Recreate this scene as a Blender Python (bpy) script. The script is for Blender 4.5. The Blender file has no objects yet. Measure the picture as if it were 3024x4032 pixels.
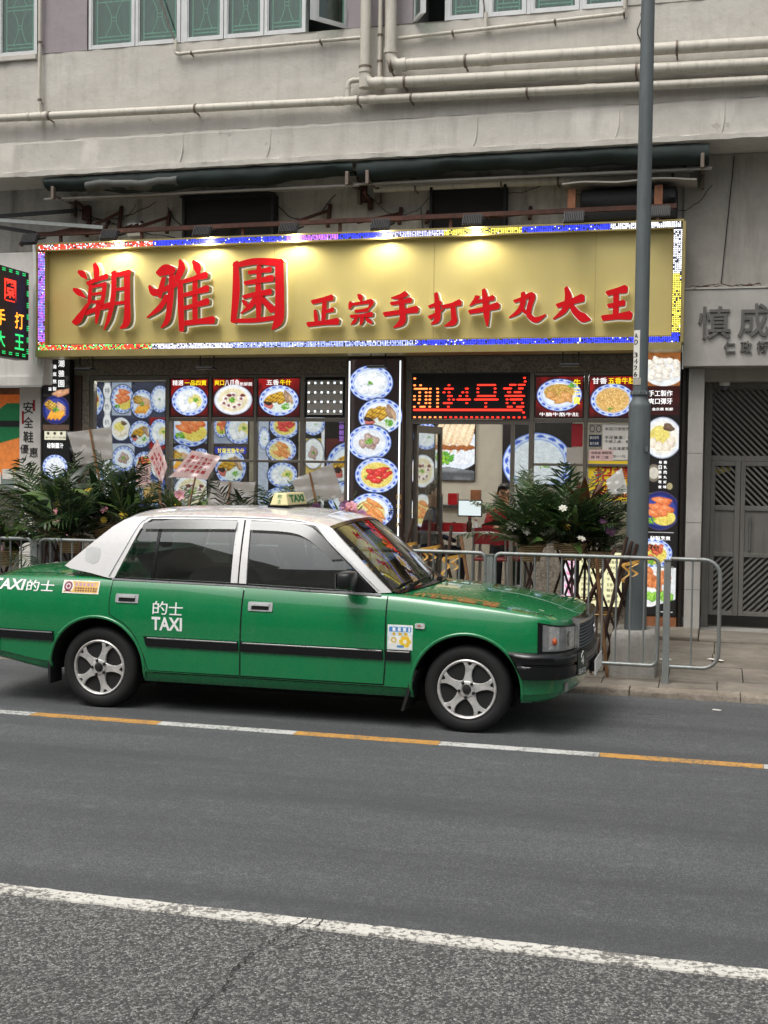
import bpy, bmesh, math, random
import numpy as np
from mathutils import Vector, Matrix
PI = math.pi
random.seed(7)
rng = np.random.default_rng(11)
SC = bpy.context.scene
COL = SC.collection

# ------------------------------------------------------------------ camera
cam_d = bpy.data.cameras.new('camera'); cam = bpy.data.objects.new('camera', cam_d); COL.objects.link(cam)
cam_d.sensor_fit = 'VERTICAL'; cam_d.sensor_height = 36.0; cam_d.lens = 43.43
cam_d.clip_start = 0.1; cam_d.clip_end = 2000
_yaw, _pit, _rol = 0.260935, -0.035761, 0.013258
_f = Vector((-math.sin(_yaw)*math.cos(_pit), math.cos(_yaw)*math.cos(_pit), math.sin(_pit)))
_r = Vector((math.cos(_yaw), math.sin(_yaw), 0)); _u = _r.cross(_f)
_r2 = _r*math.cos(_rol)+_u*math.sin(_rol); _u2 = -_r*math.sin(_rol)+_u*math.cos(_rol)
cam.matrix_world = Matrix(((_r2.x,_u2.x,-_f.x,0),(_r2.y,_u2.y,-_f.y,0),(_r2.z,_u2.z,-_f.z,1.813),(0,0,0,1)))
SC.camera = cam

# ------------------------------------------------------------------ sky, sun, exposure
SUN_EL, SUN_AZ = math.radians(62), math.radians(205)
wd = bpy.data.worlds.new('World'); SC.world = wd; wd.use_nodes = True
nt = wd.node_tree; nt.nodes.clear()
sky = nt.nodes.new('ShaderNodeTexSky'); sky.sky_type = 'NISHITA'; sky.sun_disc = False
sky.sun_elevation = SUN_EL; sky.sun_rotation = SUN_AZ; sky.air_density = 1.6; sky.dust_density = 6.0; sky.ozone_density = 1.0
hs = nt.nodes.new('ShaderNodeHueSaturation'); hs.inputs['Saturation'].default_value = 0.22
bg = nt.nodes.new('ShaderNodeBackground'); bg.inputs['Strength'].default_value = 0.15
wo = nt.nodes.new('ShaderNodeOutputWorld')
nt.links.new(sky.outputs[0], hs.inputs['Color']); nt.links.new(hs.outputs[0], bg.inputs[0]); nt.links.new(bg.outputs[0], wo.inputs[0])
sl = bpy.data.lights.new('sun', 'SUN'); sl.energy = 1.1; sl.angle = math.radians(28); sl.color = (1.0, 0.97, 0.92)
so = bpy.data.objects.new('sun', sl); COL.objects.link(so)
_d = Vector((math.sin(SUN_AZ)*math.cos(SUN_EL), math.cos(SUN_AZ)*math.cos(SUN_EL), math.sin(SUN_EL)))
so.rotation_euler = _d.to_track_quat('Z', 'Y').to_euler(); so.location = _d*40
SC.view_settings.view_transform = 'Standard'; SC.view_settings.look = 'None'
SC.view_settings.exposure = 0.18; SC.view_settings.gamma = 1.0; SC.view_settings.use_curve_mapping = False
SC.cycles.use_denoising = True
SC.cycles.max_bounces = 8; SC.cycles.transparent_max_bounces = 16

# ------------------------------------------------------------------ helpers
def lin(c):
    c = np.asarray(c, float)
    return np.where(c <= .04045, c/12.92, ((c+.055)/1.055)**2.4)
def rgb(r, g, b): return tuple(float(x) for x in lin(np.array([r, g, b])/255.))
MATS = {}
class N:
    """small node-tree writer"""
    def __init__(s, name):
        s.m = bpy.data.materials.new(name); s.m.use_nodes = True; s.t = s.m.node_tree; s.t.nodes.clear()
        s.out = s.t.nodes.new('ShaderNodeOutputMaterial'); MATS[name] = s.m
    def n(s, typ, **kw):
        nd = s.t.nodes.new('ShaderNode'+typ)
        for k, v in kw.items():
            if k in nd.inputs: s.set(nd.inputs[k], v)
            else: setattr(nd, k, v)
        return nd
    def set(s, sock, v):
        if isinstance(v, bpy.types.NodeSocket): s.t.links.new(v, sock)
        else:
            if sock.type == 'RGBA' and len(v) == 3: v = (*v, 1)
            sock.default_value = v
    def coord(s, scale=(1,1,1), obj=True):
        tc = s.n('TexCoord'); mp = s.n('Mapping'); s.set(mp.inputs['Vector'], tc.outputs['Object' if obj else 'Generated']); mp.inputs['Scale'].default_value = scale
        return mp.outputs[0]
    def geo(s, scale=(1,1,1)):
        g = s.n('NewGeometry'); mp = s.n('Mapping'); s.set(mp.inputs['Vector'], g.outputs['Position']); mp.inputs['Scale'].default_value = scale
        return mp.outputs[0]
    def noise(s, vec, sc, det=4, rough=.55):
        nd = s.n('TexNoise'); s.set(nd.inputs['Vector'], vec); nd.inputs['Scale'].default_value = sc; nd.inputs['Detail'].default_value = det; nd.inputs['Roughness'].default_value = rough
        return nd.outputs[0]
    def ramp(s, fac, stops):
        nd = s.n('ValToRGB'); s.set(nd.inputs[0], fac); e = nd.color_ramp.elements
        while len(e) < len(stops): e.new(.5)
        for i, (p, c) in enumerate(stops):
            e[i].position = p; e[i].color = (*c, 1) if len(c) == 3 else c
        return nd.outputs[0]
    def mix(s, fac, a, b, mode='MIX'):
        nd = s.n('Mix', data_type='RGBA', blend_type=mode)
        s.set(nd.inputs[0], fac); s.set(nd.inputs[6], a); s.set(nd.inputs[7], b); return nd.outputs[2]
    def math(s, op, a, b=0.):
        nd = s.n('Math', operation=op); s.set(nd.inputs[0], a); s.set(nd.inputs[1], b); return nd.outputs[0]
    def bump(s, h, st=.3, dist=.01, nrm=None):
        nd = s.n('Bump'); s.set(nd.inputs['Height'], h); nd.inputs['Strength'].default_value = st; nd.inputs['Distance'].default_value = dist
        if nrm is not None: s.set(nd.inputs['Normal'], nrm)
        return nd.outputs[0]
    def bsdf(s, col, rough=.6, metal=0., nrm=None, **kw):
        b = s.n('BsdfPrincipled'); s.set(b.inputs['Base Color'], col); s.set(b.inputs['Roughness'], rough); s.set(b.inputs['Metallic'], metal)
        if nrm is not None: s.set(b.inputs['Normal'], nrm)
        for k, v in kw.items(): s.set(b.inputs[k.replace('_', ' ')], v)
        return b.outputs[0]
    def end(s, sh): s.t.links.new(sh, s.out.inputs[0]); return s.m

def simple(name, col, rough=.5, metal=0., var=.12, sc=9., bump=.06, **kw):
    """one-colour material with gentle tone and roughness variation"""
    k = N(name); v = k.geo(); n1 = k.noise(v, sc, 5); n2 = k.noise(v, sc*9, 3)
    c = np.array(col); dark = tuple(c*(1-var)); lite = tuple(np.minimum(c*(1+var), 1))
    cc = k.ramp(n1, [(.3, dark), (.7, lite)])
    r = k.n('MapRange'); k.set(r.inputs[0], n1); r.inputs[3].default_value = max(rough-.08, .02); r.inputs[4].default_value = min(rough+.1, 1)
    nb = k.bump(n2, bump, .004) if bump else None
    return k.end(k.bsdf(cc, r.outputs[0], metal, nb, **kw))

class MB:
    """collects shapes; build() links them as ONE mesh object"""
    def __init__(s): s.v = []; s.f = []; s.m = []; s.c = None
    def add(s, vs, fs, m=0):
        o = len(s.v); s.v += [tuple(p) for p in vs]
        for f in fs: s.f.append(tuple(i+o for i in f)); s.m.append(m)
        return s
    def box(s, x0, x1, y0, y1, z0, z1, m=0):
        v = [(x0,y0,z0),(x1,y0,z0),(x1,y1,z0),(x0,y1,z0),(x0,y0,z1),(x1,y0,z1),(x1,y1,z1),(x0,y1,z1)]
        return s.add(v, [(0,3,2,1),(4,5,6,7),(0,1,5,4),(1,2,6,5),(2,3,7,6),(3,0,4,7)], m)
    def bar(s, p, q, w, h, m=0, up=(0,0,1)):
        p = Vector(p); q = Vector(q); d = (q-p).normalized(); u = Vector(up)
        if abs(d.dot(u)) > .97: u = Vector((1,0,0))
        a = d.cross(u).normalized()*w/2; b = a.cross(d).normalized()*h/2
        v = [p-a-b, p+a-b, p+a+b, p-a+b, q-a-b, q+a-b, q+a+b, q-a+b]
        return s.add(v, [(0,3,2,1),(4,5,6,7),(0,1,5,4),(1,2,6,5),(2,3,7,6),(3,0,4,7)], m)
    def prism(s, poly, y0, y1, m=0, mside=None, plane='xz'):
        """2-D polygon extruded between y0 (front) and y1"""
        n = len(poly); a = sum(poly[i][0]*poly[(i+1)%n][1]-poly[(i+1)%n][0]*poly[i][1] for i in range(n))
        if a < 0: poly = poly[::-1]
        if plane == 'xz': F = lambda p, y: (p[0], y, p[1])
        elif plane == 'xy': F = lambda p, y: (p[0], p[1], y)
        else: F = lambda p, y: (y, p[0], p[1])
        o = len(s.v); s.v += [F(p, y0) for p in poly]+[F(p, y1) for p in poly]
        ms = m if mside is None else mside
        s.f.append(tuple(range(o, o+n)) if plane != 'xy' else tuple(range(o+n-1, o-1, -1))); s.m.append(m)
        s.f.append(tuple(range(o+2*n-1, o+n-1, -1)) if plane != 'xy' else tuple(range(o+n, o+2*n))); s.m.append(m if mside is None else mside)
        for i in range(n):
            j = (i+1) % n; s.f.append((o+i, o+n+i, o+n+j, o+j)); s.m.append(ms)
        return s
    def tube(s, pts, r, n=8, m=0, caps=True):
        pts = [Vector(p) for p in pts]; k = len(pts); rr = r if isinstance(r, (list, tuple)) else [r]*k
        o = len(s.v); ref = None
        for i, p in enumerate(pts):
            d = (pts[min(i+1,k-1)]-pts[max(i-1,0)]).normalized()
            if ref is None:
                ref = Vector((0,0,1)) if abs(d.z) < .9 else Vector((1,0,0))
            a = d.cross(ref)
            if a.length < 1e-4: a = d.orthogonal()
            a.normalize(); b = a.cross(d).normalized(); ref = b
            for j in range(n):
                t = 2*PI*j/n; s.v.append(tuple(p+(a*math.cos(t)+b*math.sin(t))*rr[i]))
        for i in range(k-1):
            for j in range(n):
                q = (j+1) % n; s.f.append((o+i*n+j, o+i*n+q, o+(i+1)*n+q, o+(i+1)*n+j)); s.m.append(m)
        if caps:
            s.f.append(tuple(range(o+n-1, o-1, -1))); s.m.append(m)
            s.f.append(tuple(range(o+(k-1)*n, o+k*n))); s.m.append(m)
        return s
    def lathe(s, prof, n=24, c=(0,0,0), axis='z', m=0):
        o = len(s.v); k = len(prof)
        for r, h in prof:
            for j in range(n):
                t = 2*PI*j/n; a, b = r*math.cos(t), r*math.sin(t)
                p = (a,b,h) if axis == 'z' else ((a,h,b) if axis == 'y' else (h,a,b))
                s.v.append((p[0]+c[0], p[1]+c[1], p[2]+c[2]))
        for i in range(k-1):
            for j in range(n):
                q = (j+1) % n; s.f.append((o+i*n+j, o+i*n+q, o+(i+1)*n+q, o+(i+1)*n+j)); s.m.append(m)
        if prof[0][0] > 1e-5: s.f.append(tuple(range(o, o+n))); s.m.append(m)
        if prof[-1][0] > 1e-5: s.f.append(tuple(range(o+(k-1)*n, o+k*n))); s.m.append(m)
        return s
    def grid(s, rows, m=0, close=False):
        o = len(s.v); R = len(rows); C = len(rows[0])
        for r in rows: s.v += [tuple(p) for p in r]
        for i in range(R-1):
            for j in range(C if close else C-1):
                q = (j+1) % C; s.f.append((o+i*C+j, o+i*C+q, o+(i+1)*C+q, o+(i+1)*C+j)); s.m.append(m)
        return s
    def mesh(s, name, mats, org=(0,0,0), smooth=None, fix=False):
        me = bpy.data.meshes.new(name)
        me.from_pydata([(x-org[0], y-org[1], z-org[2]) for x, y, z in s.v], [], s.f)
        if not isinstance(mats, (list, tuple)): mats = [mats]
        for mt in mats: me.materials.append(MATS[mt] if isinstance(mt, str) else mt)
        if len(mats) > 1: me.polygons.foreach_set('material_index', s.m)
        if fix:
            bm = bmesh.new(); bm.from_mesh(me); bmesh.ops.remove_doubles(bm, verts=bm.verts, dist=1e-5); bmesh.ops.recalc_face_normals(bm, faces=bm.faces); bm.to_mesh(me); bm.free()
        me.validate(); me.update()
        if smooth:
            me.polygons.foreach_set('use_smooth', [True]*len(me.polygons))
            me.set_sharp_from_angle(angle=math.radians(smooth))
        return me
    def build(s, name, mats, parent=None, smooth=None, local=False, fix=False, bevel=0):
        org = (0,0,0)
        if parent is not None and not local: org = wloc(parent)
        me = s.mesh(name, mats, org, smooth, fix)
        o = bpy.data.objects.new(name, me); COL.objects.link(o); o.parent = parent
        if bevel:
            b = o.modifiers.new('bevel', 'BEVEL'); b.width = bevel; b.segments = 2; b.limit_method = 'ANGLE'
        return o
def wloc(o):
    p = Vector(o.location)
    while o.parent is not None: o = o.parent; p = p+Vector(o.location)
    return p
def tag(o, label=None, cat=None, group=None, kind=None):
    if label: o['label'] = label
    if cat: o['category'] = cat
    if group: o['group'] = group
    if kind: o['kind'] = kind
    return o
def thing(name, label, cat, loc=(0,0,0), group=None):
    o = bpy.data.objects.new(name, None); COL.objects.link(o); o.location = loc; o.empty_display_size = .1
    return tag(o, label, cat, group)
def copy_tree(o, parent=None):
    c = o.copy(); COL.objects.link(c); c.parent = parent
    for ch in list(o.children): copy_tree(ch, c)
    return c
def box(name, mt, parent, x0, x1, y0, y1, z0, z1, bevel=0):
    return MB().box(x0,x1,y0,y1,z0,z1).build(name, mt, parent, bevel=bevel)

_txt = {}
def text_polys(s, bold=0., shear=0.):
    """outline of a string in the built-in font, as vertices (x,y) in em units and faces"""
    k = (s, bold, shear)
    if k in _txt: return _txt[k]
    cu = bpy.data.curves.new('t', 'FONT'); cu.body = s; cu.size = 1; cu.offset = bold; cu.shear = shear; cu.resolution_u = 3; cu.fill_mode = 'FRONT'
    ob = bpy.data.objects.new('t', cu); COL.objects.link(ob)
    dg = bpy.context.evaluated_depsgraph_get(); ev = ob.evaluated_get(dg); me = ev.to_mesh()
    v = [(p.co.x, p.co.y) for p in me.vertices]; f = [tuple(p.vertices) for p in me.polygons]
    ev.to_mesh_clear(); bpy.data.objects.remove(ob); bpy.data.curves.remove(cu)
    _txt[k] = (v, f); return v, f
def text_into(mb, s, x0, x1, z0, z1, y, m=0, bold=.0, fn=None, keep=False, shear=0., depth=0.):
    """lettering stretched into a rectangle of the plane y (seen from -y); keep = keep proportions"""
    if bold > .013 and any(ord(ch) > 0x2e80 for ch in s):      # heavy CJK: a few shifted layers instead of a swollen outline
        F0 = fn or (lambda x, z, e=0: (x, y+e, z)); b = bold*.42
        hx = (x1-x0)/max(1, len(s)) if not keep else min(x1-x0, z1-z0); hz = (z1-z0)
        for q, (ox, oz) in enumerate(((-b,0),(b,0),(0,b),(0,-b),(b*.7,b*.7),(-b*.7,-b*.7))):
            text_into(mb, s, x0+ox*hx, x1+ox*hx, z0+oz*hz, z1+oz*hz, y, m, 0, lambda x, z, e=0, q=q: F0(x, z, e-.0003*q), keep, shear, depth)
        return
    v, f = text_polys(s, bold, shear)
    if not v: return
    xs = [p[0] for p in v]; zs = [p[1] for p in v]
    a, b, c, d = min(xs), max(xs), min(zs), max(zs)
    sx = (x1-x0)/max(b-a, 1e-6); sz = (z1-z0)/max(d-c, 1e-6)
    if keep: sx = sz = min(sx, sz)
    mx, mz = (x0+x1)/2, (z0+z1)/2
    P = [(mx+(p[0]-(a+b)/2)*sx, mz+(p[1]-(c+d)/2)*sz) for p in v]
    F = fn or (lambda x, z, e=0: (x, y+e, z))
    if depth:
        o = len(mb.v); n = len(P); bd = {}
        mb.v += [F(x, z) for x, z in P]+[F(x, z, depth) for x, z in P]
        for q in f:
            mb.f.append(tuple(i+o for i in q)); mb.m.append(m)
            for i in range(len(q)):
                e = (q[i], q[(i+1) % len(q)]); bd[e] = 1
        for (i, j) in list(bd):
            if (j, i) not in bd: mb.f.append((o+i, o+n+i, o+n+j, o+j)); mb.m.append(m)
    else: mb.add([F(x, z) for x, z in P], f, m)
def column_text(mb, s, xc, w, ztop, dz, y, m=0, bold=.0, fn=None):
    for i, ch in enumerate(s):
        if ch != ' ': text_into(mb, ch, xc-w/2, xc+w/2, ztop-(i+.9)*dz, ztop-(i+.05)*dz, y, m, bold, fn, keep=True)
# ------------------------------------------------------------------ materials
def plaster(name, a, b, stain, streak=.5, bump=.35):
    k = N(name); v = k.geo(); n1 = k.noise(v, 1.3, 6, .6); n2 = k.noise(v, 7, 8, .62)
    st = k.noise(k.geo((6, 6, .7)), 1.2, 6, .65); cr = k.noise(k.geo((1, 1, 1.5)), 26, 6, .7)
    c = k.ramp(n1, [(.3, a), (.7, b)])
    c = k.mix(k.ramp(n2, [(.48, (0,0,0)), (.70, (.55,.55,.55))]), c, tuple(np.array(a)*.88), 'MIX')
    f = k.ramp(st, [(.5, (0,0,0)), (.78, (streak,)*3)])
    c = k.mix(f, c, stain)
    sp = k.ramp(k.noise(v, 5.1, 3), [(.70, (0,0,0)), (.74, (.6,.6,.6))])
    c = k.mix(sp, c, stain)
    nb = k.bump(n2, bump, .02); nb = k.bump(cr, bump*.5, .006, nb)
    return k.end(k.bsdf(c, .85, 0, nb))
def worn(name, col, rough, metal, spot, amt):
    """painted or plated metal with grime streaks and small worn spots"""
    k = N(name); v = k.geo(); n1 = k.noise(v, 6, 6, .65); st = k.noise(k.geo((14,14,1.2)), 1.4, 5, .6); sp = k.noise(v, 38, 4, .7)
    c = k.ramp(n1, [(.3, tuple(np.array(col)*.88)), (.7, col)])
    c = k.mix(k.ramp(st, [(.5, (0,0,0)), (.75, (amt,)*3)]), c, tuple(np.array(spot)*.9))
    c = k.mix(k.ramp(sp, [(.64, (0,0,0)), (.70, (amt*1.4,)*3)]), c, spot)
    r = k.n('MapRange'); k.set(r.inputs[0], n1); r.inputs[3].default_value = rough-.06; r.inputs[4].default_value = rough+.22
    return k.end(k.bsdf(c, r.outputs[0], metal, k.bump(sp, .12, .003)))
plaster('wall_cream', rgb(192,187,178), rgb(202,198,190), rgb(156,150,141), .5, .5)
plaster('wall_mauve', rgb(150,141,145), rgb(160,151,154), rgb(122,114,116), .35)
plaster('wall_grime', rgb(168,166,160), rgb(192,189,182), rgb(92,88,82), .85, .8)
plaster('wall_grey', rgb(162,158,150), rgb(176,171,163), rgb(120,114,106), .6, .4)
plaster('concrete', rgb(138,136,130), rgb(160,157,150), rgb(96,92,86), .6, .7)
plaster('white_render', rgb(205,202,196), rgb(216,213,207), rgb(160,156,150), .4, .3)
worn('pipe_paint', rgb(206,200,187), .45, 0, rgb(150,140,124), .55)
simple('clamp', rgb(120,108,98), .6, .4)
simple('aluminium', rgb(205,206,205), .38, .35, var=.06)
simple('bronze_alu', rgb(118,112,104), .4, .55, var=.08)
simple('dark_alu', rgb(58,52,48), .4, .5)
simple('rust', rgb(74,46,38), .8, .1, var=.4, sc=14, bump=.3)
simple('black_metal', rgb(30,31,33), .5, .2)
simple('black_plastic', rgb(20,20,22), .42, 0)
simple('mesh_black', rgb(24,25,28), .8)
simple('awning_green', rgb(32,44,42), .75, var=.3, sc=5, bump=.2)
worn('galvanised', rgb(150,155,153), .42, .5, rgb(112,84,64), .55)
worn('lamp_paint', rgb(98,105,107), .45, .1, rgb(70,74,76), .5)
simple('steel', rgb(170,172,172), .3, .9)
simple('wood', rgb(140,90,58), .6, var=.3, sc=12)
simple('dark_wood', rgb(64,44,34), .6, var=.3, sc=12)
simple('bamboo', rgb(128,92,60), .55, var=.25, sc=10)
simple('white_gloss', rgb(225,225,222), .3, var=.03, bump=0)
simple('wall_inside', rgb(206,200,186), .7, var=.05)
simple('floor_inside', rgb(150,140,128), .35, var=.1)
simple('red_plastic', rgb(168,22,30), .4, var=.08)
simple('paper_white', rgb(225,222,214), .7, var=.04, bump=0)
simple('paper_pink', rgb(226,190,186), .7, var=.05, bump=.05)
simple('paper_red', rgb(150,24,34), .7, var=.05, bump=0)
simple('paper_yellow', rgb(238,205,40), .7, var=.05, bump=0)
simple('ink_black', rgb(24,22,22), .6, bump=0)
simple('ink_red', rgb(190,24,36), .6, bump=0)
simple('ink_white', rgb(240,240,238), .5, var=.02, bump=0)
simple('card_grey', rgb(170,164,156), .5, var=.05)
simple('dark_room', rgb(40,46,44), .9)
simple('slot_dark', rgb(16,15,15), .9)
# speckled granite-like cladding round the shop front
k = N('speckle_stone'); v = k.geo(); vo = k.n('TexVoronoi'); k.set(vo.inputs['Vector'], v); vo.inputs['Scale'].default_value = 55
c = k.ramp(vo.outputs['Color'], [(.1, rgb(92,84,76)), (.5, rgb(126,118,106)), (.9, rgb(150,141,128))])
c = k.mix(k.ramp(k.noise(v, 2.2, 5), [(.4, (0,0,0)), (.75, (.5,.5,.5))]), c, rgb(84,76,68))
k.end(k.bsdf(c, .4))
# grey marble
k = N('marble'); v = k.geo(); n1 = k.noise(v, 3.0, 8, .6)
wv = k.n('TexWave', wave_type='BANDS'); k.set(wv.inputs['Vector'], v); wv.inputs['Scale'].default_value = 1.6; wv.inputs['Distortion'].default_value = 14; wv.inputs['Detail'].default_value = 6
c = k.ramp(n1, [(.3, rgb(156,153,148)), (.7, rgb(182,179,173))])
c = k.mix(k.ramp(wv.outputs[0], [(.0, (.16,.16,.16)), (.05, (0,0,0)), (1, (0,0,0))]), c, rgb(190,186,180))
k.end(k.bsdf(c, .35, 0, k.bump(n1, .1, .004)))
# gold fluted sign board: vertical flutes every 3 cm
k = N('gold_board'); v = k.geo(); wv = k.n('TexWave', wave_type='BANDS', bands_direction='X', wave_profile='SIN'); k.set(wv.inputs['Vector'], v); wv.inputs['Scale'].default_value = 10
n1 = k.noise(v, 1.2, 4)
c = k.ramp(n1, [(.3, rgb(202,184,116)), (.7, rgb(211,195,131))])
k.end(k.bsdf(c, .42, .25, k.bump(wv.outputs[0], .12, .004)))
simple('gold_trim', rgb(168,152,100), .4, .4, var=.08)
simple('sign_red', rgb(214,8,22), .6, var=.03, bump=0, Specular_IOR_Level=.2)
simple('letter_side', rgb(150,140,110), .4, .3)
k = N('letter_halo'); k.end(k.bsdf(rgb(245,244,235), .5, Emission_Color=(1,.98,.9,1), Emission_Strength=.4))
# prints: colours come from the colour attribute painted per poster
k = N('print_backlit'); at = k.n('Attribute', attribute_name='Col'); k.end(k.bsdf((.02,.02,.02), .25, Emission_Color=at.outputs[0], Emission_Strength=.95))
k = N('print_dim'); at = k.n('Attribute', attribute_name='Col'); k.end(k.bsdf(at.outputs[0], .4, Emission_Color=at.outputs[0], Emission_Strength=.12))
k = N('print_paper'); at = k.n('Attribute', attribute_name='Col'); k.end(k.bsdf(at.outputs[0], .55))
k = N('led'); at = k.n('Attribute', attribute_name='Col'); k.end(k.bsdf((.01,.01,.01), .4, Emission_Color=at.outputs[0], Emission_Strength=2.6))
k = N('text_backlit'); k.end(k.bsdf((.8,.8,.8), .5, Emission_Color=(1,1,1,1), Emission_Strength=.85))
k = N('text_backlit_yellow'); k.end(k.bsdf(rgb(240,220,30), .5, Emission_Color=(*rgb(245,225,30),1), Emission_Strength=1.0))
k = N('text_backlit_gold'); k.end(k.bsdf(rgb(150,120,50), .5, Emission_Color=(*rgb(170,130,60),1), Emission_Strength=.5))
k = N('text_purple'); k.end(k.bsdf(rgb(160,110,210), .5, Emission_Color=(*rgb(170,120,230),1), Emission_Strength=.9))
k = N('led_red'); k.end(k.bsdf((.05,0,0), .5, Emission_Color=(1,.03,.015,1), Emission_Strength=2.2))
k = N('led_hot'); k.end(k.bsdf((.05,0,0), .5, Emission_Color=(1,.22,.05,1), Emission_Strength=2.6))
k = N('led_green'); k.end(k.bsdf((0,.05,0), .5, Emission_Color=(.03,1,.25,1), Emission_Strength=1.0))
k = N('led_orange'); k.end(k.bsdf((.05,.02,0), .5, Emission_Color=(1,.33,.02,1), Emission_Strength=2.2))
k = N('tube_light'); k.end(k.bsdf((.8,.8,.8), .5, Emission_Color=(1,.98,.92,1), Emission_Strength=65))
k = N('tube_edge'); k.end(k.bsdf((.8,.8,.8), .5, Emission_Color=(.85,.95,1,1), Emission_Strength=1.4))
k = N('monitor_screen'); k.end(k.bsdf((.1,.1,.1), .3, Emission_Color=(.75,.85,.85,1), Emission_Strength=.9))
k = N('flood_glass'); k.end(k.bsdf((.7,.7,.6), .3, Emission_Color=(1,.95,.75,1), Emission_Strength=7))
def glass(name, tint, gloss=.04, rough=.02, base=None, ior=1.5):
    k = N(name); tr = k.n('BsdfTransparent'); k.set(tr.inputs[0], tint); gl = k.n('BsdfGlossy'); gl.inputs['Roughness'].default_value = rough; k.set(gl.inputs[0], (.95,.97,.97))
    g = k.n('NewGeometry'); dt = k.n('VectorMath', operation='DOT_PRODUCT'); k.set(dt.inputs[0], g.outputs['Normal']); k.set(dt.inputs[1], g.outputs['Incoming'])
    fr = k.math('ADD', k.math('MULTIPLY', k.math('POWER', k.math('SUBTRACT', 1., k.math('ABSOLUTE', dt.outputs['Value'])), 5.), .95), .04)
    fac = k.math('ADD', fr, gloss); mx = k.n('MixShader'); k.set(mx.inputs[0], fac); k.t.links.new(tr.outputs[0], mx.inputs[1]); k.t.links.new(gl.outputs[0], mx.inputs[2])
    return k.end(mx.outputs[0])
glass('shop_glass', (.86,.88,.87)); glass('green_glass', (.66,.82,.76), .04); glass('car_glass', (.36,.42,.40), .09); glass('visor', (.20,.19,.19), .03, .12)
glass('clear_wrap', (.86,.86,.86), .02, .3); glass('lens_glass', (.92,.93,.93), .05); glass('windscreen_glass', (.45,.50,.49), .24)
simple('grille_green', rgb(150,190,172), .5, var=.05); simple('curtain_teal', rgb(48,94,80), .8, var=.25, sc=5)
# asphalt
def asphalt(name, base, lite, size, amount, bump, patch=.25):
    k = N(name); v = k.geo(); vo = k.n('TexVoronoi'); k.set(vo.inputs['Vector'], v); vo.inputs['Scale'].default_value = 1/size; vo.inputs['Randomness'].default_value = 1
    n1 = k.noise(k.geo((.5,1.6,1)), .9, 6, .6); n2 = k.noise(v, 60, 4, .7); big = k.noise(v, 9, 5, .65)
    c = k.ramp(vo.outputs['Color'], [(max(.0, .62-amount), base), (.74-amount*.3, tuple((np.array(base)+lite)/2)), (.97, lite)])
    edge = k.n('TexVoronoi', feature='DISTANCE_TO_EDGE'); k.set(edge.inputs['Vector'], v); edge.inputs['Scale'].default_value = 1/size
    c = k.mix(k.ramp(edge.outputs[0], [(0., (.8,.8,.8)), (.16, (0,0,0))]), c, tuple(np.array(base)*.55))
    c = k.mix(k.ramp(n1, [(.35, (0,0,0)), (.7, (patch,)*3)]), c, tuple(np.array(base)*.6))
    c = k.mix(k.ramp(big, [(.55, (0,0,0)), (.75, (patch*.8,)*3)]), c, tuple(np.array(lite)*.9))
    tr = k.noise(k.geo((.12,1.5,1)), 1.3, 4, .6); c = k.mix(k.ramp(tr, [(.42, (0,0,0)), (.62, (patch*1.1,)*3)]), c, tuple(np.array(base)*.52))
    oil = k.noise(k.geo((.8,1.6,1)), 2.1, 5, .6); c = k.mix(k.ramp(oil, [(.66, (0,0,0)), (.74, (patch*1.2,)*3)]), c, tuple(np.array(base)*.45))
    ti = k.n('TexVoronoi'); k.set(ti.inputs['Vector'], v); ti.inputs['Scale'].default_value = 14
    h = k.math('ADD', k.math('MULTIPLY', edge.outputs[0], 2.0), n2)
    return k.end(k.bsdf(c, .78, 0, k.bump(h, bump, size*.8)))
asphalt('asphalt_fine', rgb(84,86,88), rgb(130,132,132), .006, .16, .5, .45)
asphalt('asphalt_coarse', rgb(76,76,76), rgb(180,179,174), .0098, .25, .7, .2)
def paint(name, col, worn, lo, hi, under):
    k = N(name); v = k.geo(); n1 = k.noise(v, 42, 5, .7); n2 = k.noise(v, 4, 4); g = k.math('ADD', n1, k.math('MULTIPLY', n2, .35))
    a = k.ramp(g, [(lo, (0,0,0)), (hi, (1,1,1))])
    c = k.ramp(k.noise(v, 7, 6, .6), [(.3, tuple(np.array(col)*.86)), (.75, col)])
    c = k.mix(k.math('MULTIPLY', a, worn), c, under)
    return k.end(k.bsdf(c, .7, 0, k.bump(n1, .3, .004)))
paint('paint_white_worn', rgb(214,211,202), .9, .66, .74, rgb(96,94,90)); paint('paint_white', rgb(200,201,196), .85, .66, .80, rgb(104,104,103)); paint('paint_yellow', rgb(202,150,74), .85, .66, .80, rgb(104,98,86))
simple('tar', rgb(34,33,32), .6)
# pavement
k = N('pavement'); v = k.geo(); n1 = k.noise(v, 2.2, 8, .65); n2 = k.noise(v, 30, 5, .7); n3 = k.noise(k.geo((1,2.4,1)), 1.1, 6, .7)
c = k.ramp(n1, [(.3, rgb(104,98,88)), (.7, rgb(140,133,121))])
c = k.mix(k.ramp(n3, [(.45, (0,0,0)), (.68, (.85,.85,.85))]), c, rgb(84,75,66))
c = k.mix(k.ramp(n2, [(.55, (0,0,0)), (.75, (.5,.5,.5))]), c, rgb(92,84,76))
k.end(k.bsdf(c, .8, 0, k.bump(n2, .4, .006)))
k = N('kerb_stone'); v = k.geo(); n1 = k.noise(v, 5, 8, .7); n2 = k.noise(v, 38, 5, .7)
c = k.ramp(n1, [(.3, rgb(112,102,90)), (.7, rgb(160,150,136))]); c = k.mix(k.ramp(n2, [(.5, (0,0,0)), (.7, (.6,.6,.6))]), c, rgb(80,72,62))
k.end(k.bsdf(c, .8, 0, k.bump(n2, .6, .008)))
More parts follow.
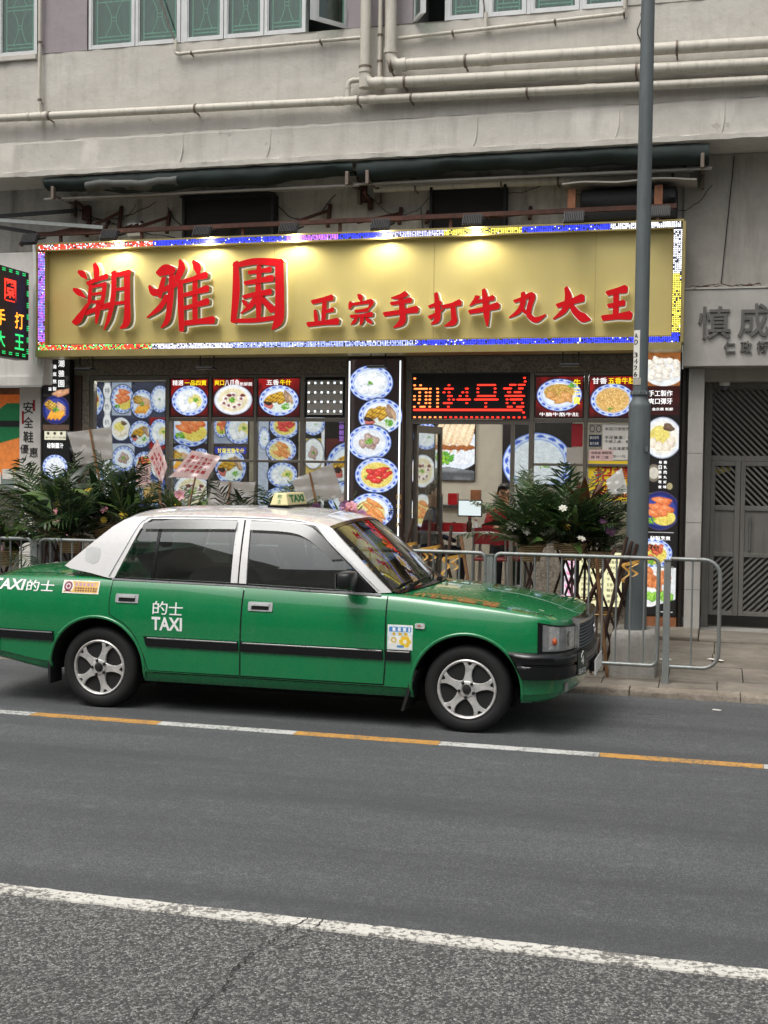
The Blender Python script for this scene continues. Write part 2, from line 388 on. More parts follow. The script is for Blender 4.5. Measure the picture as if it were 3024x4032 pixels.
# leaves
def leaf(name, a, b, rough=.36):
    k = N(name); oi = k.n('ObjectInfo'); n1 = k.noise(k.geo(), 7, 3); g = k.math('ADD', k.math('MULTIPLY', oi.outputs['Random'], .5), k.math('MULTIPLY', n1, .6))
    c = k.ramp(g, [(.2, a), (.8, b)])
    d = k.bsdf(c, rough); tl = k.n('BsdfTranslucent'); k.set(tl.inputs[0], c); mx = k.n('MixShader'); mx.inputs[0].default_value = .18
    k.t.links.new(d, mx.inputs[1]); k.t.links.new(tl.outputs[0], mx.inputs[2]); return k.end(mx.outputs[0])
leaf('palm_leaf', rgb(34,56,30), rgb(70,96,52)); leaf('broad_leaf', rgb(42,72,34), rgb(108,134,70)); leaf('dark_leaf', rgb(22,38,26), rgb(44,64,38)); leaf('brown_leaf', rgb(74,44,34), rgb(112,70,44))
leaf('stem', rgb(80,86,48), rgb(120,118,70)); leaf('petal_pink', rgb(196,120,140), rgb(230,170,180)); leaf('petal_white', rgb(220,216,200), rgb(240,238,225)); leaf('petal_yellow', rgb(210,170,40), rgb(240,210,80)); leaf('petal_purple', rgb(110,70,110), rgb(160,110,150)); leaf('petal_orange', rgb(210,90,30), rgb(240,130,50)); leaf('petal_red', rgb(130,20,40), rgb(180,40,60))
k = N('wicker'); v = k.coord(); wv = k.n('TexWave', wave_type='BANDS', bands_direction='Z'); k.set(wv.inputs['Vector'], v); wv.inputs['Scale'].default_value = 18; wv.inputs['Distortion'].default_value = 3
c = k.ramp(wv.outputs[0], [(.1, rgb(120,92,62)), (.8, rgb(206,180,138))]); k.end(k.bsdf(c, .7, 0, k.bump(wv.outputs[0], .6, .01)))
simple('yellow_ribbon', rgb(196,148,70), .4, var=.2)
simple('skin', rgb(205,160,130), .5, var=.05); simple('hair_black', rgb(28,24,22), .45); simple('shirt_red', rgb(150,24,30), .8); simple('cloth_dark', rgb(36,38,46), .8); simple('cloth_navy', rgb(40,48,72), .8); simple('sleeve_yellow', rgb(206,190,96), .8); simple('shoe', rgb(28,26,26), .5)
# taxi
def carpaint(name, col, flake=.0, dirt=.08):
    k = N(name); v = k.geo(); n1 = k.noise(v, 3, 5); c = k.ramp(n1, [(.3, tuple(np.array(col)*.93)), (.7, col)])
    d = k.noise(v, 26, 6, .7)
    film = k.noise(k.geo((2,2,.6)), 5, 7, .72); c = k.mix(k.ramp(film, [(.45, (0,0,0)), (.8, (dirt,)*3)]), c, rgb(150,142,130))
    chip = k.noise(v, 60, 2, .5); c = k.mix(k.ramp(chip, [(.735, (0,0,0)), (.75, (.5,.5,.5))]), c, tuple(np.array(col)*.4))
    r = k.n('MapRange'); k.set(r.inputs[0], d); r.inputs[3].default_value = .22; r.inputs[4].default_value = .34
    wb = k.bump(k.noise(v, 2.2, 1), .02, .04)
    return k.end(k.bsdf(c, r.outputs[0], flake, None, Coat_Weight=1., Coat_Roughness=.03, Coat_Normal=wb))
carpaint('taxi_green', rgb(0,124,70), 0., .045); carpaint('taxi_white', rgb(230,229,228), 0., .04)
simple('chrome', rgb(215,215,215), .12, 1., var=.03, bump=0); simple('trim_black', rgb(16,17,19), .22, bump=0); simple('rubber', rgb(24,24,25), .75, var=.2, bump=.1); simple('rim_silver', rgb(204,203,200), .34, .35, var=.24, sc=20); simple('brake_dark', rgb(40,38,37), .6, .4)
simple('lamp_silver', rgb(214,214,212), .25, .35, var=.2, sc=30, bump=0); simple('lamp_amber', rgb(200,90,40), .3, bump=0); simple('seat_cloth', rgb(92,92,92), .9); simple('cream_plastic', rgb(226,214,160), .4, var=.03, bump=0); simple('sign_green', rgb(20,120,70), .5, bump=0); simple('under_black', rgb(8,8,8), .95)
simple('plate_green', rgb(20,48,36), .4, bump=0)
simple('stone_letter', rgb(96,94,91), .5, var=.15)
simple('soft_black', rgb(34,32,32), .7)
simple('bright_metal', rgb(206,208,210), .28, .55, var=.05, bump=0)
simple('lamp_grey', rgb(150,151,151), .3, .2, var=.25, sc=24, bump=0)
simple('awning_metal', rgb(92,93,90), .6, .1, var=.25)
worn('gate_metal', rgb(122,120,115), .42, .35, rgb(78,74,68), .5)
simple('chair_red', rgb(112,16,24), .45)
simple('bottle_brown', rgb(60,30,16), .2)
# ------------------------------------------------------------------ ground, road, pavement
def structure(o): return tag(o, kind='structure')
structure(MB().add([(-400,-400,0),(400,-400,0),(400,400,0),(-400,400,0)], [(0,1,2,3)]).build('ground', 'asphalt_coarse'))
structure(MB().add([(-90,4.6,.004),(90,4.6,.004),(90,10.06,.004),(-90,10.06,.004)], [(0,1,2,3)]).build('road', 'asphalt_fine'))
def stripe(name, mt, x0, x1, y0, y1, n, z=.0075, wob=.006, label=None):
    mb = MB(); r = random.Random(name+str(x0)); xs = [x0+(x1-x0)*i/n for i in range(n+1)]
    a = [(x, y0+r.uniform(-wob, wob), z) for x in xs]; b = [(x, y1+r.uniform(-wob, wob), z) for x in xs]
    mb.grid([[(p[0],p[1]-.002,.0) for p in a], a, b, [(p[0],p[1]+.002,.0) for p in b]]); return structure(mb.build(name, mt))
stripe('lane_line', 'paint_white_worn', -14, 12, 4.552, 4.648, 700)
xm = [-6.72, -5.71, -4.71, -3.72, -2.71, -1.71, -.67, .33, 1.35]
for i in range(len(xm)-1):
    stripe('kerbside_marking', 'paint_yellow' if i % 2 == 0 else 'paint_white', xm[i]+.002, xm[i+1]-.002, 7.852, 7.955, 14, wob=.003)
# cracks in the near lane
def ribbon(name, pts, w, mt, z):
    mb = MB(); r = random.Random(5); A = []; B = []
    P = []
    for (p, q) in zip(pts[:-1], pts[1:]):
        n = max(2, int(math.dist(p, q)/.02))
        for i in range(n): P.append((p[0]+(q[0]-p[0])*i/n+r.gauss(0,.006), p[1]+(q[1]-p[1])*i/n+r.gauss(0,.004)))
    for i, p in enumerate(P):
        ww = w*(.35+r.random()*1.0); A.append((p[0]-ww/2, p[1], z)); B.append((p[0]+ww/2, p[1], z))
    mb.grid([A, B]); return structure(mb.build(name, mt))
ribbon('road_crack', [(-1.53,4.66),(-1.57,4.52),(-1.59,4.41),(-1.62,4.25),(-1.63,4.08),(-1.605,3.96),(-1.62,3.85),(-1.61,3.68),(-1.6,3.4)], .006, 'tar', .0095)
ribbon('road_crack', [(-1.47,4.66),(-1.49,4.44),(-1.53,4.29)], .005, 'tar', .0095)
# kerb: single stones
kb = structure(MB().box(-16, 9, 10.10, 10.16, -.05, .045).build('kerb', 'kerb_stone'))
r = random.Random(3); x = -12.0
while x < 6:
    L = r.uniform(.82, .98); dz = r.uniform(-.006, .006); dy = r.uniform(-.006, .006)
    s = MB(); y0, y1, z1 = 10.05+dy, 10.19, .062+dz*.6
    prof = [(y0, -.04), (y0, z1-.022), (y0+.010, z1-.006), (y0+.035, z1), (y1, z1+.004), (y1, -.04)]
    nx = 9; rows = []
    for i in range(nx): rows.append([(x+.004+(L-.008)*i/(nx-1), p[0]+(r.uniform(-.004,.004) if j < 4 else 0), p[1]+(r.uniform(-.004,.003) if 0 < j < 5 else 0)) for j, p in enumerate(prof)])
    s.grid(rows, close=True); s.f += [tuple(range(len(prof)-1, -1, -1)), tuple(range((nx-1)*len(prof), nx*len(prof)))]; s.m += [0, 0]
    s.build('kerb_stone', 'kerb_stone', kb, smooth=40); x += L
pv = structure(MB().box(-30, 30, 10.17, 13.6, -.05, .045).build('pavement', 'tar'))
rows = [(10.195, 10.52, .46), (10.526, 11.05, .6), (11.056, 11.58, .6), (11.586, 12.10, .6)]
for (y0, y1, p) in rows:
    x = -10.2+r.uniform(0, .4)
    while x < 3.2:
        zz = lambda q: .064+(q-10.19)*.07; dz = [zz(q)+r.uniform(-.004,.004) for q in (y0,y0,y1,y1)]; z = 0; e = .004
        v = [(x+e,y0,.02),(x+p-e,y0,.02),(x+p-e,y1,.02),(x+e,y1,.02),(x+e,y0,z+dz[0]),(x+p-e,y0,z+dz[1]),(x+p-e,y1,z+dz[2]),(x+e,y1,z+dz[3])]
        MB().add(v, [(4,5,6,7),(0,1,5,4),(1,2,6,5),(2,3,7,6),(3,0,4,7)]).build('paving_slab', 'pavement', pv); x += p
st = structure(MB().box(-9.6, -.12, 12.106, 13.0, .0, .235).build('shop_step', 'pavement', bevel=.012))
st = structure(MB().box(-.112, 3.2, 12.112, 12.9, .0, .215).build('entrance_step', 'pavement', bevel=.012))
# loose litter
def scrap(pts, z, label):
    o = MB().prism([(p[0], p[1]) for p in pts], z, z+.003, plane='xy').build('paper_scrap', 'paper_white'); return tag(o, label, 'litter')
scrap([(-.03,11.30),(.10,11.22),(.12,11.27),(.0,11.36)], .152, 'small white paper scrap on the pavement behind the railing end')
scrap([(.02,9.66),(.08,9.64),(.09,9.67),(.03,9.69)], .008, 'tiny white scrap on the asphalt beside the kerb')
# ------------------------------------------------------------------ the other side of the street (behind the viewer, seen in the car glass)
r = random.Random(77)
def terrace(x0, x1, y, h, mt, nx):
    o = MB().box(x0,x1,y-8,y,0,h).build('opposite_building', mt); structure(o)
    z = 4.2
    while z < h-1.8:
        for i in range(nx):
            a = x0+(x1-x0)*(i+.2)/nx; b = x0+(x1-x0)*(i+.8)/nx; MB().box(a,b,y-.02,y+.03,z,z+1.3).build('window','curtain_teal',o); MB().box(a-.06,b+.06,y,y+.10,z-.1,z-.002).build('sill','wall_cream',o)
        z += 3.0
    MB().box(x0+.3,x1-.3,y-.02,y+.04,.2,3.2).build('shutter','bronze_alu',o)
terrace(-34,-12.6,-8,13,'wall_grey',6); terrace(-11.6,3.5,-8.5,9.0,'wall_cream',5); terrace(4,26,-8,15,'wall_mauve',7)
# ------------------------------------------------------------------ the apartment building above the shop
B = thing('apartment_building', 'cream rendered apartment block above the shop with green glazed windows and bare pipes', 'building', (-3.4, 12.5, 0))
UW = 12.5
def rough_wall(name, x0, x1, y0, y1, z0, z1, mt, nx, nz, amp=.006):
    """a wall slab whose front face is slightly uneven"""
    mb = MB(); r = random.Random(name+mt+str(x0)); rows = []
    for i in range(nz+1):
        z = z0+(z1-z0)*i/nz
        rows.append([(x0+(x1-x0)*j/nx, y0+r.uniform(-amp, amp), z) for j in range(nx+1)])
    mb.grid(rows); a = [rows[0][0], rows[0][-1], rows[-1][-1], rows[-1][0]]; bk = [(p[0], y1, p[2]) for p in a]
    o = len(mb.v); mb.add(bk, [(0,3,2,1)])
    mb.add([a[0], a[1], bk[1], bk[0]], [(3,2,1,0)]); mb.add([a[1], a[2], bk[2], bk[1]], [(3,2,1,0)]); mb.add([a[2], a[3], bk[3], bk[2]], [(3,2,1,0)]); mb.add([a[3], a[0], bk[0], bk[3]], [(3,2,1,0)])
    return mb.build(name, mt, B, smooth=35)
rough_wall('wall', -16, 9, UW, 13.2, 5.42, 6.382, 'wall_cream', 260, 11)
mbb = MB(); rows = []; r = random.Random(9)
for (y, z) in [(13.2,5.01),(12.455,5.012),(12.435,5.02),(12.435,5.072),(12.462,5.078),(12.468,5.385),(12.499,5.42),(13.2,5.42)]:
    rows.append([(-16+25*j/260, y+r.uniform(-.005,.005), z+(r.uniform(-.005,.005) if y < 13 else 0)) for j in range(261)])
mbb.grid(rows); mbb.build('slab_band', 'wall_cream', B, smooth=35)
for (x0, x1, mt) in [(-16,-8.46,'wall_mauve'), (-7.40,-6.81,'wall_mauve'), (-3.80,-3.10,'wall_mauve'), (-.93,9,'wall_cream')]:
    rough_wall('pier', x0, x1, UW+.001, 13.2, 6.386, 7.80, mt, max(6, int((x1-x0)*10)), 12)
rough_wall('wall', -16, 9, UW+.002, 13.2, 7.804, 12, 'wall_cream', 60, 12)
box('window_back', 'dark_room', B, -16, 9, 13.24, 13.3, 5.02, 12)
def window(x0, x1, z0=6.392, z1=7.795, y=12.53, swing=None, parent=B, dbl=False):
    """one aluminium casement: frame, pane, curtain and painted grille behind it"""
    t = .035; fr = MB()
    P = lambda a, d, z: (a, y+d, z)
    c, s = 1., 0.; hx = x0
    if swing:
        th = math.radians(abs(swing)); hx = x1 if swing > 0 else x0; c, s = math.cos(th), math.sin(th)
    def tr(mb):
        if swing: mb.v = [(hx+(vx-hx)*c-(vy-y)*s*(1 if swing < 0 else -1), y-abs(vx-hx)*s+(vy-y)*c, vz) for vx, vy, vz in mb.v]
        return mb
    fr.box(x0+.002,x0+t,y-.02,y+.05,z0,z1).box(x1-t,x1-.002,y-.02,y+.05,z0,z1).box(x0+t,x1-t,y-.018,y+.048,z0,z0+t).box(x0+t,x1-t,y-.018,y+.048,z1-t,z1)
    fr.box(x0+t,x0+t+.012,y-.01,y+.03,z0+t,z1-t).box(x1-t-.012,x1-t,y-.01,y+.03,z0+t,z1-t).box(x0+t+.012,x1-t-.012,y-.01,y+.03,z0+t,z0+t+.012)
    w = tr(fr).build('window', 'aluminium', parent)
    tr(MB().box(x0+t,x1-t,y+.005,y+.012,z0+t,z1-t)).build('pane', 'green_glass', w)
    if not swing:
        a, b = x0+t+.045, x1-t-.045; g = MB(); yy = y+.035; zz0 = z0+.10; m = (a+b)/2; hgt = .42
        for xx in (a, b): g.bar((xx,yy,z0),(xx,yy,z1),.012,.012)
        for zz in (zz0, zz0+.04, zz0+hgt, zz0+hgt+.04, zz0+2*hgt): g.bar((a,yy,zz),(b,yy,zz),.011,.011)
        for q in range(2):
            e = zz0+.04+q*hgt
            for sg in (-1, 1):
                pts = [(m+sg*((b-a)*.26-(b-a)*.19*math.sin(PI*i/8)), yy, e+(hgt-.04)*i/8) for i in range(9)]
                g.tube(pts, .005, 5)
            g.bar((m-(b-a)*.07,yy,e+.17),(m+(b-a)*.07,yy,e+.17),.008,.008); g.bar((m-(b-a)*.07,yy,e+.21),(m+(b-a)*.07,yy,e+.21),.008,.008)
        g.build('grille', 'grille_green', w)
        MB().grid([[(x0+t+(x1-x0-2*t)*j/24, y+.10+.012*math.sin(j*1.7), z) for j in range(25)] for z in (z0, z1)]).build('curtain', 'curtain_teal', w, smooth=60)
    return w
window(-8.44,-7.93); window(-7.925,-7.43)
for a, b in [(-6.795,-6.235),(-6.23,-5.695),(-5.65,-5.195),(-5.19,-4.735),(-4.73,-4.265)]: window(a, b)
window(-4.26,-3.82, swing=52)
window(-3.09,-2.77, swing=-58)
for a, b in [(-2.745,-2.365),(-2.315,-1.93),(-1.89,-1.40),(-1.375,-.945)]: window(a, b)
for a, b in [(-5.694,-5.651),(-2.769,-2.746),(-2.364,-2.316),(-1.929,-1.891),(-1.399,-1.376),(-4.2635,-4.2615)]: MB().box(a,b,12.52,12.6,6.39,7.796).build('mullion', 'aluminium', B)
box('sill', 'wall_cream', B, -8.46, -7.42, 12.46, 12.495, 6.325, 6.384, .006)
# wall behind and below the slab
LW = 13.0
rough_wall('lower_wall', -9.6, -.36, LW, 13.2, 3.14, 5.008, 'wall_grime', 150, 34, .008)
rough_wall('lower_wall', -.358, 9, LW-.02, 13.2, 3.62, 5.006, 'wall_grey', 120, 20, .006)
rough_wall('lower_wall', -16, -9.604, LW, 13.2, 0, 5.006, 'wall_grey', 60, 40, .006)
# hairline cracks and patches of lost plaster on the band
for (x, z, h) in [(-5.63,5.10,.30),(-4.63,5.1,.3),(-2.4,5.1,.3),(-.98,5.1,.32),(.02,5.06,.42)]:
    pts = [(x-.07*max(0,.55-t)+.006*math.sin(7*t), 12.458, z+h*t) for t in [i/8 for i in range(9)]]
    MB().tube(pts, [.007,.008,.008,.007,.005,.003,.003,.002,.002], 5).build('stay_wire', 'white_render', B, smooth=60)
MB().tube([(-.81+.02*math.sin(i*1.3), 12.494, 5.95+.05*i) for i in range(8)], [.003,.005,.006,.006,.005,.004,.003,.002], 5).build('crack', 'slot_dark', B)

# ------------------------------------------------------------------ pipes
def pipe(label, pts, rad, clamps=(), couplers=(), name='drain_pipe', mt='pipe_paint', cat='pipe'):
    t = thing(name, label, cat, pts[0]); P = []
    pts = [Vector(p) for p in pts]
    for i, p in enumerate(pts):
        if 0 < i < len(pts)-1:
            a = (pts[i-1]-p).normalized(); b = (pts[i+1]-p).normalized(); d = min(rad*2.2, .16)
            for q in range(6):
                u = q/5; P.append(p+a*d*(1-u)**2+b*d*u**2)
        else: P.append(p)
    MB().tube(P, rad, 14).build('pipe_run', mt, t, smooth=50)
    for i in range(1, len(pts)-1):
        for q in (i-1, i+1):
            d = (pts[q]-pts[i]).normalized(); c = pts[i]+d*rad*2.5
            MB().tube([c-d*rad*.45, c+d*rad*.45], rad*1.16, 14).build('socket', mt, t, smooth=50)
    def along(f):
        L = [0]
        for a, b in zip(pts[:-1], pts[1:]): L.append(L[-1]+(b-a).length)
        s = f*L[-1]
        for i in range(len(pts)-1):
            if s <= L[i+1]+1e-6: return pts[i].lerp(pts[i+1], (s-L[i])/(L[i+1]-L[i])), (pts[i+1]-pts[i]).normalized()
    for f in clamps:
        c, d = along(f); mb = MB().tube([c-d*.011, c+d*.011], rad*1.22, 14)
        mb.bar(c+Vector((0,rad,-rad)), c+Vector((0,rad+.07,-rad*1.1)), .014, .014)
        mb.build('clamp', 'clamp', t, smooth=50)
    for f in couplers:
        c, d = along(f); MB().tube([c-d*.05, c+d*.05], rad*1.12, 14).build('coupler', mt, t, smooth=50)
    return t
pipe('long lowest cream pipe running the full width above the slab band', [(-10.5,12.40,5.705),(-7.36,12.40,5.665),(-3.77,12.40,5.61),(3.5,12.40,5.50)], .042, [.235,.36,.49,.53,.615,.78], [.225,.475,.50,.66])
pipe('fat cream soil pipe bending from upright to the middle horizontal run', [(-3.57,12.38,9.5),(-3.57,12.38,5.765),(3.5,12.38,5.64)], .055, [.33,.385,.60,.82], [.345,.36])
pipe('fat cream soil pipe bending into the topmost horizontal run', [(-3.30,12.37,9.5),(-3.30,12.37,5.93),(3.5,12.37,5.85)], .058, [.345,.42,.62,.82], [.44])
pipe('thin upright cream pipe between the two fat soil pipes', [(-3.43,12.44,9.5),(-3.43,12.44,5.70)], .022, [.85,.92])
pipe('thin cream waste pipe below the left window row', [(-5.72,12.45,6.395),(-5.72,12.45,6.245),(-3.63,12.45,6.265)], .019, [.15,.8])
pipe('thin cream waste pipe below the right window row, rising at its right end', [(-3.24,12.45,6.225),(-.95,12.45,6.295),(-.95,12.45,6.6)], .019, [.22,.62,.88])
pipe('thin upright cream pipe beside the far left window', [(-7.36,12.45,9),(-7.36,12.45,5.66)], .02, [.75,.94])
pipe('short elbow pipe joining the lowest run beside the upright soil pipe', [(-3.76,12.41,5.60),(-3.76,12.41,5.815),(-3.58,12.41,5.82)], .026)
pipe('thin cream branch under the second window of the right row', [(-2.33,12.45,6.41),(-2.33,12.45,6.25)], .018)
pipe('cream pipe along the grimy wall under the right awning', [(-3.6,12.9,4.81),(-.31,12.9,4.80)], .045, [.14,.42,.6,.95])
for (pts, lab) in [([(-5.95,12.46,7.4),(-5.93,12.46,6.9),(-5.80,12.46,6.55),(-5.73,12.46,6.38)], 'thin slack cable hanging in front of the left window row'), ([(-2.48,12.46,7.4),(-2.47,12.46,6.8),(-2.36,12.46,6.55),(-2.34,12.46,6.4)], 'thin slack cable hanging in front of the right window row')]:
    tag(MB().tube(pts, .007, 6).build('cable', 'clamp', None, smooth=60), lab, 'cable')
# ------------------------------------------------------------------ folded awnings
def awning(label, x0, x1, seed, tatter):
    t = thing('folded_awning', label, 'awning', (x0, 12.6, 4.98)); r = random.Random(seed); rows = []
    n = int((x1-x0)*14)
    prof = [(12.47,4.995),(12.455,4.965),(12.455,4.92),(12.48,4.878),(12.56,4.85),(12.66,4.86),(12.72,4.91),(12.74,4.97)]
    for i in range(n+1):
        x = x0+(x1-x0)*i/n; w = .022*math.sin(x*1.7+seed)+.014*math.sin(x*4.3)+.008*math.sin(x*11)+r.uniform(-.004,.004)
        rows.append([(x, y+(r.uniform(-.006,.006)), z+(w if z < 4.93 else 0)) for y, z in prof])
    MB().grid(rows).build('fabric_roll', 'awning_green', t, smooth=60)
    MB().tube([(x0-.08,12.62,4.80),(x1+.03,12.62,4.79)], .016, 8).build('front_bar', 'card_grey', t, smooth=60)
    for xx in (x0+.12, x1-.06):
        mb = MB().box(xx-.02,xx+.02,12.48,12.98,4.79,4.81).box(xx-.018,xx+.018,12.445,12.5,4.76,4.90).box(xx-.018,xx+.018,12.9,12.98,4.66,4.9)
        mb.build('bracket', 'clamp', t, bevel=.004)
    MB().bar((x0+.15,12.66,4.79),(x0+(x1-x0)*.48,12.9,4.83),.04,.03).build('folding_arm', 'card_grey', t)
    MB().bar((x1-.15,12.66,4.79),(x0+(x1-x0)*.56,12.92,4.84),.04,.03).build('folding_arm', 'card_grey', t)
    if tatter: MB().grid([[(x0+.52+1.1*i/10, y_, z_+.012*math.sin(i*.8)+.006*(i % 3)) for i in range(11)] for y_, z_ in ((12.452,4.925),(12.440,4.895),(12.455,4.86),(12.51,4.835),(12.56,4.83))]).build('faded_roll', 'awning_metal', t, smooth=60)
    return t
awning('dark green folded awning under the slab, left one with a pale faded stretch', -7.32, -3.715, 2, True)
awning('dark green folded awning under the slab, right one ending by the lamp post', -3.675, -.12, 5, False)
# ------------------------------------------------------------------ ducts and boards on the grimy wall
def hood(label, x0, x1, z0, z1, y0):
    t = thing('vent_box', label, 'vent', ((x0+x1)/2, LW, z0)); y1 = 12.985
    f = .03
    MB().box(x0,x0+f,y0,y1,z0,z1).box(x1-f,x1,y0,y1,z0,z1).box(x0+f,x1-f,y0,y1,z1-f,z1).box(x0+f,x1-f,y0,y1,z0,z0+f).build('casing', 'mesh_black', t)
    MB().box(x0+f,x1-f,y0+.03,y0+.04,z0+f,z1-f).build('mesh_panel', 'slot_dark', t)
    MB().box(x0-.02,x1+.02,y0-.02,y0-.002,z1,z1+.02).build('top_edge', 'black_metal', t)
    return t
hood('black boxed vent on the grimy wall above the sign, left one', -5.80, -4.72, 4.33, 4.79, 12.82)
hood('black boxed vent on the grimy wall above the sign, middle one', -2.98, -2.16, 4.30, 4.83, 12.86)
t = thing('air_conditioner', 'old dark air conditioner under a warped board, right end above the sign', 'air conditioner', (-.9,12.85,4.3))
MB().box(-1.38,-.42,12.72,12.98,4.33,4.66).build('casing', 'black_metal', t, bevel=.03)
rows = []
for i in range(13):
    u = i/12; rows.append([(-1.36+.92*u, 12.71-.02*math.sin(PI*u), 4.47+.02*u), (-1.36+.92*u, 12.66, 4.53+.03*math.sin(PI*u)), (-1.36+.92*u, 12.69, 4.62)])
MB().grid(rows).build('front_cover', 'mesh_black', t, smooth=60)
rows = [[(-1.55+1.32*i/12, y, 4.695+.012*math.sin(i*.9)-.02*abs(i/12-.5)+d) for i in range(13)] for y, d in ((12.58,0),(12.98,.012))]
MB().grid(rows).grid([[(p[0],p[1],p[2]+.015) for p in r_] for r_ in rows]).grid([rows[0],[(p[0],p[1],p[2]+.015) for p in rows[0]]]).build('cover_board', 'card_grey', t)
for x in (-1.46, -.60): box('timber_support', 'wood', t, x-.04, x+.04, 12.66, 12.74, 4.34, 4.66)
# small pipe stubs, cables on that wall
t = thing('junction_box', 'small white electric box among the steel braces left above the sign', 'junction box', (-6.35,12.95,4.42))
MB().box(-6.50,-6.33,12.88,12.985,4.40,4.55).build('case', 'white_gloss', t, bevel=.008); MB().tube([(-6.38,12.875,4.50),(-6.38,12.88,4.50)], .025, 10).build('dial', 'clamp', t)
for i, (p, q) in enumerate([((-7.2,12.97,4.75),(-5.75,12.97,4.35)),((-7.0,12.97,4.62),(-6.2,12.97,4.78)),((.12,12.96,4.98),(.02,12.96,3.70)),((-3.1,12.97,4.6),(-3.05,12.97,4.3))]):
    pts = [(p[0]+(q[0]-p[0])*j/12, p[1], p[2]+(q[2]-p[2])*j/12-.06*math.sin(PI*j/12)*(1 if i != 2 else .1)+.01*math.sin(j*2.2)) for j in range(13)]
    tag(MB().tube(pts, .005, 5).build('cable', 'black_metal', None, smooth=60), ['thin black cable sagging across the grimy wall at far left','thin black cable curling above the steel braces','thin black cable down the plain wall above the stone sign','short black cable beside the middle boxed vent'][i], 'cable')
# tangle of wire lying on the stone sign
mb = MB(); r = random.Random(4)
for q in range(9):
    c = r.uniform(-.30,.35); pts = [(c+.22*math.sin(.9*j+q)*r.uniform(.3,1), 12.86+.04*math.sin(j*1.3+q), 3.635+.02*j*r.uniform(.2,1)*(1 if j < 4 else .4)) for j in range(9)]
    mb.tube(pts, .0035, 4)
tag(mb.build('wire_tangle', 'rust', None, smooth=60), 'tangle of old wire lying on top of the stone name slab', 'wire')
# loose cables and loops drooping under the awnings
rc = random.Random(21)
for i in range(9):
    xa = -7.0+i*.78+rc.uniform(-.2,.2); xb = xa+rc.uniform(.35,.9); sag = rc.uniform(.08,.28); zz = rc.uniform(4.68,4.82)
    pts = [(xa+(xb-xa)*j/14, 12.93-.02*math.sin(j), zz-sag*math.sin(PI*j/14)+.01*math.sin(j*1.9+i)) for j in range(15)]
    tag(MB().tube(pts, rc.choice((.004,.006,.008)), 5).build('drooping_cable', 'black_metal', None, smooth=60), ['first','second','third','fourth','fifth','sixth','seventh','eighth','ninth'][i]+' loose black cable from the left drooping under the awnings', 'cable', 'loose cables under the awnings')
for i, (x, z, w, h) in enumerate([(-7.05,4.62,.10,.16),(-3.74,4.68,.08,.2),(-3.66,4.60,.05,.12),(-.36,4.80,.07,.08)]):
    t = thing('wall_bracket', ['rusty bracket on the grimy wall at far left under the awning','rusty bracket where the two awnings meet','small rusty bracket just below the awning joint','small rusty bracket at the right end of the pipe under the awning'][i], 'bracket', (x, 12.98, z))
    MB().box(x-w/2,x+w/2,12.93,12.985,z,z+h).build('plate', 'rust', t, bevel=.004); MB().bar((x,12.95,z+h*.7),(x+.02,12.66,z+h),.025,.025).build('arm', 'rust', t)
